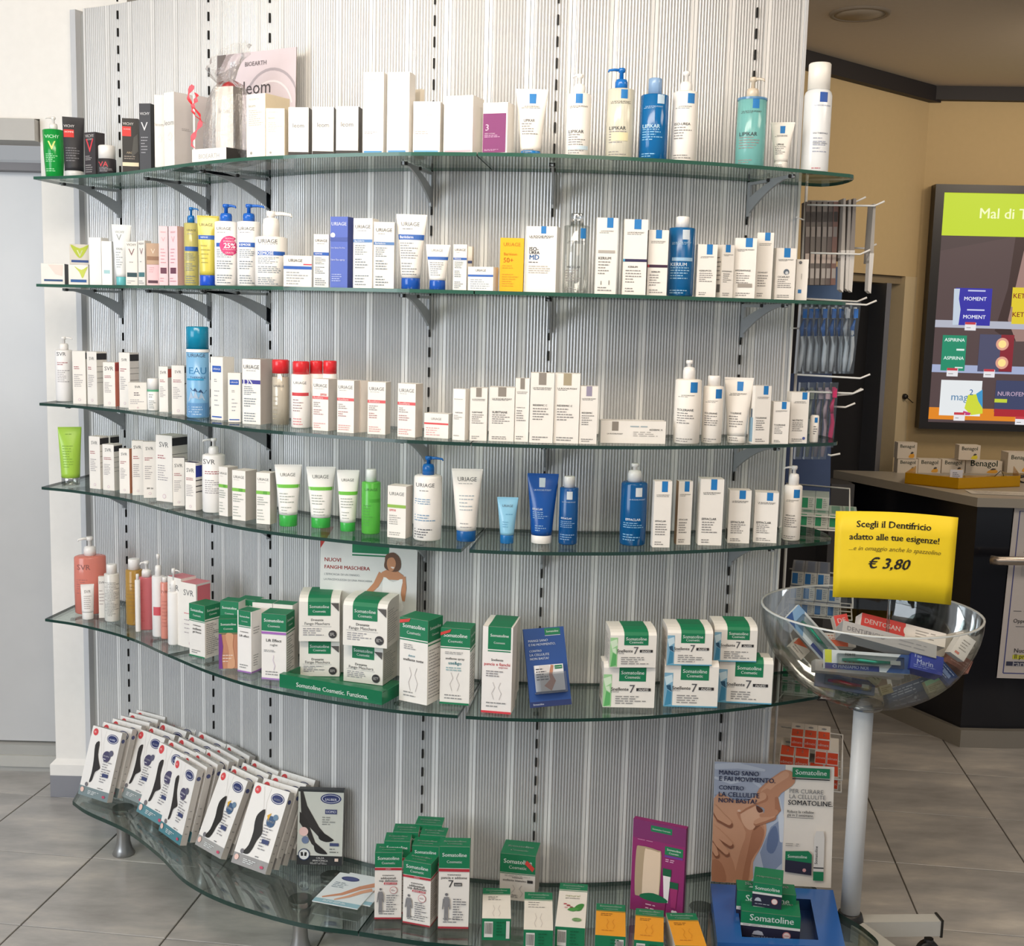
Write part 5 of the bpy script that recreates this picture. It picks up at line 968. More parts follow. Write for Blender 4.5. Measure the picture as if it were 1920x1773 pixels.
# ------------------------------------------------------------ lowest shelf
z6 = LZ[6] + .0005
def leanbox(BL, BR, TL, T, label, body, pr, side=None, name='stocking_box', cat='box', group=None, cols=None, z=None, tpr=None, maxlean=.5, sp=None, part='carton_body'):
    z = z6 if z is None else z; zb = z
    for _ in range(4):
        a = onz(*BL, zb); b = onz(*BR, zb); ux = b - a; W_ = ux.length; ux.normalize(); back = Vector((-ux.y, ux.x, 0))
        q = onplane(TL[0], TL[1], a, ux); d = q - a; th = math.atan2(d.dot(back), d.z); th = max(0, min(maxlean, th)); H = d.length
        zb = z + T * math.sin(th)
    uz = Vector((0, 0, 1)) * math.cos(th) + back * math.sin(th); uy = back * math.cos(th) - Vector((0, 0, 1)) * math.sin(th); o = a + ux * W_ / 2
    t = thing(name, label, cat); t.matrix_world = Matrix(((ux.x, uy.x, uz.x, o.x), (ux.y, uy.y, uz.y, o.y), (ux.z, uy.z, uz.z, o.z), (0, 0, 0, 1)))
    if group: t['group'] = group
    MB().box((-W_ / 2, 0, 0), (W_ / 2, T, H), body, cols).build(part, t)
    print_items(pr, W_, H, lambda x, y, e: (x, -e, y), t, random.Random(4))
    if sp: print_items(sp, T, H, lambda x, y, e: (W_ / 2 + e, T / 2 + x, y), t, random.Random(5))
    if tpr: print_items(tpr, W_, T, lambda x, y, e: (x, y, H + e), t, random.Random(6))
    return t, W_, H, a, back
STK = lambda c, pic: [('b', 0, .135, c), ('e', .92, -.36, .085, .085, 'd9484c'), ('l', .905, .935, 2, 'f2dcdc', -.41, -.31), ('e', .88, .24, .19, .11, '2a3468'), ('e', .88, .24, .17, .092, 'e9e8ec'), ('e', .88, .24, .155, .08, '2a3468'), ('t', 'SAUBER', .87, .2, 'd6daea', .24),
    ('s', [(-.2, .98), (-.05, .72), (.04, .5), (-.1, .3)], .006, 'cfcac6'), ('s', [(.0, .98), (-.02, .8), (.08, .6)], .006, 'cfcac6')] + pic + [
    ('l', .24, .56, 9, '8f8c90', .1, .40), ('b', .33, .38, '3c4672', .16, .36), ('e', .17, -.28, .05, .05, '77757a'), ('l', .15, .17, 1, '55555a', .1, .3), ('e', .085, -.38, .06, .06, 'efc9bd'), ('l', .04, .10, 3, 'e3e6e6', -.18, .2), ('e', .06, .36, .05, .03, 'c44a68')]
LEG_D = [('p', blob(0, 0, [(-.28, .74), (-.16, .80), (-.12, .62), (-.02, .50), (.04, .44), (-.02, .40), (-.10, .36), (-.14, .24), (-.22, .21), (-.20, .34), (-.22, .52)]), '2b2726'), ('e', .62, .17, .13, .13, '4a4666'), ('e', .68, .30, .07, .07, '5c5c72'), ('t', 'DONNA', .625, .2, 'e6e4ea', .17), ('l', .56, .60, 1, 'cfcdd6', .07, .27)]
LEG_U = [('p', blob(0, 0, [(-.16, .64), (.0, .72), (.04, .56), (.10, .44), (.02, .34), (-.04, .22), (-.12, .155), (-.26, .16), (-.16, .26), (-.14, .42), (-.18, .54)]), '26231f'), ('e', .60, .24, .12, .12, '3f5c80'), ('e', .665, .34, .07, .06, '6a86a0'), ('p', [(.1, .66), (.2, .70), (.16, .6)], 'd9a83a'), ('t', 'UOMO', .60, .2, 'e6e8ea', .24)]
SSP = [('e', .88, 0, .32, .3, '2a3468'), ('e', .88, 0, .28, .26, '4a5280'), ('l', .1, .5, 4, '8a8684', -.2, .2)]
def Q(x, y): return (100 + x * .3125, 1300 + y * .3125)
cols6 = [('first', (148, 600), (322, 655), (240, 190), [(290, 165), (345, 145), (395, 128), (455, 112), (485, 93)], '7d8d90', LEG_D, 'donna'),
         ('second', (385, 603), (540, 672), (515, 210), [(590, 198), (635, 168), (682, 147)], '8c9798', LEG_D, 'donna'),
         ('third', (498, 705), (655, 800), (640, 290), [(688, 272), (740, 252), (795, 232), (845, 213)], '5d8c96', LEG_D, 'donna'),
         ('fourth', (632, 820), (760, 912), (735, 378), [(790, 362), (850, 345), (905, 322), (955, 303), (1005, 280)], '4f8590', LEG_D, 'donna'),
         ('fifth', (850, 903), (1003, 992), (1012, 450), [(1068, 428), (1118, 403), (1170, 383)], 'a3a2a0', LEG_U, 'uomo'),
         ('sixth', (1066, 1010), (1272, 1085), (1213, 528), [(1240, 498), (1290, 476), (1345, 452)], '9b9998', LEG_U, 'uomo')]
def copy_tree(o, parent=None):
    c = o.copy(); COL.objects.link(c); c.parent = parent
    if parent is not None: c.matrix_parent_inverse = o.matrix_parent_inverse.copy()
    for ch in list(o.children): copy_tree(ch, c)
    return c
ordb = ['front', 'second', 'third', 'fourth', 'fifth', 'sixth']
for (nm, bl, br, tl, rest, bc, leg, sx) in cols6:
    n = len(rest) + 1; kind_ = 'grey footed' if bc[0] in 'a9' else ('teal footed' if bc[0] in '54' else 'grey-green footed')
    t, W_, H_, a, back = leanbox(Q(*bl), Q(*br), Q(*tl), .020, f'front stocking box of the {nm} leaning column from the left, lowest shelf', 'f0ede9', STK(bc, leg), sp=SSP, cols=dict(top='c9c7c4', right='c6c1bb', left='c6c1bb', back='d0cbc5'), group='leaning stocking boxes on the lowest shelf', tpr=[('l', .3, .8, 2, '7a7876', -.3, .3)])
    bpy.context.view_layer.update() if False else None
    mw0 = t.matrix_world.copy() if False else None
    M0 = Matrix(t.matrix_basis)
    tlw = M0 @ Vector((-W_ / 2, 0, H_)); prev = 0
    for i, px in enumerate(rest):
        q = onz(*Q(*px), tlw.z); s = (q - tlw).dot(back); s = max(s, prev + .0225 / math.cos(.0)); prev = s
        c = copy_tree(t); c.matrix_basis = Matrix.Translation(back * s) @ M0
        tag(c, f'{ordb[i + 1]} stocking box from the front in the {nm} leaning column, lowest shelf', 'box', 'leaning stocking boxes on the lowest shelf')
        if i == 0: pass
# black hosiery box
leanbox((556, 1620), (641, 1623), (560, 1478), .022, 'dark hosiery box showing crossed trouser legs in black shoes', '5a5a58',
    [('b', .12, 1, 'c9ccc4'), ('b', .0, .125, '26282a'), ('b', .965, 1, '2f3234'), ('e', .88, .22, .23, .115, '2a3468'), ('e', .88, .22, .20, .09, 'd9dce6'), ('e', .88, .22, .185, .08, '2a3468'), ('t', 'SAUBER', .87, .26, 'e3e6f0', .22),
     ('p', [(-.46, .98), (-.40, .98), (-.30, .78), (-.02, .50), (.10, .42), (.0, .36), (-.2, .48), (-.42, .62)], '2f2b29'), ('p', blob(0, 0, [(-.02, .44), (.10, .42), (.26, .36), (.30, .33), (.14, .31), (-.02, .35)]), '1d1a19'),
     ('p', [(-.46, .70), (-.3, .6), (-.2, .45), (-.1, .30), (.02, .24), (-.06, .22), (-.18, .28), (-.34, .46), (-.46, .56)], '2b2725'), ('p', blob(0, 0, [(-.12, .27), (.02, .24), (.14, .18), (.16, .15), (.0, .155), (-.1, .19)]), '1d1a19'),
     ('b', .68, .74, '3c4470', .10, .36), ('t', 'UOMO', .71, .22, 'e3e6f0', .23), ('l', .53, .65, 4, '8a8c88', .04, .34), ('e', .44, -.36, .10, .10, 'e6c3bd'), ('e', .33, -.32, .08, .08, '6a7a9c'), ('b', .26, .30, '3c4670', .22, .42), ('l', .16, .24, 2, '6a6c68', .22, .42),
     ('e', .14, -.34, .13, .13, '2b3a5c'), ('e', .14, -.34, .11, .11, 'dfe2e2'), ('s', [(-.39, .17), (-.38, .12)], .05, '1d1a19'), ('s', [(-.30, .17), (-.31, .12)], .05, '1d1a19'), ('t', 'CALZA', .10, .18, 'e0e0de', .02), ('t', 'ANATOMICA', .065, .34, 'e0e0de', .02), ('l', .015, .045, 2, 'a9aaa8', -.2, .2), ('b', .06, .10, 'e6cfc0', .34, .42)],
    cols=dict(top='3a3c3e', right='8a8a86', left='8a8a86'), name='hosiery_box')
# leaflets
def flat_leaflet(label, pts, z, spec):
    bl, br, tl = [onz(*p, z) for p in pts]; ux = br - bl; W_ = ux.length; ux.normalize(); uy = Vector((-ux.y, ux.x, 0)); H = (tl - bl).length
    d = (tl - bl).normalized(); t = thing('leaflet', label, 'leaflet', (0, 0, 0), 0, 'skincare leaflets'); t.matrix_world = Matrix(((ux.x, d.x, 0, bl.x), (ux.y, d.y, 0, bl.y), (0, 0, 1, z), (0, 0, 0, 1)))
    MB().box((0, 0, -.002), (W_, H, 0), 'e9ecec').build('sheet', t)
    print_items(spec, W_, H, lambda x, y, e: (x + W_ / 2, y, e), t)
LS = [('b', 0, 1, 'dce6ea'), ('b', 0, .12, '8fb8c6'), ('e', .84, -.16, .2, .1, '2a3468'), ('e', .84, -.16, .17, .08, '4a5486'), ('s', [(-.38, .16), (-.05, .34), (.2, .62), (.48, .80)], [.05, .1, .14, .2], 'c98f70'), ('s', [(-.1, .14), (.12, .3), (.3, .5), (.48, .62)], [.04, .09, .12, .16], 'd6a283'), ('l', .5, .7, 4, '7a8a98', -.4, .0), ('l', .03, .09, 2, 'e6f0f2', -.3, .3)]
flat_leaflet('rear skincare leaflet with bare legs, partly under the other leaflet', ((610, 1682), (690, 1702), (648, 1634)), z6 + .0022, LS)
flat_leaflet('front skincare leaflet with bare legs lying on the lowest shelf', ((585, 1688), (668, 1706), (632, 1634)), z6 + .0050, LS)
# red striped cartons
RB = SOM((('trattamento', .44, '55555a', .66), ('addominali', .56, '4a4a4e', .62), ('top definition', .68, '4a4a4e', .575)), gv=.78, strip=GRN, bot='a8303c', extra=[('b', .74, .775, 'b8303c'), ('t', 'UOMO', .757, .2, 'f0dcdc'), ('b', .525, .555, 'c23a44', -.16, .32), ('t', 'sport cool', .54, .42, 'f6e6e6', .08), ('e', .44, .2, .14, .14, 'c9606a'), ('e', .44, .2, .125, .125, 'f0ece6'), ('l', .425, .455, 2, '8a4a50', .11, .3),
    ('e', .455, -.28, .045, .045, '77767a'), ('s', [(-.28, .42), (-.28, .3)], .16, '8a898c'), ('s', [(-.31, .31), (-.32, .1)], .06, '8a898c'), ('s', [(-.25, .31), (-.24, .1)], .06, '8a898c'), ('s', [(-.36, .40), (-.40, .26)], .04, '8a898c'), ('s', [(-.20, .40), (-.16, .26)], .04, '8a898c'), ('l', .14, .38, 7, '7f7e82', -.06, .42)])
TP = [('t', 'Somatoline', .58, .74, 'dfeee6'), ('t', 'Cosmetic', .30, .5, 'dfeee6')]
gA = dict(cols=dict(top=GRN, right='d5cec5', left='d5cec5'), asp=.8, tp=TP, dmax=.05, group='green topped cartons with a red stripe')
sR = [('b', .78, 1, GRN), ('b', .74, .765, 'b8303c'), ('l', .1, .7, 16, '8f8b88', -.42, .42), ('b', 0, .02, 'a8303c')]
for i, (xa, xb, yt, sb_) in enumerate(((776, 826, 1546, .215), )):
    put(6, 'box', xa, xb, yt, 1700, 'rearmost green topped carton with a red stripe, topmost in the photo', CARD, RB, side=6, sb=sb_, **gA)
for i, (xa, xb, yt, sb_, w) in enumerate(((735, 782, 1560, .165, 'rear'), (719, 767, 1577, .115, 'middle'))):
    put(6, 'box', xa, xb, yt, 1700, f'{w} carton behind the left red striped carton', CARD, RB, side=4, sb=sb_, **gA)
for i, (xa, xb, yt, sb_, w) in enumerate(((785, 833, 1566, .165, 'rear'), (771, 821, 1586, .115, 'middle'))):
    put(6, 'box', xa, xb, yt, 1700, f'{w} carton behind the right red striped carton', CARD, RB, side=6, sb=sb_, **gA)
put(6, 'box', 702, 752, 1598, 1722, 'front left carton with a red stripe and a grey body figure', CARD, RB, side=2, **gA)
put(6, 'box', 755, 806, 1616, 1733, 'front right carton with a red stripe and a grey body figure', CARD, RB, side=16, sp=sR, **gA)
R7 = SOM((('trattamento', .44, '55555a', .66), ('pancia e addome', .84, '4a4a4e', .62), ('7', .16, '3b3b3d', .55, -.1, -.01)), gv=.74, bot='a8303c', extra=[('b', .70, .735, 'b8303c'), ('b', .525, .565, '3b3b3d', .0, .26), ('t', 'notti', .545, .2, 'f0ece6', .13),
    ('e', .42, -.24, .05, .05, '77767a'), ('s', [(-.24, .39), (-.24, .27)], .16, '8a898c'), ('s', [(-.27, .28), (-.28, .1)], .06, '8a898c'), ('s', [(-.21, .28), (-.20, .1)], .06, '8a898c'), ('s', [(-.33, .37), (-.36, .24)], .04, '8a898c'), ('s', [(-.15, .37), (-.12, .24)], .04, '8a898c'), ('l', .1, .38, 9, '7f7e82', -.02, .42)])
put(6, 'box', 821, 878, 1587, 1740, 'single carton with a red stripe and a large seven', CARD, R7, side=3, rel=.03, **dict(gA, group=None))
put(6, 'box', 936, 1002, 1602, 1688, 'green topped carton with a small red corner flash, back of the lowest shelf', 'ddd8d2', SOM((('trattamento', .3, '55555a', .50), ('snellente intensivo', .66, '4a4a4e', .44, -.08)), gv=.60, fig=(.08, .34), extra=[('p', [(.20, .82), (.26, .9), (.48, .74), (.42, .66)], 'd0423c'), ('b', .41, .47, '2f2d2f', .28, .44), ('l', .52, .56, 2, '9a9896', -.36, .36)]), side=9, asp=.9, cols=dict(top=GRN, right='b5aea6'), tp=TP)
# cartons lying on their backs
def lying(TLp, TRp, BRp, BLp, tck, label, body, ft, top, group, foot=GRN):
    z = z6 + tck; a, b, c, d = [onz(*p, z) for p in (BLp, BRp, TRp, TLp)]
    ux = b - a; W_ = ux.length; ux.normalize(); uy = ((d - a) + (c - b)) / 2; uy.z = 0; L_ = uy.length; uy = Vector((-ux.y, ux.x, 0)); o = (a + b) / 2
    t = thing('lying_carton', label, 'box'); t.matrix_world = Matrix(((ux.x, uy.x, 0, o.x), (ux.y, uy.y, 0, o.y), (0, 0, 1, z6), (0, 0, 0, 1))); t['group'] = group
    MB().box((-W_ / 2, 0, 0), (W_ / 2, L_, tck), 'cfc8be', dict(top=body, front=foot)).build('carton_body', t)
    print_items(top, W_, L_, lambda x, y, e: (x, y, tck + e), t, random.Random(8)); print_items(ft, W_, tck, lambda x, y, e: (x, -e, y), t, random.Random(9))
BAR = lambda u0=-.42, u1=-.12: [('b', .14, .86, 'e6e4de', u0, u1)] + [('b', .3, .8, '2a2a2a', u0 + .02 + i * (u1 - u0 - .03) / 9, u0 + .02 + i * (u1 - u0 - .03) / 9 + .012) for i in range(9)] + [('l', .2, .9, 5, '0a5f3c', .0, .4)]
TG = lambda g=.80: [('b', g, 1, GRN), ('t', 'Somatoline', g + (1 - g) * .66, .76, 'e8f2ec'), ('t', 'Cosmetic', g + (1 - g) * .28, .5, 'e8f2ec'), ('b', g - .03, g - .018, GRN)]
fgr = [('s', [(sg * .12, .42), (sg * .06, .3), (sg * .14, .16), (sg * .08, .06)], .014, 'c5bcb8') for sg in (-1, 1)]
GL = 'small cartons lying on their backs'
lying((908, 1665), (960, 1665), (958, 1722), (904, 1721), .055, 'white lying carton, leftmost small one with a barcode on its foot', 'efe9df', BAR() + [('b', .1, .9, 'e6e4de', .34, .46)], TG() + fgr + [('l', .58, .72, 3, '8a8684', -.3, .3)], GL)
lying((978, 1672), (1030, 1673), (1037, 1744), (982, 1742), .055, 'white lying carton, second small one, faint body outline on top', 'efe9df', BAR(), TG() + fgr + [('l', .55, .74, 3, '8a8684', -.36, .36)], GL)
lying((1054, 1655), (1109, 1658), (1097, 1740), (1041, 1736), .055, 'white lying carton with red berries and green leaves on top', 'f1ebe2', BAR(), TG(.84) + [('t', 'natural', .70, .5, '9aa06a', 0, 0), ('t', 'gel snellente', .64, .5, '6a6a5a'), ('p', blob(.22, .44, [(-.12, .0), (.05, .08), (.2, .07), (.1, -.06), (-.05, -.08)]), '3f8a3c'), ('p', blob(.05, .38, [(-.2, .0), (.0, .05), (.2, .02), (.0, -.04)]), '4f9a4a'),
     ('e', .47, -.12, .07, .05, 'a8303c'), ('e', .50, -.24, .06, .04, 'b8404a'), ('e', .42, -.2, .06, .04, 'e0b0b0'), ('e', .43, -.02, .06, .04, '8a2a34'), ('e', .16, .2, .16, .12, '7fa870'), ('l', .12, .2, 2, '5a8a50', .1, .3)], GL)
OR = 'efa32a'
for i, (c4, lb) in enumerate((((((1125, 1693), (1181, 1698), (1173, 1756), (1116, 1752))), 'left'), (((1202, 1702), (1254, 1709), (1244, 1766), (1189, 1761)), 'middle'), (((1278, 1711), (1331, 1716), (1325, 1773), (1266, 1772)), 'right'))):
    lying(*c4, .055, f'{lb} one of three orange lying cartons with green ends', OR, BAR(.16, .44) if i == 0 else BAR(), TG(.78) + [('l', .6, .7, 2, '8a5a1a', -.34, .34), ('l', .12, .18, 1, 'c98020', -.3, .2)] + [('s', [(sg * .12, .5), (sg * .06, .42), (sg * .14, .3), (sg * .08, .2)], .016, 'd98f20') for sg in (-1, 1)], 'orange lying cartons')
# magenta kit
MG = '8c2468'
leanbox((1181, 1703), (1279, 1726), (1186, 1536), .016, 'magenta gift kit pack showing a beige pouch, tubes and a jar', MG,
    [('b', 0, 1, MG), ('b', .80, 1, '7a2a66'), ('b', .90, .965, GRN, -.16, .24), ('t', 'Somatoline Cosmetic', .93, .34, 'dfe8e2', .04), ('b', .68, .77, GRN, .12, .46), ('t', 'Somatoline', .74, .26, 'f0f6f2', .29), ('t', 'Cosmetic', .705, .18, 'f0f6f2', .29), ('b', .655, .675, '6a3f9c', .12, .46), ('l', .60, .64, 2, 'e0b8d4', .14, .42), ('l', .785, .795, 1, 'd9a8c8', -.4, -.1),
     ('p', blob(0, 0, [(-.42, .66), (-.34, .72), (-.02, .71), (.06, .66), (.05, .24), (.0, .18), (-.34, .17), (-.42, .22)]), 'b09c80'), ('p', blob(0, 0, [(-.26, .66), (-.20, .70), (-.0, .69), (.04, .66), (.04, .26), (.0, .2), (-.24, .2), (-.28, .24)]), 'e3cdb4'),
     ('b', .45, .53, '0c5c3c', .10, .26), ('p', [(.11, .45), (.25, .45), (.22, .16), (.14, .16)], 'eae6e6'), ('p', [(.24, .40), (.40, .40), (.37, .12), (.28, .12)], '9c2c6a'), ('b', .33, .40, '0c5c3c', .24, .40), ('e', .08, .32, .03, .03, 'e6dce2'), ('e', .08, .37, .03, .03, 'e6dce2'),
     ('p', [(-.28, .16), (.18, .16), (.16, .0), (-.26, .0)], '8a2460'), ('p', blob(0, 0, [(-.29, .20), (-.06, .235), (.18, .20), (.19, .16), (-.06, .14), (-.3, .16)]), '0c6a44'), ('l', .04, .12, 2, 'e6c3d8', -.2, .12)], cols=dict(right='6f1d54', left='6f1d54'), name='gift_kit')
def HP(x, y): return ((x - 758) / 727 - .5, (835 - y) / 745)
def hp(*l): return [HP(*q) for q in l]
S1, S2, S3, S4, S5 = 'cf9c7e', 'c08a6c', 'ad7659', '8a5840', 'dcae92'
HART = [('b', 0, 1, 'e6dfd6'), ('p', hp((758, 835), (1182, 835), (1190, 90), (758, 90)), 'a9b1c4'), ('p', hp((1185, 130), (1188, 835), (960, 835), (1060, 500), (1100, 300)), 'b5c0d4'), ('p', hp((1110, 480), (1180, 420), (1184, 700), (1090, 800), (1050, 640)), '8796b4'), ('p', blob(0, 0, hp((1100, 520), (1140, 470), (1160, 560), (1130, 640), (1090, 620))), '63769c'), ('S', hp((1150, 300), (1172, 420), (1178, 560)), [.03, .05, .03], 'd3dae6'),
     ('S', hp((765, 190), (860, 215), (980, 190)), [.02, .03, .01], 'c9d0dd'), ('S', hp((770, 120), (900, 105), (1060, 130)), [.05, .06, .02], 'c3cad8'), ('S', hp((900, 160), (1000, 200), (1080, 260)), [.02, .035, .02], 'bcc4d4'), ('S', hp((770, 300), (880, 320), (960, 305)), [.02, .03, .01], '8f9ab2'),
     ('p', blob(0, 0, hp((760, 318), (880, 322), (980, 330), (1060, 400), (1085, 500), (1058, 600), (1010, 700), (992, 832), (760, 832))), S1),
     ('p', blob(0, 0, hp((900, 400), (1000, 420), (1070, 480), (1062, 590), (1000, 690), (984, 828), (900, 828), (930, 640), (960, 520))), S2), ('p', blob(0, 0, hp((1010, 480), (1070, 500), (1050, 600), (1000, 690), (980, 828), (945, 828), (975, 640))), S3),
     ('p', blob(0, 0, hp((765, 600), (850, 640), (900, 740), (890, 828), (762, 828))), S2), ('p', blob(0, 0, hp((762, 700), (820, 720), (850, 828), (762, 828))), S3), ('p', blob(0, 0, hp((930, 380), (1010, 352), (1060, 380), (1050, 430), (1000, 500), (960, 490), (930, 440))), S5), ('S', hp((1068, 410), (1040, 460), (1010, 500)), [.02, .035, .01], S4),
     ('S', hp((1196, 175), (1130, 225), (1080, 285)), [.15, .15, .17], S2), ('S', hp((1190, 150), (1120, 200), (1060, 262)), [.06, .06, .05], S1), ('p', blob(0, 0, hp((1020, 300), (1080, 240), (1130, 290), (1150, 375), (1125, 420), (1060, 440), (1070, 370), (1030, 350))), S2),
     ('S', hp((1140, 300), (1150, 370), (1120, 420)), [.03, .05, .03], S3), ('S', hp((1062, 300), (1005, 330), (950, 365), (922, 392)), [.075, .06, .05, .034], S3), ('S', hp((1055, 290), (1000, 322), (945, 357), (920, 384)), [.065, .052, .044, .03], S1), ('S', hp((1120, 415), (1070, 440), (1020, 462)), [.06, .052, .04], S3), ('S', hp((1118, 402), (1068, 428), (1018, 452)), [.05, .044, .034], S1), ('S', hp((1135, 385), (1098, 400), (1050, 408)), [.05, .045, .03], S2),
     ('p', blob(0, 0, hp((1020, 350), (1052, 368), (1058, 384), (1035, 392), (1020, 372))), '5f3526'), ('e', HP(915, 386)[1], HP(915, 386)[0], .014, .010, 'e6c3ae'),
     ('S', hp((752, 395), (800, 440), (862, 478)), [.08, .07, .05], S4), ('S', hp((752, 380), (800, 425), (855, 462)), [.08, .07, .045], S1),
     ('S', hp((752, 520), (810, 560), (872, 606)), [.075, .065, .045], S4), ('S', hp((752, 506), (808, 546), (866, 592)), [.075, .062, .04], S1), ('S', hp((752, 568), (800, 610), (850, 658)), [.07, .06, .045], S4), ('S', hp((752, 556), (798, 598), (845, 646)), [.07, .056, .04], S1),
     ('S', hp((752, 620), (775, 645), (790, 672)), [.055, .05, .04], S4), ('S', hp((752, 608), (772, 632), (785, 660)), [.055, .045, .035], S1)]
# large counter poster display
t, W_, H_, a_, bk_ = leanbox((1333, 1652), (1558, 1664), (1340, 1427), .004, 'large poster board of hands pinching a thigh, beside slogans and product pictures', 'd8d4cf',
    HART + [
     ('t', 'MANGI SANO', .915, .335, '2f3658', -.295, .02), ('t', 'E FAI MOVIMENTO.', .865, .47, '2f3658', -.225, .02), ('t', 'CONTRO', .79, .21, '2f3658', -.355, .02), ('t', 'LA CELLULITE', .735, .34, '2f3658', -.29, .02), ('t', 'NON BASTA?', .685, .32, '2f3658', -.30, .02),
     ('b', .905, .985, GRN, .15, .46), ('t', 'Somatoline', .948, .26, 'f0f6f2', .305), ('b', .888, .897, '22242a', .15, .46), ('t', 'PER CURARE', .79, .28, '6a6a6e', .27, .0), ('t', 'LA CELLULITE', .745, .30, '6a6a6e', .28, .0), ('t', 'SOMATOLINE.', .695, .37, '2f3036', .305, .015),
     ('t', 'Riduce la cellulite', .62, .22, '4a4a4e', .225), ('t', 'già in 2 settimane.', .588, .22, '4a4a4e', .225), ('b', .568, .571, '4a4a4e', .115, .335), ('l', .33, .36, 2, '9a9690', .11, .30),
     ('p', [(.11, .12), (.33, .10), (.33, .27), (.30, .30), (.11, .29)], '26253c'), ('p', [(.11, .22), (.33, .20), (.33, .27), (.30, .30), (.11, .29)], GRN), ('t', 'Somatoline', .25, .16, 'f0f6f2', .21), ('e', .14, .27, .015, .015, 'd9a0a0'),
     ('p', [(.345, .06), (.43, .06), (.43, .42), (.42, .47), (.36, .47), (.345, .42)], 'd9d6d2'), ('b', .06, .135, GRN, .345, .43), ('b', .16, .17, '2a2a2e', .345, .43), ('t', 'Somatoline', .27, .15, '2a2a2e', .365, None, 0, 0, 1)],
    name='poster_display', cat='poster', z=z6 + .0, cols=dict(right='e6e2dc', left='e6e2dc'), part='poster_board')
# blue base tray of the poster: hollow, its floor deeper than the rim
BB = M('2a5fa8', 'g', .18); ptz = .034
cr = [onz(*p, z6 + ptz) for p in ((1345, 1766), (1585, 1775), (1562, 1668), (1332, 1656))]
base = t; inv = Matrix(base.matrix_basis).inverted()
def loc(v): return inv @ v
def lerp(a, b, q): return a + (b - a) * q
q4 = cr; inn = [lerp(lerp(q4[0], q4[1], u), lerp(q4[3], q4[2], u), v) for u, v in ((.20, .10), (.80, .10), (.80, .80), (.20, .80))]
mb = MB(); top = [loc(v) for v in q4] + [loc(v) for v in inn]
mb.add(top, [[0, 1, 5, 4], [1, 2, 6, 5], [2, 3, 7, 6], [3, 0, 4, 7]], BB)
low = [loc(Vector((v.x, v.y, z6 + .001))) for v in q4]
mb.add(top[:4] + low, [[0, 4, 5, 1], [1, 5, 6, 2], [2, 6, 7, 3], [3, 7, 4, 0]], BB)
lin_ = [loc(Vector((v.x, v.y, z6 + .004))) for v in inn]
mb.add(top[4:] + lin_, [[0, 1, 5, 4], [1, 2, 6, 5], [2, 3, 7, 6], [3, 0, 4, 7], [4, 5, 6, 7]], M('16305c', 'g', .3))
mb.build('blue_base', base)
print_items([('t', 'Somatoline', .5, .1, 'e6ecf2', -.38)], (q4[1] - q4[0]).length, ptz, lambda x, y, e: tuple(loc(q4[0] + (q4[1] - q4[0]).normalized() * (x + (q4[1] - q4[0]).length / 2) + Vector((0, 0, y - ptz)) + Vector((0, -e - .001, 0)))), base)
NV = '23223a'
def navy(nm='Manetti & Roberts farmaceutici'): return [('b', .54, 1, GRN), ('t', 'Somatoline', .80, .74, 'eef4f0', .02), ('b', .44, .54, 'd9d9d6'), ('l', .46, .52, 2, '6a6a6e', -.46, .1), ('b', 0, .44, NV), ('e', .20, .28, .07, .07, 'c98080'), ('e', .20, .28, .055, .055, 'e6d6d2'), ('s', [(.24, .20), (.32, .20)], .012, 'c96060'), ('p', [(-.3, .12), (-.27, .26), (-.2, .30), (-.13, .26), (-.10, .12)], 'b9bcc9'), ('t', nm, .05, .6, 'b5b8c9', .0)]
def solidbox(x0, x1, yt, yb, D, label, pr, on=None, tp=None, side=2, cols=None, sb=None, r_=None, rel=None, ang=None):
    return put(6, 'box', x0, x1, yt, yb, label, NV, pr, side=side, asp=D, sb=sb, on=on, cols=cols or dict(top=GRN), tp=tp, rel=rel, zadd=.006 if on is None else 0)
TPN = [('t', 'Somatoline', .72, .74, 'e0ece6', .02), ('p', [(-.3, .34), (-.27, .46), (-.2, .5), (-.13, .46), (-.1, .34)], 'b9cfc6')]
bx = solidbox(1388, 1497, 1713, 1764, .6, 'wide green and navy box in the blue poster base, front one', navy(), tp=TPN, side=-4)
rb2 = put(6, 'box', 1380, 1488, 1673, 1735, 'wide green and navy box in the blue poster base, rear one', NV, navy(), side=-4, asp=.40, cols=dict(top=GRN), tp=TPN, sb=.125, zadd=.006)
sm_ = put(6, 'box', 1410, 1464, 1657, 1701, 'small green and navy box standing on top of the wide box, back lid raised', NV, [('b', .62, 1, GRN), ('t', 'Somatoline', .80, .84, 'eef4f0'), ('b', .53, .62, 'd9d9d6'), ('b', 0, .53, NV), ('e', .30, .26, .11, .11, 'c98080'), ('e', .30, .26, .09, .09, 'e6d6d2'), ('p', [(-.42, .24), (-.38, .36), (-.3, .4), (-.22, .36), (-.18, .24)], 'b9bcc9'), ('l', .1, .16, 1, 'b5b8c9', -.4, .4)], on=bx, asp=1.25, side=1, rel=.02, cols=dict(top=GRN), tp=[('t', 'Somatoline', .4, -.84, 'e0ece6', 0, .01)])
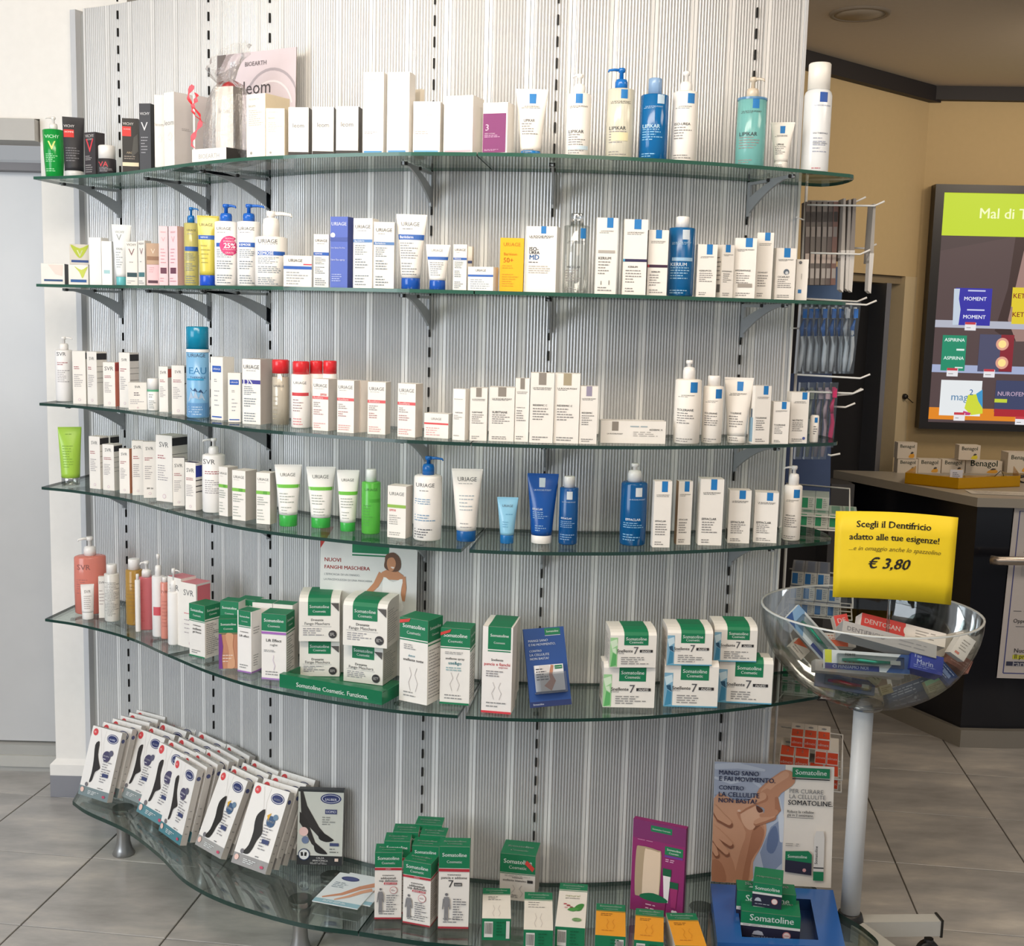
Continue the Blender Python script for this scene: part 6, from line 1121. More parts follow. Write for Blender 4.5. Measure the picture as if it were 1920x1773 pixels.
# ============================================================ BASKET STAND WITH PRICE SIGN
pb = onz(1592, 1738, .098); PC = Vector((pb.x, pb.y, 0)); pr_ = math.hypot(pb.x, pb.y)
rimc = onr(1655, 1146, pr_); botc = onr(1632, 1322, pr_); RIMZ, BOTZ = rimc.z, botc.z; BR_ = 202 * depth(rimc) / FPX
AC = M('f8fafa', 'c', b0=.03, g=.5, fr=.3)
bs = thing('basket_stand', 'clear acrylic bowl on a white pole with grey feet, holding toothpaste boxes', 'display stand', (PC.x, PC.y, 0))
mb = MB(); n = 14; out = []; inn_ = []
for i in range(n + 1):
    a = PI / 2 * i / n; out.append((max(.02, BR_ * math.sin(a)), BOTZ + (RIMZ - BOTZ) * (1 - math.cos(a))))
    inn_.append((max(.02, (BR_ - .004) * math.sin(a)), BOTZ + .004 + (RIMZ - BOTZ - .004) * (1 - math.cos(a))))
mb.lathe(out, AC, 48, cap=False).lathe(inn_, AC, 48, cap=False); mb.build('acrylic_bowl', bs)
MB().lathe([(BR_ - .004, RIMZ), (BR_ - .005, RIMZ + .004), (BR_ + .0005, RIMZ + .004), (BR_, RIMZ)], M('cfd3d2', 'g', .1), 48, cap=False).build('rim', bs)
MB().lathe([(.0245, .10), (.0245, BOTZ + .002)], M('d3d5d6', 'p', .4), 28).build('pole', bs)
MB().lathe([(.034, .075), (.034, .125), (.030, .138), (.0246, .141)], M('1f1e1e', 'g', .4), 24).build('hub', bs)
MB().lathe([(.045, BOTZ - .006), (.045, BOTZ + .008)], M('e0e2e2', 'c', b0=.3), 24).build('bowl_flange', bs)
for k, (qx, qy) in enumerate(((1757, 1742), (1668, 1800), (1545, 1742))):
    e = onz(qx, qy, .09); d = (Vector((e.x, e.y, 0)) - PC); L_ = d.length if k < 1 else .27; d.normalize()
    lg = MB(); s_ = Vector((-d.y, d.x, 0)) * .02; p0 = d * .03; p1 = d * L_
    vs = [(p0 - s_) + Vector((0, 0, 0.082)), (p0 + s_) + Vector((0, 0, 0.082)), (p0 + s_) + Vector((0, 0, 0.122)), (p0 - s_) + Vector((0, 0, 0.122)), (p1 - s_) + Vector((0, 0, 0.082)), (p1 + s_) + Vector((0, 0, 0.082)), (p1 + s_) + Vector((0, 0, 0.122)), (p1 - s_) + Vector((0, 0, 0.122))]
    lg.add(vs, [[0, 1, 2, 3], [7, 6, 5, 4], [0, 4, 5, 1], [1, 5, 6, 2], [2, 6, 7, 3], [3, 7, 4, 0]], M('bdbcb6', 'p', .4)); leg = lg.build('leg', bs)
    c_ = MB(); q = d * (L_ + .004); vs2 = [v + d * (.006 if i > 3 else 0) for i, v in enumerate([(p1 - s_ * 1.1) + Vector((0, 0, 0.079)), (p1 + s_ * 1.1) + Vector((0, 0, 0.079)), (p1 + s_ * 1.1) + Vector((0, 0, 0.126)), (p1 - s_ * 1.1) + Vector((0, 0, 0.126))] * 2)]
    c_.add(vs2, [[0, 1, 2, 3], [7, 6, 5, 4], [0, 4, 5, 1], [1, 5, 6, 2], [2, 6, 7, 3], [3, 7, 4, 0]], M('161515', 'g', .4)); c_.build('end_cap', leg)
    w_ = MB(); cc = d * (L_ - .02); T_ = Matrix.Translation(cc + Vector((0, 0, .030))) @ Matrix.Rotation(math.atan2(d.y, d.x), 4, 'Z') @ Matrix.Rotation(PI / 2, 4, 'X')
    w_.lathe([(.022, -.012), (.030, -.010), (.030, .010), (.022, .012)], M('1a1919', 'g', .45), 20, T=T_); w_.lathe([(.012, .030 + .02), (.012, .066)], M('2a2928', 'g', .4), 10, c=(cc.x, cc.y)); w_.build('caster', leg)
# yellow price sign: curved sheet on a clear rod
sp_ = [onr(1567, 958, 2.97), onr(1797, 970, 3.0), onr(1783, 1134, 3.0), onr(1561, 1119, 2.97)]
tsn = thing('price_sign', 'bright yellow price sheet with black lettering standing above the clear bowl', 'sign', (0, 0, 0))
YE = M('f7d51e', 'p', .6); sb_ = MB(); nu, nv = 16, 4; TL, TR, BR2, BL2 = sp_
def SP(u, v, e=0):
    p = (TL * (1 - u) + TR * u) * v + (BL2 * (1 - u) + BR2 * u) * (1 - v); nrm = (TR - TL).cross(TL - BL2).normalized()
    return p + nrm * (.014 * math.sin(PI * u) * 1.0 + e) + Vector((0, 0, .007 * math.sin(PI * u)))
vs = [SP(i / nu, j / nv) for j in range(nv + 1) for i in range(nu + 1)]
sb_.add(vs, [[j * (nu + 1) + i, j * (nu + 1) + i + 1, (j + 1) * (nu + 1) + i + 1, (j + 1) * (nu + 1) + i] for j in range(nv) for i in range(nu)], YE, True)
so = sb_.build('sheet', tsn); md = so.modifiers.new('thick', 'SOLIDIFY'); md.thickness = .0006
SW = (TR - TL).length; SH = (TL - BL2).length
print_items([('t', 'Scegli il Dentifricio', .845, .61, '1c1812', -.02, .016, 0, 1), ('t', 'adatto alle tue esigenze!', .70, .74, '1c1812', -.01, .016, 0, 1), ('t', '...e in omaggio anche lo spazzolino', .57, .76, '7a6a14', .0, .0, .35, 0), ('t', '€ 3,80', .405, .35, '1c1812', -.04, .022, .3, 1)],
            SW, SH, lambda x, y, e: SP(x / SW + .5, y / SH, .0006 + e), tsn)
MB().tube([(lambda m: (m.x, m.y + .012, BL2.z - .13))(BL2 * .5 + BR2 * .5), (lambda m: (m.x, m.y + .012, TL.z - .05))(BL2 * .5 + BR2 * .5)], .004, M('eef2f2', 'c', b0=.2), 8).build('clear_rod', tsn)
# content of the bowl
cr_, cu_, cf_ = Vector(RR), Vector(UU), Vector(FF)
def loose(name, cat, label, cx, cy, r, w_, h_, t_, ang, body, pr, pitch=.35, yaw=0, group=None, cols=None, brush=None, part='carton_body', tpr=None):
    p = onr(cx, cy, pr_ + (r - 3.14) * .62); a = math.radians(ang)
    X = (cr_ * math.cos(a) + cu_ * math.sin(a)); Zu = (-cr_ * math.sin(a) + cu_ * math.cos(a)); N_ = X.cross(Zu)      # N_ towards the viewer
    R1 = Matrix.Rotation(-pitch, 3, X); Zu = R1 @ Zu; N_ = R1 @ N_; R2 = Matrix.Rotation(yaw, 3, Zu); X = R2 @ X; N_ = R2 @ N_
    t = thing(name, label, cat, (0, 0, 0), 0, group); B_ = -N_
    t.matrix_world = Matrix(((X.x, B_.x, Zu.x, p.x), (X.y, B_.y, Zu.y, p.y), (X.z, B_.z, Zu.z, p.z), (0, 0, 0, 1)))
    MB().box((-w_ / 2, 0, -h_ / 2), (w_ / 2, t_, h_ / 2), body, cols).build(part, t)
    print_items(pr, w_, h_, lambda x, y, e: (x, -e, y - h_ / 2), t, random.Random(2))
    if tpr: print_items(tpr, w_, t_, lambda x, y, e: (x, y, h_ / 2 + e), t, random.Random(2))
    if brush:
        m = MB(); m.tube([(-w_ * .30, -.004, 0), (-w_ * .1, -.006, .001), (w_ * .08, -.006, -.001), (w_ * .26, -.005, 0)], .004, M(brush, 'g', .2), 8, [.0035, .006, .0055, .0035]); m.box((w_ * .26, -.009, -.005), (w_ * .38, -.003, .005), M('e8ecec', 'g')); m.build('toothbrush', t)
        MB().box((-w_ * .36, -.011, -h_ * .30), (w_ * .42, -.0002, h_ * .30), M('f0f4f4', 'c', b0=.12, g=.8)).build('blister', t)
    return t
PKW = lambda: [('b', 0, 1, 'dfe6ea'), ('p', [(-.5, 0), (-.5, 1), (-.36, 1), (-.12, 0)], '7fa6cc'), ('p', [(-.5, 0), (-.5, .5), (-.28, 0)], '2f5590'), ('b', .0, .2, '2c3f80', .05, .5)] + [('e', .62, .30 + i * .045, .016, .016, 'd98a6a') for i in range(4)] + [('t', 'FORZA', .35, .12, '3a3a3c', .40), ('t', 'ATTIVA', .24, .12, '3a3a3c', .40)]
loose('toothbrush_pack', 'toothbrush', 'toothbrush pack with a green brush leaning on the left side of the bowl', 1527, 1192, 3.08, .165, .050, .012, -48, 'dfe4e6', PKW(), .3, brush='18a584', part='card_board')
loose('toothbrush_pack', 'toothbrush', 'toothbrush pack with a green brush lying across the middle of the bowl', 1626, 1240, 2.98, .205, .046, .016, -4, 'dfe4e6', [('b', 0, 1, 'd6dde2'), ('p', [(.5, 0), (.5, 1), (.40, 1), (.22, 0)], '3a5c96'), ('b', 0, .3, '2c3f80', -.5, .14), ('t', 'CI PENSIAMO NOI', .15, .42, 'c9d0e2', -.2), ('p', [(-.5, .32), (-.5, 1), (-.42, 1), (-.42, .32)], 'c9d03a')] + [('e', .45, -.26 + i * .05, .016, .016, 'd98a6a') for i in range(4)] + [('t', 'FORTE', .8, .12, '3a3a3c', -.2)], .3, brush='2fae96', part='card_board')
loose('toothpaste_box', 'box', 'red and white toothpaste box lying topmost in the bowl, partly behind the grey one', 1694, 1181, 3.16, .215, .036, .045, -14, 'efe9e2', [('b', 0, 1, 'dd4a44', -.5, .02), ('t', 'DENTOSAN', .5, .42, 'f6e3df', -.25), ('e', .5, .06, .06, .06, 'efe9e2'), ('l', .2, .8, 3, 'a9a39c', .14, .4)], .35)
loose('toothpaste_box', 'box', 'silver grey toothpaste box resting slanted in front of the red and white box', 1668, 1198, 3.02, .235, .034, .046, -15, 'a7a6a6', [('t', 'DENTIFRICIO', .5, .4, '86868a', -.25), ('l', .2, .8, 2, '8a8a8e', .1, .4)], .5, cols=dict(top='cfcbc8'), tpr=[('t', 'Biorepair', .4, .3, '55555a', -.3), ('b', .2, .7, '7a7876', .2, .3)])
loose('toothpaste_box', 'box', 'small upright red topped toothpaste box end, left of the grey box', 1580, 1171, 3.17, .034, .052, .04, 10, 'efe9e2', [('b', .45, 1, 'dd4a44'), ('t', 'DE', .72, .6, 'f6e3df')], .3)
loose('toothpaste_box', 'box', 'white toothpaste box with an orange stripe, behind the left brush pack', 1568, 1199, 3.22, .10, .032, .04, -4, 'efe9e2', [('b', .0, .5, 'ea6a3c', -.2, .3), ('l', .5, .9, 2, 'd98a6a', -.4, .3)], .3)
loose('toothpaste_box', 'box', 'long grey white box under the middle brush pack', 1612, 1253, 3.09, .22, .028, .04, -5, 'c9c6c4', [('t', 'BIOREPAIR', .5, .25, '77777a', -.3), ('l', .2, .8, 2, '9a9a9c', .1, .4)], .3)
loose('toothpaste_box', 'box', 'dark blue box with pale lettering in the right of the bowl', 1738, 1242, 3.04, .080, .046, .045, -14, '22389a', [('t', 'Tau', .75, .24, 'b9c6ec', -.3), ('t', 'Marin', .45, .5, 'b9c6ec', -.06), ('l', .1, .3, 2, '7a8cd0', -.4, .3)], .4, cols=dict(top='2a46ae'))
loose('blister_pack', 'pack', 'bluish clear pack leaning right of the dark blue box', 1772, 1258, 3.12, .062, .032, .018, -48, M('4a68a8', 't', a=.4), [('l', .1, .9, 4, 'a9bce0', -.4, .4), ('b', .3, .6, '8aa4d6', -.1, .3)], .3)
loose('toothpaste_box', 'box', 'white box standing aslant near the right rim of the bowl', 1806, 1212, 3.14, .040, .060, .03, -36, 'ece6de', [('l', .3, .8, 4, '9a948c', -.2, .3), ('b', .1, .2, 'd98a7a', -.3, .0)], .2)
loose('toothpaste_box', 'box', 'pale grey box with a ring mark behind the aslant white box', 1785, 1206, 3.30, .10, .05, .03, 14, 'cdc8be', [('e', .5, .1, .13, .13, 'a09c94'), ('e', .5, .1, .10, .10, 'c4bfb5')], .3)
loose('toothpaste_box', 'box', 'brownish red small box below the aslant white box', 1800, 1240, 3.24, .06, .035, .03, -30, '9c6a5c', [('l', .2, .8, 3, 'c9a094', -.4, .3)], .3)
loose('toothbrush_pack', 'toothbrush', 'toothbrush pack with a crimson brush deep in the lower left of the bowl', 1585, 1281, 3.13, .15, .036, .012, -10, '8c93a4', [('b', 0, 1, '7f8aa4'), ('b', .6, 1, '3c5288', .1, .5)], .3, brush='c22a4c', part='card_board')
loose('sample_box', 'box', 'tiny yellowish box at the lower middle of the bowl', 1662, 1292, 3.14, .030, .022, .02, 15, 'b9ad88', [('l', .2, .8, 3, '8a7a4a')], .3)
loose('sample_box', 'box', 'tiny dark-edged tan box left above the lower middle one', 1642, 1271, 3.14, .028, .020, .02, -40, 'a8a488', [('l', .2, .8, 2, '6a6a4a')], .3)
loose('sample_box', 'box', 'tiny pale green tan box at the lower right of the bowl', 1752, 1283, 3.16, .040, .030, .03, 20, 'b5b08c', [('p', [(-.5, 1), (.5, 1), (.5, .7), (-.5, .6)], '9fd0a0'), ('l', .1, .5, 3, '8a8a5a')], .3)
loose('blister_pack', 'pack', 'grey blue clear pack at the bottom of the bowl', 1705, 1290, 3.22, .12, .03, .03, 20, M('7f8ea8', 't', a=.45), [('l', .2, .8, 3, 'a9b4c4')], .3)
loose('blister_pack', 'pack', 'greenish clear pack on the bottom left of the bowl', 1608, 1302, 3.22, .10, .03, .03, -14, M('8fa68c', 't', a=.45), [('l', .2, .8, 3, 'b9c4b4')], .3)
loose('toothpaste_box', 'box', 'white and orange box end low on the left side of the bowl', 1500, 1216, 3.16, .045, .034, .02, -50, 'e9e3dc', [('p', [(-.5, .4), (-.5, 1), (.3, 1)], 'e2683c'), ('l', .1, .5, 2, '9a9490')], .3)
# ============================================================ WIRE RACK AT THE RIGHT END
RW = M('ecebe8', 'g', .3)
rk = thing('wire_rack', 'white wire rack with prongs and baskets fixed to the right end of the display', 'rack', (0, 0, 0))
def wire(pts, r=.0022, nm='wire'): return MB().tube(pts, r, RW, 7).build(nm, rk)
RX = lambda x, y, r: onr(x, y, r)
for (xa, xb, r) in ((1513, 1452, 3.28), (1500, 1440, 3.20)):
    a = RX(xa, 340, r); b = Vector((a.x, a.y, .12)); wire([a, b], .004, 'post')
for z in (1.9, 1.62, 1.36, 1.1, .85, .6, .35):
    a = RX(1513, 340, 3.28); b = RX(1500, 340, 3.20); c = b - (a - b) * 0.2; a2 = a + (a - b) * 1.2; wire([(c.x, c.y, z), (a2.x, a2.y, z)], .002, 'cross_wire')
prg = [((1513, 384), (1655, 386), 3.24), ((1515, 377), (1620, 378), 3.32), ((1508, 462), (1640, 466), 3.30), ((1520, 474), (1628, 477), 3.24), ((1508, 566), (1640, 572), 3.22), ((1512, 560), (1622, 566), 3.30), ((1495, 702), (1628, 710), 3.22),
       ((1512, 734), (1615, 738), 3.24), ((1560, 742), (1612, 737), 3.32), ((1560, 762), (1600, 764), 3.26), ((1552, 852), (1572, 858), 3.24)]
for (a, b, r) in prg:
    p, q = RX(*a, r), RX(*b, r); d = (q - p).normalized(); wire([p, q - d * .02, q + d * .004 + Vector((0, 0, .012))], .0026, 'prong')
# hanging items
def hang_brush(x0, y0, x1, y1, r, col, label, i, hc='dfe4ea', wpx=20, grp='blue handled toothbrushes on the middle prongs'):
    a, b = RX(x0, y0, r), RX(x1, y1, r); t = thing('toothbrush_pack', label, 'toothbrush', a, 0, grp); d = b - a; L_ = d.length; m = MB()
    pts = [d * q for q in (0.03, .12, .2, .34, .45, .6, .8, .97)]; sw = [0, .001, .002, -.002, .001, .004, .002, 0]
    pts = [p + cr_ * s for p, s in zip(pts, sw)]
    m.tube(pts[2:], .004, M(hc, 'g', .25), 8, [.0025, .0045, .0045, .0055, .0065, .004]); m.build('handle', t)
    m = MB(); m.tube([p for p in pts[2:5]], .005, M(col, 'g', .25), 8, [.003, .0062, .005]); m.build('grip', t)
    m = MB(); m.tube(pts[:3], .005, M(hc, 'g', .25), 8, [.0045, .006, .003]); m.build('head', t)
    m = MB(); q = pts[1]; m.box((q.x - .005, q.y - .012, q.z - .012), (q.x + .005, q.y - .003, q.z + .012), col); m.build('bristles', t)
    m = MB(); W2 = wpx * depth(a) / FPX / 2; yv = Vector((0, -.012, 0)); p0, p1 = Vector((0, 0, 0)) + Vector((0, 0, .008)), d
    m.add([p0 - cr_ * W2, p0 + cr_ * W2, p1 + cr_ * W2, p1 - cr_ * W2, p0 - cr_ * W2 * .8 + yv, p0 + cr_ * W2 * .8 + yv, p1 + cr_ * W2 * .8 + yv, p1 - cr_ * W2 * .8 + yv],
          [[0, 1, 5, 4], [1, 2, 6, 5], [2, 3, 7, 6], [3, 0, 4, 7], [4, 5, 6, 7], [3, 2, 1, 0]], M('eef1f3', 'c', b0=.07, g=.6)); m.build('blister', t)
for i, (xt, xb) in enumerate(((1508, 1498), (1519, 1514), (1530, 1528), (1545, 1543), (1562, 1557), (1575, 1573), (1588, 1582), (1604, 1590))):
    hang_brush(xt, 572, xb, 700, 3.24 + .006 * (i % 3), '2f6fc0' if i not in (6,) else 'b9bec6', f'toothbrush pack on the middle prongs, {["first","second","third","fourth","fifth","sixth","seventh","eighth"][i]} from the left', i)
for i, (xt, xb, w_, c) in enumerate(((1516, 1512, 10, '6a5f5c'), (1526, 1522, 10, '77706c'), (1537, 1532, 10, '6f6763'), (1548, 1543, 10, '7a726e'), (1559, 1552, 10, '6a5f5c'), (1568, 1562, 8, '8a6a62'))):
    a, b = RX(xt, 378, 3.27), RX(xb, 534, 3.27); t = thing('floss_card', f'grey hanging brush card on the top prongs, {["first","second","third","fourth","fifth","sixth"][i]} from the left', 'pack', a, 0, 'grey hanging cards on the top prongs')
    d = b - a; W2 = .0062; m = MB(); v4 = [Vector((0, 0, 0)) - cr_ * W2, cr_ * W2, d + cr_ * W2, d - cr_ * W2]; yv = Vector((.0, .05, 0))
    m.add(v4 + [v + yv for v in v4], [[3, 2, 1, 0], [4, 5, 6, 7], [0, 1, 5, 4], [1, 2, 6, 5], [2, 3, 7, 6], [3, 0, 4, 7]], c); m.build('card_board', t)
    m = MB(); 
    for q in (.12, .30, .62, .8): m.add([d * q - cr_ * W2 * .8 + Vector((0, -.001, 0)), d * q + cr_ * W2 * .8 + Vector((0, -.001, 0)), d * (q + .12) + cr_ * W2 * .8 + Vector((0, -.001, 0)), d * (q + .12) - cr_ * W2 * .8 + Vector((0, -.001, 0))], [[3, 2, 1, 0]], ('b3aca8', '4a4442', 'c9b9b0', '9a918c')[int(q * 10) % 4])
    m.build('printed_panel', t, kind='stuff')
for (xt, yt, xb, yb, wd, c, lb) in ((1584, 372, 1578, 548, .006, 'a59e98', 'thin grey brush pack seen edge-on, left of three at the prong ends'), (1594, 374, 1588, 546, .006, '9a938e', 'thin grey brush pack seen edge-on, middle of three at the prong ends'), (1603, 372, 1594, 548, .007, '8a827d', 'thin grey brush pack seen edge-on, right of three at the prong ends'), (1640, 382, 1630, 550, .006, 'a8a29c', 'single thin brush pack hanging alone at the tip of the top prong')):
    a, b = RX(xt, yt, 3.25), RX(xb, yb, 3.25); t = thing('brush_pack', lb, 'pack', a); d = b - a; m = MB(); yv = Vector((.0, .05, 0))
    v4 = [-cr_ * wd * .5, cr_ * wd * .5, d * .66 + cr_ * wd * .9, d * .66 - cr_ * wd * .9]
    m.add(v4 + [v + yv for v in v4], [[3, 2, 1, 0], [4, 5, 6, 7], [0, 1, 5, 4], [1, 2, 6, 5], [2, 3, 7, 6], [3, 0, 4, 7]], c); m.build('card_board', t)
    m = MB(); v4 = [d * .55 - cr_ * wd * .9, d * .55 + cr_ * wd * .9, d + cr_ * wd * .6, d * .97 - cr_ * wd * .8]; v4 = [v + Vector((0, -.002, 0)) for v in v4]
    m.add(v4 + [v + yv * .6 for v in v4], [[3, 2, 1, 0], [4, 5, 6, 7], [0, 1, 5, 4], [1, 2, 6, 5], [2, 3, 7, 6], [3, 0, 4, 7]], 'd6d2cf'); m.build('blister', t)
for i, (x, c, lb) in enumerate(((1497, '8f9a94', 'greenish'), (1514, '9aa39c', 'grey green'), (1530, 'a39aa8', 'lilac'), (1543, 'c9b3c0', 'pale pink'), (1556, 'd22a68', 'crimson pink'))):
    hang_brush(x + 8, 722, x - 2, 860 if i < 4 else 838, 3.24 + .012 * (4 - i), c, f'{lb} toothbrush pack on the lower prongs', i, hc=c, wpx=15, grp='toothbrush packs on the lower prongs')
# blue backing sheets between the hanging packs
tb2 = MB(); a, b, c, d = RX(1512, 500, 3.40), RX(1582, 500, 3.40), RX(1578, 562, 3.40), RX(1508, 562, 3.40); yv = Vector((0, .003, 0))
tb2.add([a, b, c, d] + [v + yv for v in (a, b, c, d)], [[3, 2, 1, 0], [4, 5, 6, 7], [0, 1, 5, 4], [1, 2, 6, 5], [2, 3, 7, 6], [3, 0, 4, 7]], '6f8fc0'); tb2.build('blue_header', rk)
tb2 = MB(); a, b, c, d = RX(1480, 700, 3.42), RX(1560, 700, 3.42), RX(1556, 960, 3.42), RX(1470, 960, 3.42)
tb2.add([a, b, c, d] + [v + yv for v in (a, b, c, d)], [[3, 2, 1, 0], [4, 5, 6, 7], [0, 1, 5, 4], [1, 2, 6, 5], [2, 3, 7, 6], [3, 0, 4, 7]], '4a5c86'); tb2.build('blue_header', rk)
# wire baskets with rows of toothpaste boxes
def basket(xl, xr, yf, yb, r0, dr, nmz):
    z = RX(xl, yf, r0).z; A = RX(xl, yf, r0); B = RX(xr, yf, r0); A.z = B.z = z; u = (B - A).normalized(); v = Vector((-u.y, u.x, 0)); D = dr
    for k in range(5): wire([A + v * D * k / 4, B + v * D * k / 4], .0015, 'basket_wire')
    for k in range(7): wire([A + (B - A) * k / 6, A + (B - A) * k / 6 + v * D], .0013, 'basket_wire')
    for zz in (0, .035): wire([A + Vector((0, 0, zz)), B + Vector((0, 0, zz)), B + v * D + Vector((0, 0, zz))], .0022, 'basket_rim')
    wire([A + Vector((0, 0, .035)) + v * D * .9 + Vector((0, 0, .06)), B + v * D * .9 + Vector((0, 0, .09)), B + Vector((0, 0, .035))], .0022, 'basket_arm')
    return A + Vector((0, 0, .003)), u, v, (B - A).length
def boxrow(A, u, v, n, wd, ht, ln, off, z, body, pr, lab, group, top=None, tp=None, gap=.001, v0=.004):
    for i in range(n):
        o = A + u * (off + (wd + gap) * (i + .5)) + Vector((0, 0, z)) + v * v0
        t = thing('toothpaste_box', f'{lab}, {["first", "second", "third", "fourth", "fifth"][i]} from the left', 'box', (0, 0, 0), 0, group); t.matrix_world = Matrix(((u.x, v.x, 0, o.x), (u.y, v.y, 0, o.y), (0, 0, 1, o.z), (0, 0, 0, 1)))
        MB().box((-wd / 2, 0, 0), (wd / 2, ln, ht), body, dict(top=top or body)).build('carton_body', t)
        print_items(pr, wd, ht, lambda x, y, e: (x, -e, y), t, random.Random(i)); 
        if tp: print_items(tp, wd, ln, lambda x, y, e: (x, y, ht + e), t, random.Random(i))
GE = [('b', .15, .9, '2f9a6c', -.42, .0), ('l', .2, .9, 5, '9aa29c', .08, .42)]; BE = [('b', .12, .9, '2f7ac0', -.42, .02), ('l', .2, .9, 5, '8a94a4', .1, .42)]
A, u, v, L_ = basket(1466, 1592, 988, 0, 3.24, .20, 0)
boxrow(A, u, v, 4, .036, .040, .16, .045, .0, 'd9dcd6', GE, 'green toothpaste box, bottom layer of the upper wire basket', 'green toothpaste boxes in the upper basket', 'a9bdb5', [('b', .1, .9, '6f9c8c', -.3, .3)])
boxrow(A, u, v, 2, .036, .036, .12, .045, .041, 'd9dcd6', GE, 'green toothpaste box, top layer of the upper wire basket', 'green toothpaste boxes in the upper basket', 'b5c4bd', v0=.05)
A, u, v, L_ = basket(1472, 1598, 1152, 0, 3.36, .20, 0)
for k, (n_b, of) in enumerate(((4, .006), (4, .006), (3, .006))):
    boxrow(A, u, v, n_b, .034, .038, .17, of + .002 * k, .039 * k, 'e3e2de', BE, f'blue toothpaste box, {["bottom", "middle", "top"][k]} layer of the second wire basket', 'blue toothpaste boxes in the second basket', '7a8290', [('b', .05, .95, '5f6f8a', -.3, .3)], v0=.004 + .012 * k)
A, u, v, L_ = basket(1462, 1592, 1300, 0, 3.36, .20, 0)
boxrow(A, u, v, 4, .034, .040, .15, .002, .0, 'dfe0dc', GE, 'green toothpaste box, bottom layer of the third wire basket', 'green toothpaste boxes in the third basket', '9fb0aa')
boxrow(A, u, v, 3, .034, .040, .15, .002, .041, 'dfe0dc', GE, 'green toothpaste box, top layer of the third wire basket', 'green toothpaste boxes in the third basket', '9fb0aa')
boxrow(A, u, v, 1, .036, .036, .10, .142, .0, 'e3e2de', BE, 'blue toothpaste box at the tip of the third wire basket', 'blue box in the third basket')
A, u, v, L_ = basket(1455, 1578, 1470, 0, 3.30, .24, 0)
RE = [('b', .1, .92, 'e2512e', -.44, .44), ('t', 'elmex', .5, .8, 'f6e0d8', 0)]; RT = [('b', .04, .55, 'e2512e', -.44, .44), ('t', 'elmex', .3, .62, 'f6e0d8', 0, .01, 0, 0, 1), ('e', .75, 0, .2, .2, '8a8f98')]
boxrow(A, u, v, 4, .040, .036, .17, .004, .0, 'e9e4de', RE, 'red toothpaste box, bottom layer of the lowest wire basket', 'red toothpaste boxes in the lowest basket', 'ddd8d2', RT)
boxrow(A, u, v, 2, .040, .036, .15, .004, .037, 'e9e4de', RE, 'red toothpaste box, left top layer of the lowest wire basket', 'red toothpaste boxes in the lowest basket', 'ddd8d2', RT, v0=.03)
boxrow(A + u * .10, u, v, 2, .032, .040, .12, .0, .037, 'e9e4de', RE, 'red toothpaste box, right top layer of the lowest wire basket', 'red toothpaste boxes in the lowest basket', 'ddd8d2', v0=.09)
boxrow(A + u * .03, u, v, 3, .036, .032, .12, .0, .075, 'e9e4de', RE, 'red toothpaste box, third layer of the lowest wire basket', 'red toothpaste boxes in the lowest basket', 'ddd8d2', RT, v0=.10)
# ============================================================ COUNTER, SCREEN AND THE BACK AREA
CT = M('8d867c', 'p', .45); NVY = M('15171f', 'f', .16)
ct = thing('counter', 'dark blue pharmacy counter with a grey stone worktop and steel handle rail', 'counter', (0, 0, 0))
def pts(*l): return [(float(a), float(b)) for a, b in l]
MB().prism(pts((1.773, 4.508), (1.945, 4.505), (3.2, 4.58), (3.2, 5.25), (1.42, 5.25)), .955, .990, M('a39c90', 'p', .4)).build('worktop', ct)
bd = MB(); bd.prism(pts((1.79, 4.545), (1.95, 4.545), (3.15, 4.63), (3.15, 5.2), (1.49, 5.2)), .07, .955, NVY); bd.build('front_panel', ct)
MB().prism(pts((1.782, 4.515), (1.955, 4.515), (3.15, 4.60), (3.15, 5.2), (1.45, 5.2)), .0, .07, M('9b968d', 'm', .4, met=.3)).build('plinth', ct)
cl_ = onr(1591, 940, 5.30)
MB().box((1.36, 5.05, .0), (1.46, 5.24, .955), M('4c4b4d', 'p', .5)).build('side_panel', ct)
hp = onY(1852, 1046, 4.50); MB().tube([(hp.x, 4.47, hp.z), (hp.x + .02, 4.455, hp.z), (3.1, 4.54, hp.z)], .017, M('b5aaa0', 'm', .3, met=.8), 14).build('handle_rail', ct)
# symbols on the navy front, upper left
ga = onplane(1640, 962, (1.79, 4.5, 0), Vector((-1, -.5, 0)).normalized())
# notice on the counter front
def quadsheet(name, label, cat, TL_, TR_, BR__, BL_, P0, nrm, spec, body, th=.001, off=.004, group=None, kind='p', part='sheet'):
    nrm = Vector(nrm).normalized(); P = [onplane(*q, P0, nrm) + nrm * off for q in (TL_, TR_, BR__, BL_)]
    ux = (P[2] - P[3]); W_ = ux.length; ux.normalize(); uy = nrm.cross(ux); H = (P[0] - P[3]).dot(uy); o = P[3] + ux * W_ / 2
    t = thing(name, label, cat, (0, 0, 0), 0, group); t.matrix_world = Matrix(((ux.x, -nrm.x, uy.x, o.x), (ux.y, -nrm.y, uy.y, o.y), (ux.z, -nrm.z, uy.z, o.z), (0, 0, 0, 1)))
    MB().box((-W_ / 2, 0, 0), (W_ / 2, th, H), body).build(part, t); print_items(spec, W_, H, lambda x, y, e: (x, -e, y), t, random.Random(3)); return t
nf = (.068, -1, 0)
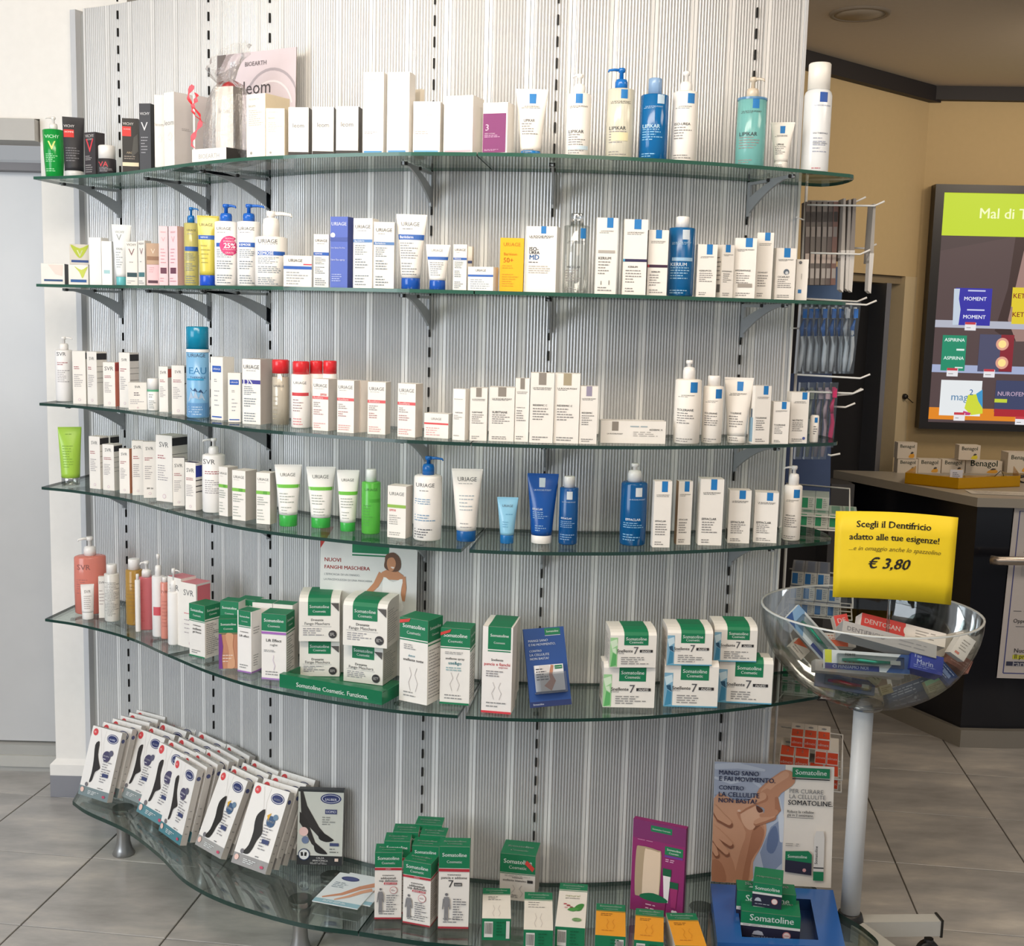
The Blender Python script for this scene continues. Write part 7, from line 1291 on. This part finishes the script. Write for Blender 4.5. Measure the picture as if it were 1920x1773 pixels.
quadsheet('notice', 'white printed notice with a thin blue border on the counter front', 'notice', (1895, 947), (2060, 947), (2045, 1275), (1868, 1270), (1.95, 4.545, 0), nf,
    [('s', [(-.44, .03), (-.44, .97), (.44, .97), (.44, .03), (-.44, .03)], .012, '4a5090'), ('t', 'FARMACIA', .925, .5, 'c23a4a', -.02), ('t', 'STIAMO LAVORANDO PER VOI', .875, .66, '5a5a60', -.02), ('l', .72, .85, 4, '8a8a90', -.36, .36), ('b', .60, .70, 'c9c4c0', -.36, .36),
     ('t', 'Prenota', .57, .5, '3a3a44', -.02), ('s', [(-.14, .46), (-.1, .51), (-.02, .51), (.0, .46), (-.06, .43), (-.12, .44)], .02, '4a9a50'), ('l', .37, .42, 1, '5a5a60', -.4, .4), ('t', 'Oppure', .335, .18, '4a4a50', -.3), ('l', .29, .32, 1, '6a6a70', -.36, .36), ('l', .20, .25, 1, '6a6a70', -.2, .36),
     ('t', 'Nuovi orari', .165, .3, '4a4a50', -.2), ('b', .115, .14, 'd9d84a', -.36, .1), ('t', 'Il primo sabato', .127, .4, '4a4a30', -.14), ('b', .075, .1, '3c3f58', -.42, .3), ('t', 'Farmacia', .088, .3, 'd9d9e0', -.2)], 'd9d2cf')
# yellow acrylic tray and boxes on the worktop
zt = .991
yq = [onz(*p, zt) for p in ((1700, 912), (1790, 923), (1915, 920))]
a = onz(1696, 906, zt); b = onz(1796, 917, zt); c = onz(1912, 912, zt); YT = M('d9a80e', 't', a=.35)
yt_ = thing('acrylic_tray', 'yellow clear acrylic tray with papers on the counter worktop', 'tray', (0, 0, 0))
bk1 = onz(1715, 893, zt); bk2 = onz(1900, 893, zt)
MB().prism(pts((b.x, b.y), (c.x, c.y), (bk2.x, bk2.y), (bk1.x, bk1.y), (a.x, a.y)), zt, zt + .004, YT).build('tray_floor', yt_)
for p, q in ((a, b), (b, c), (c, bk2), (bk1, a)):
    d = (q - p).normalized(); nn = Vector((-d.y, d.x, 0)) * .003
    MB().prism(pts((p.x, p.y), (q.x, q.y), (q.x + nn.x, q.y + nn.y), (p.x + nn.x, p.y + nn.y)), zt, zt + .045, YT).build('side_wall', yt_)
p = onz(1790, 886, zt + .05); tpp = thing('price_ticket', 'small white ticket standing in the yellow acrylic tray', 'ticket', (p.x, p.y - .02, zt + .02)); MB().box((-.026, 0, 0), (.026, .002, .045), 'dfe4f0').build('card_board', tpp); print_items([('l', .2, .8, 4, '4a5a80', -.3, .3)], .052, .045, lambda x, y, e: (x, -e, y), tpp)
p = onz(1740, 896, zt + .006); tp2 = thing('paper', 'pale pink paper lying inside the yellow acrylic tray', 'paper', (p.x, p.y, zt + .0055), -.2); MB().box((-.06, -.04, 0), (.10, .04, .0006), 'e0c3b0').build('sheet', tp2)
p = onz(1870, 926, zt); tp3 = thing('paper', 'printed white sheet on the worktop right of the yellow tray', 'paper', (p.x, p.y + .03, zt + .0003), -.1); MB().box((-.10, -.05, 0), (.16, .05, .0006), 'cfc9c0').build('sheet', tp3); print_items([('l', .1, .9, 6, '8a8680')], .26, .1, lambda x, y, e: (x + .03, y - .05, .0006 + e), tp3)
def bena(x0, x1, y0, y1, Y, label, d=.05, cc='e8a83a'):
    a = onY(x0, y1, Y); b = onY(x1, y1, Y); H = onY(x0, y0, Y).z - a.z; W_ = b.x - a.x
    t = thing('lozenge_box', label, 'box', ((a.x + b.x) / 2, Y, a.z), 0, 'lozenge boxes behind the yellow tray'); MB().box((-W_ / 2, 0, 0), (W_ / 2, d, H), 'ddd3c4').build('carton_body', t)
    print_items([('t', 'Benagol', .74, .74, '3c5a4a', 0), ('p', blob(.24, .26, [(-.16, -.16), (.0, .1), (.14, .0), (.1, -.2)]), cc), ('p', blob(.24, .34, [(-.06, -.04), (.0, .1), (.1, .06), (.05, -.02)]), '4a4a4c')], W_, H, lambda x, y, e: (x, -e, y), t); return a.z
for (x0, x1, y0, y1, lb) in ((1682, 1720, 860, 886, 'lozenge box in the bottom row behind the yellow tray, leftmost'), (1721, 1763, 860, 886, 'lozenge box in the bottom row behind the yellow tray, second'), (1765, 1808, 861, 886, 'lozenge box in the bottom row behind the yellow tray, third'), (1810, 1878, 863, 887, 'wider lozenge box in the bottom row behind the yellow tray')):
    A_ = onz((x0 + x1) / 2, y1, zt); bena(x0, x1, y0, y1, A_.y, lb)
Yb = onz(1700, 886, zt).y
bena(1682, 1718, 829, 859.3, Yb, 'lozenge box stacked on the leftmost one'); bena(1797, 1837, 834, 861.5, Yb + .01, 'lozenge box with a yellow drop stacked on the wider one', cc='e6d83a')
bena(1888, 1935, 848, 886, Yb + .02, 'lozenge box pile behind the dark glasses at the right edge', .08)
gp = onz(1880, 884, zt + .03)
gs = thing('reading_glasses', 'dark reading glasses on the worktop at the right edge', 'glasses', (gp.x, gp.y - .12, zt + .016))
MB().tube([(-.06, 0, -.012), (0, 0, .0), (.05, .0, .012), (.14, .02, .02)], .004, M('1a1818', 'g', .3), 8).build('temple', gs)
MB().tube([(.05 + .03 * math.cos(q * PI / 8), .0, .0 + .016 * math.sin(q * PI / 8)) for q in range(17)], .0035, M('1a1818', 'g', .3), 8).build('lens_frame', gs)
MB().tube([(-.09, .02, -.012), (-.05, .02, .03), (-.04, .02, .02), (-.03, .02, -.012)], .0015, M('2a2420', 'g', .3), 6).build('ear_hook', gs)
# wall screen
ws = onplane(1722, 803, (C1[0], C1[1], 0), Vector((n2[0], n2[1], 0))); nv_ = Vector((n2[0], n2[1], 0)); uxs = Vector((d2[0], d2[1], 0)); SP0 = Vector((C1[0], C1[1], 0)) + nv_ * .07
def sc(x, y, off=0): return onplane(x, y, SP0, nv_) + nv_ * off
scn = thing('wall_screen', 'large black framed advertising screen on the tan wall', 'screen', (0, 0, 0))
fx0 = sc(1722, 803); X0 = fx0.dot(uxs); zb = fx0.z; zt_ = sc(1753, 345).z; RIGHTX = X0 + .80
def SB_(x0, x1, z0, z1, y0, y1, mat, nm, par=scn):
    m = MB(); base = nv_ * SP0.dot(nv_)
    vs = [base + uxs * x + nv_ * y + Vector((0, 0, z)) for z in (z0, z1) for (x, y) in ((x0, y1), (x1, y1), (x1, y0), (x0, y0))]
    m.add(vs, [[0, 1, 5, 4], [1, 2, 6, 5], [2, 3, 7, 6], [3, 0, 4, 7], [4, 5, 6, 7], [3, 2, 1, 0]], mat); return m.build(nm, par)
SB_(X0, RIGHTX, zb, zt_, -.065, -.004, M('1d1817', 'g', .35), 'housing')
bz = .040
for (x0, x1, z0, z1) in ((X0, X0 + bz, zb, zt_), (RIGHTX - bz, RIGHTX, zb, zt_), (X0 + bz, RIGHTX - bz, zb, zb + bz * .8), (X0 + bz, RIGHTX - bz, zt_ - bz * .9, zt_)): SB_(x0, x1, z0, z1, -.004, .006, M('1d1817', 'g', .35), 'bezel')
XI, XJ, ZI, ZJ = X0 + bz, RIGHTX - bz, zb + bz * .8, zt_ - bz * .9; WI, HI = XJ - XI, ZJ - ZI
def EM(h, s=.85): return M(h, 'e', s=s)
pic = bpy.data.objects.new('picture', None); COL.objects.link(pic); pic.parent = scn
SB_(XI, XJ, ZI, ZJ, -.004, -.002, EM('5c4a4c', .6), 'display_panel')
def su(x, y):
    p = sc(x, y); return ((p.dot(uxs) - XI) / WI - .5, (p.z - ZI) / HI)
def rect(x0, y0, x1, y1, c): (a, b), (c_, d) = su(x0, y1), su(x1, y0); return ('p', [(a, b), (c_, b), (c_, d), (a, d)], EM(c, .9))
def tx(s, x, y, wpx, c): a, b = su(x, y); a2, _ = su(x + wpx, y); return ('t', s, b, a2 - a, EM(c, 1.0), a)
def poly(l, c, s=.6): return ('p', [su(*q) for q in l], EM(c, s))
spec = [poly([(1748, 640), (1760, 470), (1920, 440), (2010, 460), (2010, 790), (1740, 790)], '6b5557', .55), poly([(1905, 441), (2010, 441), (2010, 610), (1895, 640), (1865, 620), (1890, 540)], '4a3232', .6), poly([(1920, 470), (2010, 445), (2010, 640), (1905, 640), (1890, 600)], 'b59088', .7), rect(1764, 358, 2010, 441, 'c9e02a'), tx('Mal di Testa', 1905, 401, 136, 'f4f8c0'),
        rect(1748, 606, 2010, 613, 'b9bccb'), rect(1742, 690, 2010, 697, 'a9b4d6'), rect(1738, 771, 2010, 785, 'e88a1c'),
        rect(1787, 541, 1861, 609, '2c2aa8'), poly([(1786, 609), (1789, 541), (1800, 541), (1798, 560), (1801, 580), (1797, 609)], 'c9d6e6', .9), tx('MOMENT', 1829, 560, 42, 'eef0fa'), tx('MOMENT', 1827, 594, 42, 'eef0fa'), rect(1815, 544, 1848, 546, 'c9cdf0'), rect(1813, 580, 1846, 582, 'c9cdf0'),
        rect(1896, 541, 2000, 575, 'e8d02a'), rect(1896, 577, 2000, 607, 'e8d02a'), tx('KETODOL', 1930, 555, 60, '7a1a1a'), tx('KETODOL', 1928, 590, 60, '7a1a1a'),
        rect(1763, 629, 1813, 694, '16906c'), tx('ASPIRINA', 1790, 637, 38, 'e6f4ee'), tx('ASPIRINA', 1788, 671, 38, 'e6f4ee'), rect(1793, 654, 1808, 657, 'e6f4ee'), rect(1790, 688, 1805, 690, 'e6f4ee'),
        rect(1832, 628, 1902, 696, '4c4e6c'), rect(1872, 628, 1902, 696, '8c2030'), rect(1760, 714, 1842, 778, 'eef2f4'), tx('mag', 1799, 748, 32, '6a8fb0'), poly([(1815, 740), (1842, 738), (1842, 775), (1820, 778), (1808, 765)], 'd6e03a', .9), poly([(1830, 738), (1842, 730), (1842, 765), (1834, 752)], '3f9ad0', .9), poly([(1806, 770), (1820, 774), (1818, 778), (1804, 778)], 'c93a80', .9), tx('2', 1821, 735, 7, '2f5f9a'),
        rect(1863, 716, 1985, 772, '3c4468'), rect(1863, 770, 1985, 780, 'b02030'), tx('NUROFENTEABASE', 1920, 739, 100, 'b9a0b8'), rect(1864, 748, 1888, 754, 'c9d83a')]
for (cx, cy) in ((1879, 645), (1878, 680)):
    a, b = su(cx, cy); a2, _ = su(cx + 12, cy); spec += [('e', b, a, (a2 - a), (a2 - a), EM('e8a890', .9)), ('e', b, a, (a2 - a) * .62, (a2 - a) * .62, EM('f6d88a', 1.1))]
a, b = su(1821, 735); a2, _ = su(1829, 735)
for (x, y) in ((1808, 605), (1774, 691), (1843, 693), (1787, 774), (1902, 782)):
    spec += [rect(x, y, x + 22, y + 14, 'f0eef2'), rect(x + 1, y - 1, x + 21, y + 3, 'c93a48'), ('l', su(x, y + 12)[1], su(x, y + 6)[1], 1, '8a8a90', su(x + 4, y)[0], su(x + 18, y)[0])]
def smap(x, y, e): return tuple(nv_ * SP0.dot(nv_) + uxs * (XI + WI / 2 + x) + nv_ * (e - .0016) + Vector((0, 0, ZI + y)))
print_items(spec, WI, HI, smap, pic)
for ch in list(pic.children): ch.parent = scn
bpy.data.objects.remove(pic)
# cable and socket beside the screen, loudspeaker ring in the ceiling
p = onplane(1694, 743, (C1[0], C1[1], 0), Vector((n1[0], n1[1], 0))); q = onplane(1724, 752, (C1[0], C1[1], 0), Vector((n1[0], n1[1], 0)))
cb = thing('wall_cable', 'black cable end with a round plug beside the screen', 'cable', p); nn1 = Vector((n1[0], n1[1], 0))
MB().lathe([(.012, 0), (.014, .01), (.008, .02)], M('1a1817', 'g', .4), 14, T=nn1.to_track_quat('Z', 'Y').to_matrix().to_4x4()).build('plug', cb)
MB().tube([nn1 * .012, (q - p) * .4 + nn1 * .015 + Vector((0, 0, -.018)), (q - p) * 1.0 + nn1 * .01 + Vector((0, 0, -.002))], .002, M('2a2420', 'g', .4), 6).build('cord', cb)
sp2 = onz(1612, 25, 2.70); cs = thing('ceiling_speaker', 'round flush loudspeaker cover in the ceiling above the doorway', 'speaker', (sp2.x, sp2.y, 2.696))
MB().lathe([(.086, 0), (.088, -.003), (.100, -.003), (.104, .004)], M('8f8272', 'p', .7), 40, cap=False).build('ring', cs)
MB().lathe([(.001, -.001), (.086, -.001), (.086, .004)], M('a89a88', 'p', .8), 40, cap=False).build('grille', cs)
